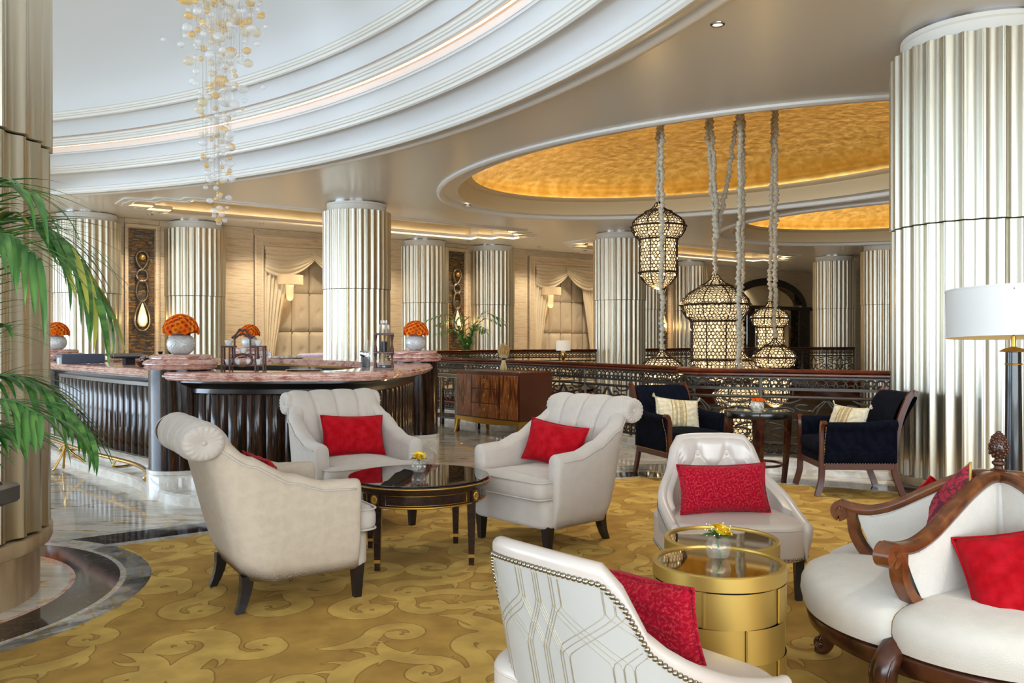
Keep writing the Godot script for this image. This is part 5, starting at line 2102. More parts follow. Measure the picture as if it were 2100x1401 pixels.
func seating():
	var a := club_chair()
	a.position = pd(-1.18, 4.36); a.rotation.y = deg_to_rad(122)
	a.set_meta("label", "cream armchair seen from behind, left of the round coffee table")
	dup(a, pd(-1.10, 5.97), deg_to_rad(33), "cream armchair with a red cushion in front of the bar")
	dup(a, pd(0.22, 5.50), deg_to_rad(-47), "cream armchair with a red cushion in front of the wooden sideboard")
	(a.get_node("shell") as MeshInstance3D).material_override = M.cream_linen
	# their cushions
	var rel := func(c: Vector3, turn: float, off: Vector3, tilt: float, roll := 0.0, yaw := 0.0) -> Transform3D:
		return Transform3D(Basis(Vector3.UP, turn) * Basis(Vector3.UP, yaw) * Basis(Vector3.RIGHT, tilt) * Basis(Vector3.BACK, roll), c + Basis(Vector3.UP, turn) * off)
	cushion("red velvet cushion in the cream armchair in front of the bar", rel.call(pd(-1.10, 5.97), deg_to_rad(33), Vector3(0.03, 0.60, -0.10), -0.3, -0.05), 0.47, 0.29, 0.13, M.red_velvet, "red cushions on the cream armchairs")
	cushion("red velvet cushion in the cream armchair before the sideboard", rel.call(pd(0.22, 5.50), deg_to_rad(-47), Vector3(-0.02, 0.60, -0.10), -0.3, -0.12, 0.25), 0.44, 0.28, 0.13, M.red_velvet, "red cushions on the cream armchairs")
	cushion("red cushion whose corner shows over the arm of the left armchair", rel.call(pd(-1.18, 4.36), deg_to_rad(122), Vector3(0.0, 0.575, -0.09), -0.35, 0.0), 0.46, 0.26, 0.13, M.red_velvet, "red cushions on the cream armchairs")

# ---------- pearl leather chairs ----------
func pearl_chair(nails: bool) -> Node3D:   # faces +z
	var t := thing("pearl_chair", "x", "armchair", Vector3.ZERO, 0, "pearl leather side chairs")
	var U := u_path(0.355, 0.25, -0.27, 0.29)
	var top := func(p: Vector2, b: float) -> float:
		return 0.765 - 0.3 * maxf(0.0, p.y + 0.27) if p.y < -0.215 else lerpf(0.745, 0.385, pow((p.y + 0.215) / 0.475, 0.30))
	obj("shell", shell_mesh(U, 0.19, 0.30, top, 0.055, 0.22, 0.05), M.pearl, t)
	# smooth outer panel, a shade cooler, with stitched interlacing lines
	var at := func(i: float, y: float, o := 0.004) -> Vector3:
		var k := clampi(int(i), 0, U.size() - 2)
		var f := i - k
		var p: Vector2 = (U[k][0] as Vector2).lerp(U[k + 1][0], f)
		var nor: Vector2 = (U[k][1] as Vector2).lerp(U[k + 1][1], f).normalized()
		var b: float = lerpf(U[k][2], U[k + 1][2], f)
		var q := p + nor * (o - smoothstep(0.33, 0.19, y) * 0.03)
		return Vector3(q.x + signf(q.x) * 0.05 * (y - 0.4) * (1 - b), y, q.y - b * 0.22 * (y - 0.4))
	var nu := U.size() - 1
	var H := func(i: float) -> float:
		var k := clampi(int(i), 0, nu - 1)
		return lerpf(top.call(U[k][0], U[k][2]), top.call(U[k + 1][0], U[k + 1][2]), i - k) - 0.05
	var st := ST()
	var rows := []
	for i in nu + 1:
		var row := PackedVector3Array()
		for k in 9: row.append(at.call(float(i), lerpf(0.2, H.call(float(i)), k / 8.0), 0.003))
		rows.append(row)
	grid(st, rows, false, false, false)
	var op := obj("outer_panel", st, M.pearl_back, t)
	if nails:
		st = ST()
		var arc := 0.0
		for ln in 18:   # interlaced ogee lines
			for v in 3:
				for sgn in [-1, 1]:
					var seg := PackedVector3Array()
					for k in 60:
						var y := lerpf(0.2, 0.86, k / 59.0)
						var ph := y * 11.0
						var sw = 1.35 * sgn * clampf(1.6 * sin(ph + (PI if ln % 2 else 0.0)), -1, 1)
						var i: float = 1.5 + ln * 3.7 + sw * 1.35 + (v - 1) * 0.55
						if i < 0.2 or i > nu - 0.2 or y > H.call(i):
							if seg.size() > 3: tube(st, seg, 0.0011, 3)
							seg = PackedVector3Array()
							continue
						seg.append(at.call(i, y, 0.0035))
					if seg.size() > 3: tube(st, seg, 0.0011, 3)
			if ln * 3.7 > nu: break
		var em := obj("stitched_lines", st, M.gold_thread, op)
		em.set_meta("kind", "stuff")
	# nail heads along the top edge
	var c := Curve3D.new()
	for i in nu + 1: c.add_point(at.call(float(i), H.call(float(i)) + 0.004, 0.004))
	var L := c.get_baked_length()
	st = ST()
	lathe(st, [[0.0075, -0.002], [0.007, 0.002], [0.0045, 0.0045], [0.0, 0.0055]], 10)
	var nm := fin(st)
	if nails:
		var n := int(L / 0.0152)
		for i in n:
			var p := c.sample_baked(L * i / n)
			var k: Vector3 = p - Vector3(0, p.y, 0.05)
			k = Vector3(k.x, 0.06, k.z).normalized()
			var x := Vector3.UP.cross(k).normalized()
			obj("nailhead", nm, M.pewter, t, Transform3D(Basis(x, k, x.cross(k)), p))
	# tufted inner back, buttoned in diamonds
	var arc_at := PackedFloat32Array([0.0])
	for i in nu: arc_at.append(arc_at[i] + (U[i][0] as Vector2).distance_to(U[i + 1][0]))
	var half := arc_at[nu] / 2
	var B := [Vector2(-0.085, 0.655), Vector2(0.085, 0.655), Vector2(0.0, 0.565), Vector2(-0.17, 0.565), Vector2(0.17, 0.565), Vector2(-0.255, 0.655), Vector2(0.255, 0.655)]
	var seg := []
	for b in B:
		for b2 in B:
			if b2.y < b.y and absf(b2.x - b.x) < 0.1: seg.append([b, b2])
		seg.append([b, Vector2(b.x, 0.84)] if b.y > 0.6 else [b, Vector2(b.x, 0.40)])
	var ins := func(q0: Vector2) -> float:
		var d := 1e9
		for b in B: d = minf(d, q0.distance_to(b))
		var crease := 0.0
		for sg in seg:
			crease = maxf(crease, exp(-Geometry2D.get_closest_point_to_segment(q0, sg[0], sg[1]).distance_to(q0) * 95))
		return 0.030 * (1 - 0.95 * exp(-d * 30)) - 0.019 * crease
	st = ST()
	rows = []
	for k in 49:
		var v := k / 48.0
		var row := PackedVector3Array()
		for m in 97:
			var i := lerpf(5.0, nu - 5.0, m / 96.0)
			var q := int(i)
			var aw := lerpf(arc_at[q], arc_at[mini(q + 1, nu)], i - q) - half
			var hh: float = H.call(i) + 0.042
			var y := lerpf(0.36, hh, v)
			var e := smoothstep(1.0, 0.88, v) * smoothstep(0.0, 0.06, m / 96.0) * smoothstep(1.0, 0.94, m / 96.0)
			row.append(at.call(i, y, -0.050 + 0.018 * smoothstep(0.93, 1.0, v) - ins.call(Vector2(aw, y)) * (0.12 + 0.88 * e)))
		rows.append(row)
	grid(st, rows, false, false, true)
	var ib := obj("tufted_back", st, M.pearl, t)
	st = ST()
	ball(st, Vector3.ZERO, Vector3(0.012, 0.012, 0.008), 12, 8)
	var bm := fin(st)
	for b in B:
		if absf(b.x) > 0.2: continue
		var i := 0.0
		for q in nu:
			if arc_at[q] - half <= b.x and arc_at[q + 1] - half >= b.x: i = q + (b.x + half - arc_at[q]) / (arc_at[q + 1] - arc_at[q])
		obj("button", bm, M.pearl, ib, Transform3D(Basis(), at.call(i, b.y, -0.053)))
	# seat
	st = ST()
	soft_box(st, 0.70, 0.54, 0.195, 0.12, 0.035, 0.03, Transform3D(Basis(), Vector3(0, 0.19, 0.03)))
	var se := obj("seat", st, M.pearl, t)
	st = ST()
	var ring := rrect(0.694, 0.534, 0.12, 0.352)
	for j in ring.size(): ring[j] += Vector3(0, 0, 0.03)
	tube(st, ring, 0.005, 6, true)
	obj("piping", st, M.pearl, se)
	ring = rrect(0.702, 0.542, 0.12, 0.215, 10)
	c = Curve3D.new()
	for v in ring: c.add_point(v + Vector3(0, 0, 0.03))
	c.add_point(ring[0] + Vector3(0, 0, 0.03))
	L = c.get_baked_length()
	st = ST()
	for i in int(L / 0.02): ball(st, c.sample_baked(i * 0.02), Vector3.ONE * 0.007, 6, 4)
	obj("nail_row", st, M.pewter, se).set_meta("kind", "stuff")
	for e in [[-0.29, 0.24, 0.0], [0.29, 0.24, 0.0], [-0.24, -0.18, -0.05], [0.24, -0.18, -0.05]]:
		st = ST(false)
		leg(st, Vector3(e[0], 0.2, e[1]), Vector3(e[0], 0.0, e[1] + e[2]), 0.022, 0.014)
		obj("leg", st, M.black_wood, t)
	return t

func pearl_chairs():
	M.gold_thread = mat(rgb(186, 176, 152), 0.3, 0.5)
	var a := pearl_chair(true)
	a.position = pd(0.31, 2.35); a.rotation.y = deg_to_rad(131)
	a.set_meta("label", "pearl leather chair seen from behind, with nailheads and stitched lines, in front")
	var b := pearl_chair(false)
	b.position = pd(1.11, 4.42); b.rotation.y = deg_to_rad(2)
	b.set_meta("label", "pearl leather chair with buttoned back behind the gold drum tables")
	cushion("crimson gold-flecked cushion in the buttoned pearl chair", Transform3D(Basis(Vector3.UP, 0.03) * Basis(Vector3.RIGHT, -0.30) * Basis(Vector3.BACK, 0.02), pd(1.075, 4.34, 0.525)), 0.46, 0.25, 0.14, M.crimson, "crimson cushions on the pearl chairs")
	cushion("crimson cushion half hidden by the back of the front pearl chair", Transform3D(Basis(Vector3.UP, deg_to_rad(134)) * Basis(Vector3.RIGHT, -0.28), pd(0.36, 2.43, 0.50)), 0.42, 0.26, 0.13, M.crimson, "crimson cushions on the pearl chairs")

# ---------- tables ----------
func ring_path(r: float, y: float, n := 64, c := Vector3.ZERO) -> PackedVector3Array:
	var o := PackedVector3Array()
	for i in n: o.append(c + Vector3(cos(TAU * i / n) * r, y, sin(TAU * i / n) * r))
	return o

func coffee_table():
	var t := thing("coffee_table", "round dark wood coffee table with gilt lines between the cream armchairs", "table", pd(-0.55, 5.05), 0.0)
	var R := 0.42
	var st := ST()
	lathe(st, [[0.0, 0.474], [R - 0.01, 0.474], [R - 0.006, 0.478], [R - 0.008, 0.483], [0.0, 0.483]], 80)
	obj("glass_top", st, M.table_glass, t)
	st = ST()
	lathe(st, [[R - 0.04, 0.43], [R - 0.012, 0.432], [R - 0.006, 0.44], [R - 0.004, 0.45], [R, 0.456], [R, 0.466], [R - 0.006, 0.473], [0.0, 0.4735]], 80)
	obj("wood_top", st, M.black_walnut, t)
	st = ST()
	tube(st, ring_path(R + 0.001, 0.464, 80), 0.0045, 6, true)
	obj("gilt_edge", st, M.gold_paint, t)
	st = ST()
	lathe(st, [[R - 0.06, 0.36], [R - 0.028, 0.36], [R - 0.028, 0.434]], 80)
	var ap := obj("apron", st, M.black_walnut, t)
	st = ST()
	tube(st, ring_path(R - 0.026, 0.358, 80), 0.0055, 6, true)
	obj("gilt_bead", st, M.gold_paint, ap)
	st = ST()
	for k in 4:
		var a0 := TAU * k / 4 + 0.17 + 0.55
		var a1 := a0 + TAU / 4 - 0.34
		var p := PackedVector3Array()
		for i in 13:
			var a := lerpf(a0, a1, i / 12.0)
			p.append(Vector3(cos(a) * (R - 0.027), 0.423, sin(a) * (R - 0.027)))
		for i in 13:
			var a := lerpf(a1, a0, i / 12.0)
			p.append(Vector3(cos(a) * (R - 0.027), 0.371, sin(a) * (R - 0.027)))
		tube(st, p, 0.0016, 4, true)
	obj("gilt_line", st, M.gold_paint, ap)
	var med := ST()
	ball(med, Vector3.ZERO, Vector3(0.006, 0.006, 0.006), 8, 5)
	for i in 14:
		var a := TAU * i / 14
		tube(med, PackedVector3Array([Vector3(cos(a) * 0.006, sin(a) * 0.008, 0.002), Vector3(cos(a) * 0.018, sin(a) * 0.025, 0.001)]), [0.002, 0.0045], 5)
	tube(med, circle3(Vector3.ZERO, 0.021, 0.029), 0.002, 5, true)
	var mm := fin(med)
	for k in 4:
		var a := TAU * k / 4 + 0.55
		var e := Vector3(cos(a), 0, sin(a))
		obj("rosette", mm, M.gold_paint, ap, Transform3D(Basis(Vector3.UP.cross(e), Vector3.UP, e), e * (R - 0.014) + Vector3(0, 0.396, 0)))
		st = ST(false)
		box(st, e * (R - 0.040) + Vector3(0, 0.396, 0), Vector3(0.056, 0.082, 0.05), 0.004, Basis(Vector3.UP, -a + PI / 2))
		leg(st, e * (R - 0.045) + Vector3(0, 0.36, 0), e * (R - 0.045), 0.025, 0.0145)
		var lg := obj("leg", st, M.black_walnut, t)
		st = ST(false)
		leg(st, e * (R - 0.045) + Vector3(0, 0.062, 0), e * (R - 0.045) + Vector3(0, 0.044, 0), 0.0178, 0.0170)
		obj("brass_ferrule", st, M.gold_paint, lg)

func bud_vase(at: Vector3, which: int):
	var v := thing("bud_vase", ["small clear globe vase on the round coffee table", "small clear globe vase on the nearer gold drum table"][which], "vase", at, 0, "small globe vases")
	var st := ST()
	lathe(st, [[0.0, 0.0], [0.026, 0.0], [0.038, 0.012], [0.045, 0.034], [0.043, 0.052], [0.034, 0.068], [0.030, 0.074], [0.031, 0.078]], 28)
	obj("glass_globe", st, M.glass_grey, v)
	st = ST()
	lathe(st, [[0.0, 0.005], [0.03, 0.008], [0.04, 0.03], [0.041, 0.042], [0.0, 0.043]], 24)
	obj("water", st, M.water, v)
	var b := thing("yellow_rose", ["yellow rose with baby's breath in the globe vase on the coffee table", "yellow rose with baby's breath in the globe vase on the gold drum table"][which], "flowers", at, 0.4 + which, "yellow roses in globe vases")
	obj("bloom", make_rose(), M.yellow, b, Transform3D(Basis(Vector3.RIGHT, 0.45) * Basis.from_scale(Vector3.ONE * 0.038), Vector3(0, 0.085, 0.005)))
	st = ST()
	tube(st, spline([Vector3(0, 0.095, 0), Vector3(0.004, 0.05, 0.0), Vector3(-0.01, 0.008, 0.01)], 6), 0.003, 6)
	obj("stem", st, M.stem, b)
	for i in 4:
		var a := TAU * i / 4 + 0.5
		var lm := leaflet_mesh(0.07, 0.018, 0.5)
		obj("leaf", lm, M.leaf, b, Transform3D(Basis(Vector3.UP, a) * Basis(Vector3.BACK, 0.35), Vector3(0, 0.078, 0)))
	st = ST(false)
	var sp := ST()
	for i in 22:
		var a := GOLDEN * i
		var p := Vector3(cos(a) * (0.03 + 0.025 * ((i * 7) % 5) / 5.0), 0.085 + 0.04 * ((i * 3) % 7) / 7.0, sin(a) * (0.03 + 0.02 * ((i * 5) % 4) / 4.0))
		ball(st, p, Vector3.ONE * 0.0026, 5, 4)
		tube(sp, PackedVector3Array([Vector3(0, 0.07, 0), p]), 0.0006, 3)
	obj("gypsophila", st, M.white_petal, b).set_meta("kind", "stuff")
	obj("sprigs", sp, M.stem, b).set_meta("kind", "stuff")

func drum_table(at: Vector3, h: float, turn: float, label: String):
	var t := thing("drum_table", label, "side table", at, turn, "gold drum side tables")
	var R := 0.224
	var st := ST()
	lathe(st, [[R - 0.012, h - 0.052], [R, h - 0.05], [R + 0.002, h - 0.048], [R + 0.002, h - 0.004], [R - 0.002, h], [R - 0.014, h], [R - 0.016, h - 0.006], [R - 0.016, h - 0.02]], 80)
	obj("rim", st, M.drum_gold, t)
	st = ST()
	lathe(st, [[0.0, h - 0.0125], [R - 0.014, h - 0.0125], [R - 0.014, h - 0.007], [0.0, h - 0.007]], 64)
	obj("mirror_top", st, M.bronze_mirror, t)
	st = ST()
	lathe(st, [[0.0, 0.01], [R - 0.02, 0.01], [R - 0.016, h - 0.05], [0.0, h - 0.05]], 48)
	obj("core", st, M.black, t)
	var rows := int(round((h - 0.05) / 0.118))
	var rh := (h - 0.052) / rows
	var cache := ST()
	var n := 5
	var prof := []
	for k in 2:
		var row := PackedVector3Array()
		for i in 21:
			var q := i / 20.0
			var a := (q - 0.5) * TAU / n * 1.04
			var r: float = R - 0.012 + 0.013 * sin(q * PI * 0.62 + 0.25)
			row.append(Vector3(cos(a) * r, [0.0, rh - 0.0015][k], sin(a) * r))
		prof.append(row)
	grid(cache, prof, false, false, true)
	var pm := fin(cache)
	for j in rows:
		for i in n:
			obj("woven_panel", pm, M.drum_gold, t, Transform3D(Basis(Vector3.UP, TAU * (i + 0.5 * (j % 2)) / n), Vector3(0, 0.0 + rh * j, 0)))
			st = ST(false)
			var a := -TAU * (i + 0.5 * (j % 2) + 0.5) / n
			box(st, Vector3(cos(a) * (R - 0.003), rh * (j + 0.5), sin(a) * (R - 0.003)), Vector3(0.006, rh - 0.004, 0.007), 0.001, Basis(Vector3.UP, -a))
			obj("strip", st, M.drum_gold, t)

func side_table():
	var t := thing("side_table", "round black side table with glass top between the two navy armchairs", "side table", pd(2.25, 7.80), 0.3)
	var st := ST()
	lathe(st, [[0.245, 0.585], [0.29, 0.585], [0.293, 0.59], [0.293, 0.64], [0.29, 0.645], [0.25, 0.645], [0.245, 0.64], [0.245, 0.585]], 64)
	obj("hoop", st, M.black_lacquer, t)
	st = ST()
	lathe(st, [[0.0, 0.632], [0.25, 0.632], [0.25, 0.642], [0.0, 0.642]], 48)
	obj("glass_top", st, M.green_glass, t)
	for k in 4:
		var a := TAU * k / 4 + 0.5
		st = ST(false)
		leg(st, Vector3(cos(a) * 0.262, 0.64, sin(a) * 0.262), Vector3(cos(a) * 0.225, 0, sin(a) * 0.225), 0.026, 0.017)
		obj("leg", st, M.walnut, t)
	st = ST()
	tube(st, ring_path(0.215, 0.16, 32), 0.012, 6, true)
	obj("stretcher", st, M.walnut, t)
	var v := thing("flower_bowl", "small white and grey swirled bowl on the glass side table", "bowl", pd(2.23, 7.76, 0.643))
	st = ST()
	lathe(st, [[0.0, 0.0], [0.035, 0.0], [0.06, 0.03], [0.063, 0.06], [0.05, 0.09], [0.045, 0.09], [0.055, 0.06], [0.0, 0.03]], 28)
	obj("bowl", st, M.swirl, v)
	var b := thing("orange_flowers", "low bunch of orange flowers in the swirled bowl on the side table", "flowers", pd(2.23, 7.76, 0.643 + 0.085))
	for i in 12:
		var a := GOLDEN * i
		var rr := 0.055 * sqrt(i / 12.0)
		obj("bloom", make_rose(), M.orange2 if i % 2 else M.orange, b, Transform3D(Basis.from_euler(Vector3(sin(a) * 0.6 * rr / 0.055, a, -cos(a) * 0.6 * rr / 0.055)) * Basis.from_scale(Vector3.ONE * 0.026), Vector3(cos(a) * rr, 0.012 - rr * 0.12, sin(a) * rr)))

# ---------- navy armchairs ----------
func navy_chair() -> Node3D:   # faces +z
	var t := thing("armchair", "x", "armchair", Vector3.ZERO, 0, "navy velvet armchairs by the railing")
	var st := ST()
	# rolled back
	var side := spline([Vector3(0, 0.40, -0.22), Vector3(0, 0.60, -0.27), Vector3(0, 0.76, -0.33), Vector3(0, 0.83, -0.385), Vector3(0, 0.845, -0.44), Vector3(0, 0.82, -0.475), Vector3(0, 0.76, -0.45), Vector3(0, 0.62, -0.375), Vector3(0, 0.40, -0.31), Vector3(0, 0.25, -0.28)], 5)
	var rows := []
	for p in side:
		var row := PackedVector3Array()
		for j in 17:
			var u := -1.0 + j / 8.0
			row.append(p + Vector3(u * 0.285, -0.012 * pow(u, 6), 0))
		rows.append(row)
	grid(st, rows, false, false, true)
	obj("backrest", st, M.navy, t)
	for s in [-1, 1]:
		# arm panel with out-rolled top
		st = ST()
		var sec := spline2([[0.27, 0.27], [0.27, 0.52], [0.275, 0.575], [0.30, 0.605], [0.335, 0.60], [0.352, 0.57], [0.335, 0.54], [0.325, 0.50], [0.325, 0.27]], 4)
		rows = []
		for i in 9:
			var z := lerpf(-0.30, 0.285, i / 8.0)
			var row := PackedVector3Array()
			for q in sec: row.append(Vector3(q.x * s, q.y + 0.02 * smoothstep(0.0, -0.3, z) * smoothstep(0.5, 0.6, q.y), z))
			rows.append(row)
		grid(st, rows, true, false, s < 0)
		fan(st, rows[0], s > 0); fan(st, rows[-1], s < 0)
		var ar := obj("arm", st, M.navy, t)
		# wooden facing at the front running down into the leg
		var fac := spline([Vector3(s * 0.343, 0.585, 0.292), Vector3(s * 0.325, 0.60, 0.292), Vector3(s * 0.302, 0.55, 0.292), Vector3(s * 0.297, 0.40, 0.292), Vector3(s * 0.292, 0.22, 0.295), Vector3(s * 0.292, 0.12, 0.302), Vector3(s * 0.30, 0.0, 0.335)], 6)
		st = ST()
		sweep(st, fac, PackedVector2Array([Vector2(-0.018, -0.022), Vector2(0.018, -0.022), Vector2(0.018, 0.022), Vector2(-0.018, 0.022)]), false, true, Vector3.BACK)
		obj("front_leg", st, M.mahogany_dark, t)
		st = ST()
		for k in 26:
			var p: Vector3 = fac[clampi(int(k * 0.92) + 2, 0, 24)]
			ball(st, Vector3(p.x + s * 0.024, lerpf(0.57, 0.26, k / 25.0), 0.283), Vector3.ONE * 0.0045, 5, 4)
			ball(st, Vector3(s * 0.327, 0.272, lerpf(-0.29, 0.27, k / 25.0)), Vector3.ONE * 0.0045, 5, 4)
		obj("nail_row", st, M.brass, ar).set_meta("kind", "stuff")
		# rear post sweeping back into the leg
		var post := spline([Vector3(s * 0.297, 0.835, -0.47), Vector3(s * 0.297, 0.84, -0.43), Vector3(s * 0.297, 0.77, -0.385), Vector3(s * 0.297, 0.60, -0.325), Vector3(s * 0.297, 0.35, -0.285), Vector3(s * 0.295, 0.2, -0.29), Vector3(s * 0.295, 0.0, -0.36)], 6)
		st = ST()
		sweep(st, post, PackedVector2Array([Vector2(-0.014, -0.024), Vector2(0.014, -0.024), Vector2(0.014, 0.024), Vector2(-0.014, 0.024)]), false, true, Vector3.BACK)
		obj("rear_leg", st, M.mahogany_dark, t)
		st = ST(false)
		box(st, Vector3(s * 0.297, 0.245, 0.0), Vector3(0.04, 0.055, 0.57), 0.004)
		obj("side_rail", st, M.mahogany_dark, t)
	st = ST(false)
	box(st, Vector3(0, 0.245, 0.275), Vector3(0.58, 0.055, 0.035), 0.004)
	box(st, Vector3(0, 0.245, -0.27), Vector3(0.58, 0.055, 0.035), 0.004)
	obj("seat_rail", st, M.mahogany_dark, t)
	st = ST()
	soft_box(st, 0.54, 0.56, 0.07, 0.03, 0.02, 0.0, Transform3D(Basis(), Vector3(0, 0.27, 0.02)))
	obj("seat_base", st, M.navy, t)
	st = ST()
	soft_box(st, 0.535, 0.56, 0.11, 0.05, 0.04, 0.02, Transform3D(Basis(), Vector3(0, 0.34, 0.035)))
	obj("seat_cushion", st, M.navy, t)
	return t

func navy_chairs():
	var a := navy_chair()
	a.position = pd(2.84, 7.26); a.rotation.y = deg_to_rad(-92)
	a.set_meta("label", "navy velvet armchair facing left, beside the large near column")
	dup(a, pd(1.60, 8.08), deg_to_rad(20), "navy velvet armchair left of the glass side table")
	for i in 2:
		var at: Vector3 = [pd(2.80, 7.26, 0.585), pd(1.60, 8.10, 0.60)][i]
		var turn: float = [deg_to_rad(-75), deg_to_rad(20)][i]
		var b := Basis(Vector3.UP, turn) * Basis(Vector3.RIGHT, -0.32) * Basis(Vector3.BACK, [0.0, -0.12][i])
		var c := cushion(["cream tasselled cushion in the navy armchair beside the large near column", "cream tasselled cushion with a woven band in the left navy armchair"][i], Transform3D(b, at + b * Vector3(0, 0, -0.06)), 0.46, 0.30, 0.12, M.cream_cotton, "cream tasselled cushions")
		var st := ST()
		for q in [[-1, -1], [1, -1], [-1, 1], [1, 1]]:
			for k in 5: tube(st, PackedVector3Array([Vector3(q[0] * 0.225, q[1] * 0.145, 0), Vector3(q[0] * (0.25 + 0.008 * (k % 2)), q[1] * (0.155 + 0.007 * k), 0.006 * (k - 2))]), 0.004, 4)
		for k in 24:
			for sx in [-1, 1]: tube(st, PackedVector3Array([Vector3(sx * 0.214, lerpf(-0.13, 0.13, k / 23.0), 0), Vector3(sx * 0.228, lerpf(-0.13, 0.13, k / 23.0) - 0.004, 0.004 * (k % 3 - 1))]), 0.003, 4)
		obj("tassels", st, M.cream_cotton, c).set_meta("kind", "stuff")
		st = ST()
		for k in 9:
			var p := PackedVector3Array()
			var u: float = [-0.36, -0.34, -0.2, -0.14, 0.0, 0.06, 0.12, 0.26, 0.28][k]
			for j in 21:
				var v := -0.86 + 1.72 * j / 20.0
				var e := pow(maxf(0.0, (1 - u * u) * (1 - v * v)), 0.42)
				p.append(Vector3(u * 0.23 + (0.006 * (1 if j % 2 else -1) if k in [2, 4, 5] else 0.0), v * 0.15, 0.06 * e + 0.004))
			tube(st, p, 0.0028, 4)
		obj("woven_band", st, M.gold_braid, c)

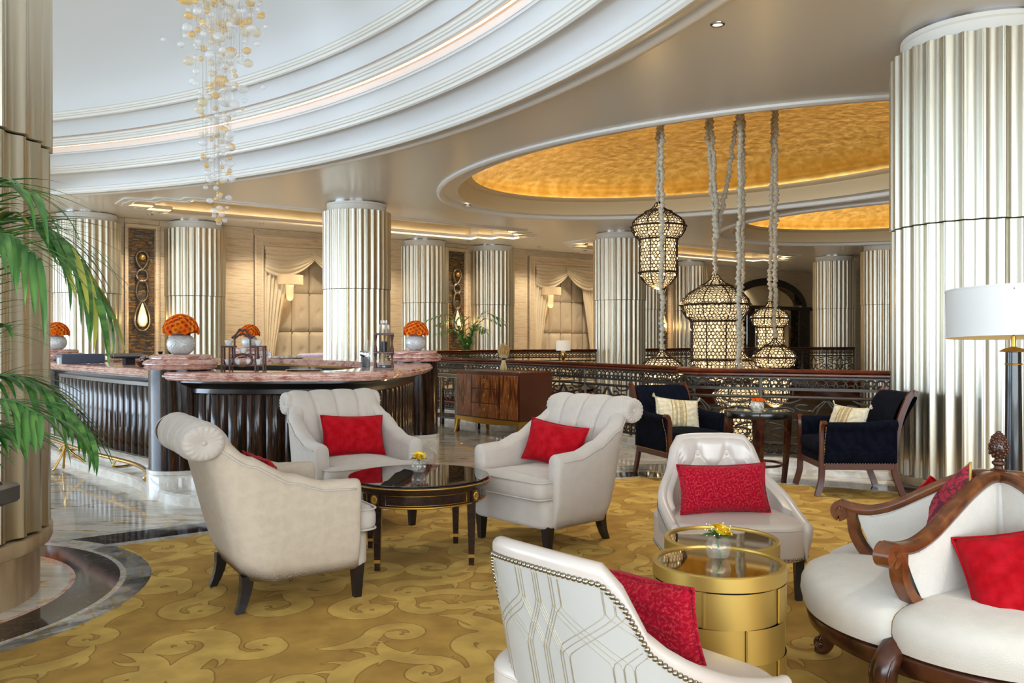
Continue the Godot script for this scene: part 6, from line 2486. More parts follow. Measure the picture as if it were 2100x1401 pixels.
# ---------- radial settee ----------
func settee():
	var C := pd(1.74, 3.05)
	var t := thing("radial_settee", "round settee with carved wooden dividers and pale upholstery at the lower right", "settee", C)
	var N := 5
	var angs := [212.0, 283.0, 355.0, 66.0, 138.0]   # dividers, measured from +X towards +D
	var reach := [1.08, 1.0, 1.0, 1.0, 0.94]
	var dirv := func(a: float) -> Vector3: return Vector3(cos(a), 0, -sin(a))
	for k in N:
		var a := deg_to_rad(angs[k])
		var gap := wrapf(deg_to_rad(angs[(k + 1) % N]) - a, 0, TAU)
		var ex: float = reach[k]
		# seat lobe between this divider and the next
		var st := ST()
		var rows := []
		for e in [[0.99, 0.275], [1.0, 0.29], [1.015, 0.33], [1.01, 0.365], [0.985, 0.395], [0.94, 0.412], [0.85, 0.425], [0.7, 0.432], [0.5, 0.434], [0.25, 0.43], [0.05, 0.42]]:
			var row := PackedVector3Array()
			for i in 33:
				var q := i / 32.0
				var ang := a + gap * lerpf(0.002, 0.998, q)
				var w := sin(PI * q)
				var r: float = (0.615 + 0.05 * pow(w, 0.5)) * e[0]
				var y: float = e[1] + 0.02 - 0.018 * (1 - pow(w, 0.35)) * smoothstep(0.35, 0.42, e[1])
				row.append(dirv.call(ang) * r + Vector3(0, y, 0))
			rows.append(row)
		grid(st, rows, false, false, false)
		obj("seat", st, M.settee, t)
		# shaped wooden apron
		st = ST()
		rows = []
		for e in [[0.93, 0.285], [0.965, 0.285], [0.97, 0.275], [0.965, 0.24], [0.955, 0.215], [0.93, 0.21], [0.93, 0.285]]:
			var row := PackedVector3Array()
			for i in 33:
				var q := i / 32.0
				var ang := a + gap * q
				var w := sin(PI * q)
				var r: float = (0.625 + 0.05 * pow(w, 0.6)) * e[0]
				row.append(dirv.call(ang) * r + Vector3(0, e[1] + (0.022 * w if e[1] < 0.25 else 0.0), 0))
			rows.append(row)
		grid(st, rows, false, false, true)
		obj("apron", st, M.walnut, t)
		# cabriole leg under the divider
		var u: Vector3 = dirv.call(a)
		var ul: Vector3 = u
		var sd := u.cross(Vector3.UP)
		var lp := spline([u * 0.56 + Vector3(0, 0.31, 0), u * 0.625 + Vector3(0, 0.29, 0), u * 0.665 + Vector3(0, 0.22, 0), u * 0.63 + Vector3(0, 0.12, 0), u * 0.61 + Vector3(0, 0.055, 0), u * 0.63 + Vector3(0, 0.02, 0), u * 0.665 + Vector3(0, 0.018, 0)], 6)
		st = ST()
		var rad := PackedFloat32Array()
		for i in lp.size(): rad.append(curve([0.0, 0.3, 0.55, 0.75, 0.9, 1.0], [0.035, 0.043, 0.030, 0.018, 0.019, 0.016], float(i) / (lp.size() - 1)))
		tube(st, lp, rad, 10)
		var lg := obj("leg", st, M.walnut, t)
		st = ST()
		for s in [-1, 1]:
			var sp := PackedVector3Array()
			for v in spiral(Vector2(0.64, 0.045), 0.026, 0.006, 1.2, -7.5, 24): sp.append(u * v.x + Vector3(0, v.y, 0) + sd * s * 0.014)
			tube(st, sp, 0.006, 5)
			var ed := PackedVector3Array()
			for i in range(4, lp.size() - 6): ed.append(lp[i] + sd * s * rad[i] * 0.75 + u * rad[i] * 0.6)
			tube(st, ed, 0.005, 5)
		obj("carved_scroll", st, M.walnut, lg)
		# divider: wooden rail, scroll, support and padded panel
		var sd2 := sd
		u = u * ex
		var rail := spline([u * 0.0 + Vector3(0, 0.795, 0), u * 0.08 + Vector3(0, 0.793, 0), u * 0.18 + Vector3(0, 0.755, 0), u * 0.28 + Vector3(0, 0.70, 0), u * 0.38 + Vector3(0, 0.645, 0), u * 0.47 + Vector3(0, 0.615, 0), u * 0.55 + Vector3(0, 0.614, 0), u * 0.60 + Vector3(0, 0.626, 0)], 6)
		st = ST()
		sweep(st, rail, PackedVector2Array([Vector2(-0.022, -0.018), Vector2(-0.027, -0.006), Vector2(-0.027, 0.008), Vector2(-0.015, 0.019), Vector2(0.015, 0.019), Vector2(0.027, 0.008), Vector2(0.027, -0.006), Vector2(0.022, -0.018)]), false, false)
		var rl := obj("divider_rail", st, M.walnut_light, t)
		st = ST()
		var scr := PackedVector3Array()
		for v in spiral(Vector2(0.592, 0.594), 0.036, 0.010, 1.5, -4.9, 22): scr.append(u * v.x + Vector3(0, v.y, 0))
		sweep(st, scr, PackedVector2Array([Vector2(-0.027, -0.011), Vector2(-0.027, 0.011), Vector2(0.027, 0.011), Vector2(0.027, -0.011)]), false, true, ul + Vector3(0, 0.001, 0))
		for s in [-1, 1]: lathe(st, [[0.0, 0.0], [0.018, 0.0], [0.022, -0.003], [0.023, -0.02]], 20, Transform3D(Basis(ul, sd * s, ul.cross(sd * s)), u * 0.592 + Vector3(0, 0.594, 0) + sd * s * 0.024))
		obj("scroll", st, M.walnut_light, rl)
		var sup := spline([u * 0.545 + Vector3(0, 0.605, 0), u * 0.545 + Vector3(0, 0.56, 0), u * 0.535 + Vector3(0, 0.51, 0), u * 0.50 + Vector3(0, 0.455, 0), u * 0.455 + Vector3(0, 0.42, 0)], 6)
		st = ST()
		sweep(st, sup, PackedVector2Array([Vector2(-0.024, -0.017), Vector2(-0.024, 0.017), Vector2(0.024, 0.017), Vector2(0.024, -0.017)]), false, true, ul)
		obj("arm_support", st, M.walnut_light, t)
		for s in [-1, 1]:
			st = ST()
			rows = []
			for i in 19:
				var q := i / 18.0
				var idx := q * (rail.size() - 9)
				var p := rail[int(idx)]
				var r := p.dot(ul) / ex
				var yt := p.y - 0.012
				var row := PackedVector3Array()
				for j in 9:
					var v := j / 8.0
					var rr := r
					rr = r * (1.0 - 0.20 * pow(1 - v, 1.3) * smoothstep(0.5, 1.0, q))
					var flare := 0.10 * pow(1 - q, 2.5) * (1 - 0.2 * v)
					var puff := 0.016 * sqrt(sin(PI * clampf(v * 0.96 + 0.02, 0, 1)) * sin(PI * clampf(q * 0.98 + 0.02, 0, 1)))
					row.append(u * (rr * (1.0 if q > 0.3 else 1.0)) + Vector3(0, lerpf(0.40, yt, v), 0) + sd * s * (0.012 + puff + flare * 0.55 * (1 - v)))
				rows.append(row)
			grid(st, rows, false, false, s > 0)
			var pn := obj("padded_panel", st, M.settee, t)
			var pipe := PackedVector3Array()
			for i in range(0, rail.size() - 12): pipe.append(rail[i] + Vector3(0, -0.02, 0) + sd * s * 0.018)
			st = ST()
			tube(st, pipe, 0.0045, 5)
			obj("piping", st, M.settee, pn)
	var st := ST()
	lathe(st, [[0.11, 0.40], [0.09, 0.55], [0.05, 0.72], [0.035, 0.77], [0.0, 0.79]], 24)
	obj("core", st, M.settee, t)
	st = ST()
	lathe(st, [[0.03, 0.795], [0.033, 0.808], [0.028, 0.816], [0.016, 0.822], [0.013, 0.832], [0.022, 0.84], [0.022, 0.847], [0.014, 0.852], [0.012, 0.86]], 20)
	var fi := obj("finial", st, M.walnut, t)
	st = ST()
	lathe(st, [[0.012, 0.858], [0.026, 0.875], [0.029, 0.895], [0.024, 0.925], [0.012, 0.948], [0.0, 0.956]], 20)
	for i in 70:   # scales of the pine cone
		var q := (i + 0.5) / 70.0
		var a := GOLDEN * i
		var r: float = curve([0, 0.2, 0.4, 0.75, 1.0], [0.016, 0.028, 0.030, 0.022, 0.004], q)
		ball(st, Vector3(cos(a) * r, lerpf(0.862, 0.952, q), sin(a) * r), Vector3(0.0055, 0.0075, 0.0055), 6, 4)
	obj("pine_cone", st, M.walnut, fi)
	# cushions lying against it
	var at := func(ang: float, r: float, y: float) -> Vector3: return C + dirv.call(ang) * r + Vector3(0, y, 0)
	var face := func(ang: float, tilt: float, roll: float) -> Basis:
		var d: Vector3 = dirv.call(ang)
		return Basis(Vector3.UP, atan2(d.x, d.z)) * Basis(Vector3.RIGHT, tilt) * Basis(Vector3.BACK, roll)
	cushion("patterned crimson cushion with gold cord behind the nearer divider of the settee", Transform3D(face.call(deg_to_rad(178), -0.30, 0.62), C + dirv.call(deg_to_rad(212)) * 0.08 + dirv.call(deg_to_rad(122)) * 0.135 + Vector3(0, 0.645, 0)), 0.29, 0.29, 0.10, M.damask, "", M.gold_braid)
	cushion("plain red velvet cushion in the nearest seat of the settee", Transform3D(face.call(deg_to_rad(240), -0.55, 0.28), at.call(deg_to_rad(252), 0.37, 0.53)), 0.35, 0.32, 0.13, M.red_velvet)
	cushion("red cushion peeping over the far divider of the settee", Transform3D(face.call(deg_to_rad(100), -0.45, 0.5), at.call(deg_to_rad(106), 0.33, 0.575)), 0.30, 0.30, 0.11, M.red_velvet)

# ---------- lamps ----------
func floor_lamp():
	var t := thing("floor_lamp", "floor lamp with white drum shade and black column behind the settee", "lamp", pd(2.41, 4.1))
	var st := ST()
	lathe(st, [[0.0, 0.0], [0.15, 0.0], [0.15, 0.02], [0.06, 0.035], [0.045, 0.06], [0.0, 0.06]], 40)
	obj("base", st, M.black_lacquer, t)
	st = ST()
	lathe(st, [[0.042, 0.05], [0.042, 0.3], [0.033, 1.225], [0.0, 1.226]], 32)
	obj("pole", st, M.black_lacquer, t)
	st = ST()
	tube(st, ring_path(0.0355, 1.165, 32), 0.004, 6, true)
	lathe(st, [[0.03, 1.222], [0.058, 1.224], [0.06, 1.228], [0.04, 1.24], [0.014, 1.246], [0.011, 1.25], [0.011, 1.30]], 32)
	obj("brass_collar", st, M.gold_paint, t)
	var tilt := Transform3D(Basis(Vector3.RIGHT, -0.045), Vector3(0, 1.41, 0))
	st = ST()
	lathe(st, [[0.290, -0.115], [0.293, -0.117], [0.293, 0.117], [0.290, 0.117]], 64, tilt)
	lathe(st, [[0.2925, -0.117], [0.295, -0.117], [0.295, -0.108], [0.2925, -0.108]], 64, tilt)
	lathe(st, [[0.2925, 0.108], [0.295, 0.108], [0.295, 0.117], [0.2925, 0.117]], 64, tilt)
	var sh := obj("shade", st, M.shade_white, t)
	st = ST()
	lathe(st, [[0.289, -0.115], [0.289, 0.115]], 64, tilt, true)
	obj("shade_lining", st, M.lining, sh)
	st = ST()
	lathe(st, [[0.004, 1.30], [0.004, 1.53], [0.012, 1.532], [0.012, 1.553], [0.0, 1.555]], 16)
	for k in 3: tube(st, PackedVector3Array([Vector3(0, 1.525, 0), Vector3(cos(TAU * k / 3) * 0.289, 1.515, sin(TAU * k / 3) * 0.289)]), 0.003, 5)
	obj("harp", st, M.black, t)

func far_lamp():
	var p := px(1155, 718, 20.3)
	var t := thing("table_lamp", "white drum table lamp standing beyond the far railing", "lamp", Vector3(p.x, 0.75, p.z))
	var st := ST()
	lathe(st, [[0.0, 0.0], [0.09, 0.0], [0.09, 0.02], [0.03, 0.05], [0.06, 0.16], [0.05, 0.26], [0.02, 0.30], [0.012, 0.36]], 24)
	obj("base", st, M.brass, t)
	st = ST()
	lathe(st, [[0.16, 0.27], [0.17, 0.27], [0.17, 0.51], [0.16, 0.51]], 32)
	obj("shade", st, glow(rgb(240, 232, 216), 0.35), t)
	st = ST()
	lathe(st, [[0.006, 0.5], [0.006, 0.54], [0.012, 0.55], [0.0, 0.56]], 10)
	obj("finial", st, M.brass, t)
	var k := thing("console_table", "dark console carrying the white table lamp beyond the far railing", "table", Vector3(p.x, 0, p.z))
	st = ST(false)
	box(st, Vector3(0, 0.73, 0), Vector3(0.9, 0.04, 0.4), 0.005)
	obj("top", st, M.dark_wood, k)
	for sx in [-1, 1]:
		for sz in [-1, 1]:
			st = ST(false)
			box(st, Vector3(0.4 * sx, 0.355, 0.15 * sz), Vector3(0.05, 0.71, 0.05), 0.004)
			obj("leg", st, M.dark_wood, k)

func downlights():
	# recessed ceiling spots: the one in view and its fellows along the ceiling
	var spots := [[px(1471, 50, 7.38), "recessed spotlight in the ceiling above the navy armchairs"]]
	for s in [-3.0, 0.5, 3.0, 4.7, 6.4, 8.9, 11.4, 13.2, 15.0, 17.0, 19.5]:
		spots.append([wp(s, 0.85, CEIL), "recessed spotlight in the ceiling along the stone wall"])
	spots.append([wp(23.5, -0.9, CEIL), "recessed spotlight inside the far dark arch"])
	for p in [Vector2(5.8, 10.2), Vector2(6.0, 4.0), Vector2(3.2, 1.0), Vector2(-0.9, 17.4)]:
		spots.append([pd(p.x, p.y, CEIL), "recessed spotlight in the ceiling beside the gold domes"])
	for e in spots:
		var p: Vector3 = e[0]
		var t := thing("ceiling_light", e[1], "ceiling light", Vector3(p.x, CEIL, p.z), 0, "recessed ceiling spotlights")
		var st := ST()
		lathe(st, [[0.045, -0.012], [0.05, -0.014], [0.062, -0.008], [0.065, 0.0], [0.065, 0.02]], 28)
		obj("bezel", st, M.steel, t)
		st = ST()
		lathe(st, [[0.0, -0.004], [0.046, -0.004], [0.046, 0.02]], 24)
		obj("lamp_lens", st, glow(rgb(255, 232, 196), 1.6), t)
		spot("spot_light", Vector3(p.x, CEIL - 0.03, p.z), Vector3.DOWN, 55.0, 7.5, Color(1, 0.94, 0.85), 0.05)

func cove_lights():
	var ds := ST(false)
	lathe(ds, [[13.695, 0.677], [13.72, 0.677], [13.72, 0.689], [13.695, 0.689], [13.695, 0.677]], 160, Transform3D(Basis(), Vector3(DOME.x, CEIL, -DOME.y)))
	tag(obj("cove_light", ds, glow(rgb(255, 205, 160), 3.0)), "warm light strip round the middle tier of the white dome", "light")
	# lit strips lying behind the lips of the coffers and of the gold domes
	var k := 0
	for c in [coffer(-0.3, 9.5, 1.35, 3.6), coffer(11.4, 20.6, 1.4, 3.8)]:
		var inner := to_plan(c)
		var st := ST(false)
		for q in [0.06]:
			var path := PackedVector3Array()
			for v in Geometry2D.offset_polygon(inner, -q)[0]: path.append(Vector3(v.x, CEIL + 0.035, -v.y))
			sweep(st, path, PackedVector2Array([Vector2(-0.018, -0.01), Vector2(-0.018, 0.01), Vector2(0.018, 0.01), Vector2(0.018, -0.01)]), true)
		tag(obj("cove_light", st, glow(rgb(255, 226, 176), 12.0)), ["warm light strip hidden in the long ceiling coffer above the bar", "warm light strip hidden in the long ceiling coffer before the dark arch"][k], "light", "coffer light strips")
		k += 1
	for e in [[E1, 5.64, 3.82], [E2, 4.85, 3.9]]:
		var p := ell_path(e[0], e[1] - 0.43, e[2] - 0.43, CEIL + 0.33, 96)
		var st := ST(false)
		tube(st, p, 0.022, 6, true)
		tag(obj("cove_light", st, glow(rgb(255, 240, 215), 3.6)), ["warm light strip round the edge of the large gold dome", "warm light strip round the edge of the smaller far gold dome"][0 if e[0] == E1 else 1], "light")

# ---------- sideboard and console ----------
func sideboard():
	var turn := -deg_to_rad(50.0)
	var t := thing("sideboard", "mahogany sideboard with five ring pulls on a gold base before the railing", "sideboard", pd(-0.13, 11.61), turn)
	var W := 1.36
	var D := 0.58
	var bow := 0.03
	var front := func(x: float) -> float: return D / 2 + bow * (1 - pow(x / (W / 2), 2)) - 0.02
	var outline := PackedVector2Array()
	for i in 25:
		var x := lerpf(-W / 2, W / 2, i / 24.0)
		outline.append(Vector2(x, front.call(x)))
	outline.append(Vector2(W / 2, -D / 2)); outline.append(Vector2(-W / 2, -D / 2))
	var up := Transform3D(Basis(Vector3.RIGHT, Vector3.BACK, Vector3.DOWN), Vector3.ZERO)   # local xy -> x,z; extrude down
	var st := ST()
	var q := up; q.origin = Vector3(0, 0.852, 0)
	prism(st, outline, 0.625, q)
	obj("body", st, M.mahogany_dark, t)
	st = ST()
	q.origin = Vector3(0, 0.868, 0)
	var o2: PackedVector2Array = Geometry2D.offset_polygon(outline, 0.008)[0]
	prism(st, o2, 0.018, q)
	obj("top", st, M.mahogany, t)
	# doors and drawers
	var panel := func(x0: float, x1: float, y0: float, y1: float, nm: String):
		var s2 := ST()
		var rows := []
		for e in [[0.0, 0.0], [0.0, 0.010], [0.006, 0.013]]:
			pass
		var fr := []
		for i in 13:
			var x := lerpf(x0, x1, i / 12.0)
			fr.append(x)
		rows = []
		for yy in [[y0, 0.0], [y0, 0.009], [y0 + 0.003, 0.011], [y1 - 0.003, 0.011], [y1, 0.009], [y1, 0.0]]:
			var row := PackedVector3Array()
			for x in fr: row.append(Vector3(x, yy[0], front.call(x) + yy[1]))
			rows.append(row)
		s2.set_smooth_group(-1)
		grid(s2, rows, false, false, false)
		var p := obj(nm, s2, M.figured, t)
		s2 = ST()
		var xm := (x0 + x1) / 2 + (0.0)
		var c := Vector3(xm, (y0 + y1) / 2 + 0.01, front.call(xm) + 0.02)
		tube(s2, circle3(c, 0.018, 0.024), 0.0045, 6, true)
		lathe(s2, [[0.0, 0.0], [0.009, 0.0], [0.006, 0.014], [0.0, 0.015]], 12, Transform3D(Basis(Vector3.RIGHT, PI / 2), c + Vector3(0, 0.022, -0.012)))
		obj("ring_pull", s2, M.brass, p)
	panel.call(-W / 2 + 0.02, -0.306, 0.25, 0.82, "door")
	panel.call(0.306, W / 2 - 0.02, 0.25, 0.82, "door")
	for k in 3: panel.call(-0.294, 0.294, 0.25 + 0.192 * k, 0.25 + 0.192 * k + 0.180, "drawer")
	# gold base with curved apron and sabre legs
	st = ST()
	var rows := []
	for j in 5:
		var row := PackedVector3Array()
		for i in 25:
			var x := lerpf(-W / 2, W / 2, i / 24.0)
			var dip := 0.075 * pow(1 - pow(x / (W / 2), 2), 1.2)
			var y: float = [0.225, 0.232, 0.232, 0.19 - dip * 0.4, 0.19 - dip * 0.4][j]
			row.append(Vector3(x, y, front.call(x) + [-0.03, 0.0, 0.012, 0.012, -0.02][j]))
		rows.append(row)
	st.set_smooth_group(-1)
	grid(st, rows, false, false, true)
	obj("gold_apron", st, M.gold_paint, t)
	st = ST(false)
	for s in [-1, 1]: box(st, Vector3(s * (W / 2 - 0.012), 0.208, -0.01), Vector3(0.03, 0.046, D - 0.04), 0.003)
	box(st, Vector3(0, 0.208, -D / 2 + 0.015), Vector3(W - 0.04, 0.046, 0.03), 0.003)
	obj("gold_rail", st, M.gold_paint, t)
	for e in [[-1, 1], [1, 1], [-1, -1], [1, -1]]:
		st = ST(false)
		var x: float = e[0] * (W / 2 - 0.022)
		var z: float = e[1] * (D / 2 - 0.03)
		leg(st, Vector3(x, 0.23, z), Vector3(x + e[0] * 0.03, 0, z + e[1] * 0.03), 0.027, 0.014)
		obj("leg", st, M.gold_paint, t)
	# wheat sheaf
	var b := Transform3D(Basis(Vector3.UP, turn), t.position)
	var w := thing("wheat_sheaf", "tied sheaf of dried wheat standing on the sideboard", "dried flowers", b * Vector3(0.0, 0.868, -0.02))
	st = ST()
	var heads := ST()
	for i in 64:
		var a := GOLDEN * i
		var f := sqrt((i + 0.5) / 64.0)
		var d := Vector3(cos(a), 0, sin(a))
		var topp := d * 0.085 * f + Vector3(0, 0.335 - 0.07 * f * f, 0)
		tube(st, spline([d * 0.058 * f, d * 0.022 * f + Vector3(0, 0.15, 0), topp - d * 0.02 * f - Vector3(0, 0.08, 0)], 4), 0.0035, 4)
		var dirn := (d * 0.5 * f + Vector3.UP).normalized()
		var xx := dirn.cross(Vector3(0.1, 0.2, 1)).normalized()
		ball(heads, topp - dirn * 0.03, Vector3(0.007, 0.042, 0.007), 6, 6, Basis(xx, dirn, xx.cross(dirn)))
		for k in 3: tube(heads, PackedVector3Array([topp, topp + (dirn + Vector3(cos(a + k * 2), 0, sin(a + k * 2)) * 0.25) * 0.045]), 0.0009, 3)
	obj("stalks", st, M.straw, w).set_meta("kind", "stuff")
	obj("wheat_ears", heads, M.straw_dark, w).set_meta("kind", "stuff")
	st = ST()
	for k in 3: tube(st, ring_path(0.027, 0.15 + 0.009 * k, 20), 0.0055, 5, true)
	obj("tie", st, M.black, w)
	# console left of it
	var c := thing("console_table", "black console with gold edges left of the sideboard", "table", b * Vector3(-1.20, 0, 0.02), turn)
	st = ST(false)
	box(st, Vector3(0, 0.775, 0), Vector3(0.94, 0.05, 0.42), 0.004)
	obj("top", st, M.black_walnut, c)
	st = ST(false)
	for y in [0.752, 0.798]:
		for z in [-0.212, 0.212]: box(st, Vector3(0, y, z), Vector3(0.95, 0.007, 0.007), 0.001)
		for x in [-0.472, 0.472]: box(st, Vector3(x, y, 0), Vector3(0.007, 0.007, 0.43), 0.001)
	obj("gilt_edge", st, M.gold_paint, c)
	for sx in [-1, 1]:
		for sz in [-1, 1]:
			st = ST(false)
			box(st, Vector3(0.445 * sx, 0.375, 0.185 * sz), Vector3(0.05, 0.75, 0.05), 0.004)
			var lg := obj("leg", st, M.black_walnut, c)
			st = ST(false)
			for k in [-1, 1]: box(st, Vector3(0.445 * sx + 0.024 * k, 0.375, 0.185 * sz + 0.026), Vector3(0.006, 0.75, 0.004), 0.001)
			obj("gilt_edge", st, M.gold_paint, lg)
	st = ST(false)
	box(st, Vector3(0, 0.17, 0), Vector3(0.88, 0.03, 0.36), 0.003)
	obj("shelf", st, M.black_walnut, c)

func small_lamp_shade():
	var t := thing("floor_lantern", "small lamp with grey square shade on a curved brass stand beside the bar", "lamp", pd(-4.37, 8.35), 0.3)
	var st := ST(false)
	var rows := []
	for e in [[0.085, 0.0], [0.105, 0.20]]:
		var r := PackedVector3Array()
		for k in 4: r.append(Vector3(cos(TAU * (k + 0.5) / 4) * e[0] * 1.41, 0.36 + e[1], sin(TAU * (k + 0.5) / 4) * e[0] * 1.41))
		rows.append(r)
	grid(st, rows, true, false, true)
	obj("shade", st, M.taupe, t)
	st = ST()
	tube(st, spline([Vector3(0, 0.36, 0), Vector3(0.0, 0.28, 0), Vector3(0.04, 0.2, 0), Vector3(0.12, 0.13, 0.0), Vector3(0.2, 0.06, 0), Vector3(0.24, 0.02, 0)], 6), 0.012, 8)
	tube(st, spline([Vector3(0, 0.26, 0), Vector3(-0.04, 0.14, 0.03), Vector3(-0.1, 0.02, 0.06)], 6), 0.012, 8)
	tube(st, spline([Vector3(0, 0.26, 0), Vector3(-0.02, 0.14, -0.05), Vector3(-0.04, 0.02, -0.12)], 6), 0.012, 8)
	obj("stand", st, M.brass, t)

func small_extras():
	var t := thing("socket_plate", "white socket plate on the dark inner face of the bar beside the cup rack", "socket", pd(-4.62, 11.3, 0.85), 0.5)
	var st := ST(false)
	box(st, Vector3.ZERO, Vector3(0.12, 0.12, 0.02), 0.004)
	obj("plate", st, M.white, t)
	st = ST()
	lathe(st, [[0.0, 0.0], [0.03, 0.0], [0.03, 0.012], [0.0, 0.012]], 16, Transform3D(Basis(Vector3.RIGHT, PI / 2), Vector3(0, -0.01, 0.008)))
	obj("socket", st, M.black, t)
	t = thing("lounge_bench", "lavender upholstered bench in the padded alcove beyond the bar", "bench", wp(4.9, 0.45), atan2(0.6, 0.8))
	st = ST()
	soft_box(st, 1.5, 0.6, 0.22, 0.06, 0.05, 0.02, Transform3D(Basis(), Vector3(0, 0.3, 0)))
	obj("seat", st, M.lavender, t)
	st = ST()
	soft_box(st, 1.5, 0.16, 0.42, 0.06, 0.05, 0.02, Transform3D(Basis(), Vector3(0, 0.5, -0.24)))
	obj("backrest", st, M.lavender, t)
	for sx in [-1, 1]:
		for sz in [-1, 1]:
			st = ST(false)
			leg(st, Vector3(0.66 * sx, 0.32, 0.22 * sz), Vector3(0.68 * sx, 0, 0.24 * sz), 0.03, 0.02)
			obj("leg", st, M.dark_wood, t)
	t = thing("pot_plant", "small dark-leaved pot plant in the far dark archway", "plant", wp(24.6, -0.4))
	st = ST()
	lathe(st, [[0.1, 0.0], [0.16, 0.5], [0.14, 0.5], [0.0, 0.45]], 16)
	obj("pot", st, M.black_lacquer, t)
	var lm := leaflet_mesh(0.55, 0.04, 0.9)
	for k in 14: obj("leaf", lm, M.leaf, t, Transform3D(Basis(Vector3.UP, GOLDEN * k) * Basis(Vector3.BACK, 0.5 + 0.06 * k), Vector3(0, 0.5 + 0.03 * k, 0)))

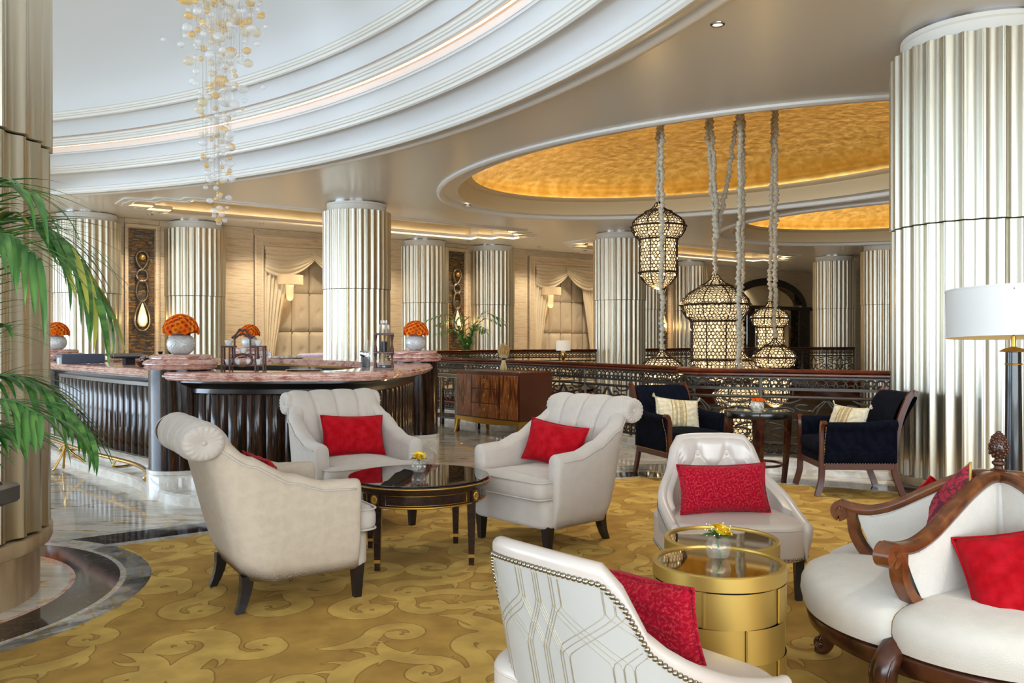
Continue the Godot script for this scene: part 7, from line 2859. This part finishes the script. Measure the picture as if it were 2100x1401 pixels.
func extra_materials():
	M.lavender = cloth(rgb(168, 164, 196), 0.03, 0.3, 3.0, 1.0, 71)
	M.crackle = mat(Color.WHITE, 0.22, 0.15)
	M.crackle.albedo_texture = ntex(noise(0.06, 34, FastNoiseLite.TYPE_CELLULAR, 3), [0.0, rgb(236, 236, 232), 0.5, rgb(206, 208, 206), 0.9, rgb(160, 164, 166)], 256)
	M.crackle.normal_enabled = true
	M.crackle.normal_texture = ntex(noise(0.05, 33, FastNoiseLite.TYPE_CELLULAR, 2), [], 256, 6.0)
	M.crackle.normal_scale = 0.7
	tri_(M.crackle, Vector3(7, 7, 7))
	M.orange2 = mat(rgb(250, 116, 10), 0.6)
	M.orange3 = mat(rgb(255, 150, 30), 0.6)
	M.orange_dark = mat(rgb(206, 84, 8), 0.7)
	M.glass_grey = mat(Color(0.9, 0.92, 0.93, 0.045), 0.02)
	M.glass_grey.transparency = BaseMaterial3D.TRANSPARENCY_ALPHA
	M.water = mat(Color(0.85, 0.9, 0.85, 0.04), 0.02)
	M.water.transparency = BaseMaterial3D.TRANSPARENCY_ALPHA
	M.slate = mat(rgb(70, 78, 94), 0.5)
	M.taupe = mat(rgb(150, 132, 122), 0.8)
	M.dark_wood_red = mat(rgb(78, 44, 32), 0.4)
	M.walnut_light = M.walnut.duplicate()
	M.walnut_light.albedo_texture = ntex(noise(0.012, 46, FastNoiseLite.TYPE_SIMPLEX_SMOOTH, 5, 15.0), [0.2, rgb(76, 40, 20), 0.5, rgb(120, 70, 36), 0.8, rgb(90, 48, 24)], 256)
	M.black_walnut = mat(Color.WHITE, 0.15)
	M.black_walnut.albedo_texture = ntex(noise(0.012, 47, FastNoiseLite.TYPE_SIMPLEX_SMOOTH, 5, 15.0), [0.2, rgb(26, 18, 16), 0.5, rgb(48, 30, 24), 0.8, rgb(30, 20, 17)], 256)
	tri_(M.black_walnut, Vector3(1.5, 4, 1.5))
	M.figured = mat(Color.WHITE, 0.2)
	M.figured.albedo_texture = ntex(noise(0.01, 48, FastNoiseLite.TYPE_SIMPLEX_SMOOTH, 5, 25.0), [0.2, rgb(84, 42, 20), 0.45, rgb(142, 80, 40), 0.55, rgb(172, 104, 54), 0.65, rgb(124, 66, 32), 0.85, rgb(156, 90, 46)], 512)
	tri_(M.figured, Vector3(2.5, 0.35, 2.5))
	M.mahogany_dark = mat(rgb(84, 42, 26), 0.28)
	M.table_glass = mat(rgb(14, 14, 16), 0.015)
	M.table_glass.metallic_specular = 0.9
	M.bronze_mirror = mat(rgb(176, 158, 124), 0.03, 1.0)
	M.swirl = mat(Color.WHITE, 0.15)
	M.swirl.albedo_texture = ntex(noise(0.02, 81, FastNoiseLite.TYPE_SIMPLEX_SMOOTH, 4, 30.0), [0.3, rgb(230, 226, 216), 0.5, rgb(150, 140, 126), 0.6, rgb(226, 220, 208), 0.8, rgb(120, 112, 100)], 256)
	tri_(M.swirl, Vector3(8, 8, 8))
	M.gold_braid = mat(rgb(196, 164, 90), 0.6, 0.2)
	M.straw = mat(rgb(226, 200, 146), 0.8)
	M.straw_dark = mat(rgb(206, 164, 100), 0.8)
	M.lining = mat(rgb(226, 196, 136), 0.7)
	var m := cloth(rgb(190, 16, 48), 0.12, 0.15, 4.0, 0.8, 62)
	m.albedo_texture = ntex(noise(0.035, 63, FastNoiseLite.TYPE_SIMPLEX_SMOOTH, 5, 8.0), [0.2, rgb(140, 4, 28), 0.66, rgb(176, 10, 42), 0.70, rgb(200, 130, 84), 0.73, rgb(182, 14, 44), 0.9, rgb(190, 18, 48)], 512)
	m.metallic_specular = 0.25
	M.crimson = m
	m = cloth(rgb(170, 14, 50), 0.1, 0.1, 4.0, 0.8, 64)
	m.albedo_texture = ntex(noise(0.011, 65, FastNoiseLite.TYPE_SIMPLEX_SMOOTH, 2, 40.0), [0.0, rgb(176, 12, 42), 0.40, rgb(176, 12, 42), 0.43, rgb(92, 6, 30), 0.62, rgb(86, 10, 44), 0.65, rgb(182, 16, 48), 1.0, rgb(170, 12, 44)], 512)
	m.roughness = 0.5
	M.damask = m

func build_all():
	extra_materials()
	floor_inlay()
	columns()
	bar()
	railings()
	lanterns()
	seating()
	pearl_chairs()
	settee()
	coffee_table()
	drum_table(pd(0.715, 2.95), 0.52, 0.5, "nearer gold drum table with a mirrored top and woven panels")
	drum_table(pd(0.84, 3.42), 0.49, 0.2, "farther gold drum table behind the one with the yellow rose")
	navy_chairs()
	side_table()
	sideboard()
	bar_things()
	floor_lamp()
	far_lamp()
	small_lamp_shade()
	bud_vase(pd(-0.56, 5.12, 0.483), 0)
	bud_vase(pd(0.725, 3.0, 0.513), 1)
	palms()
	bubble_chandelier()
	small_extras()
	cove_lights()
	downlights()
	# what stands on the carpet stands on its pile
	for o in get_children():
		if o is Node3D and o.has_meta("category") and o.get_meta("category") in ["armchair", "cushion", "settee", "table", "side table", "vase", "flowers", "bowl", "lamp", "palm"]:
			var at := Vector2(o.position.x, -o.position.z)
			if at.x > -4.0 and at.y < 8.3 and Geometry2D.is_point_in_polygon(at, carpet_outline): o.position.y += 0.0135
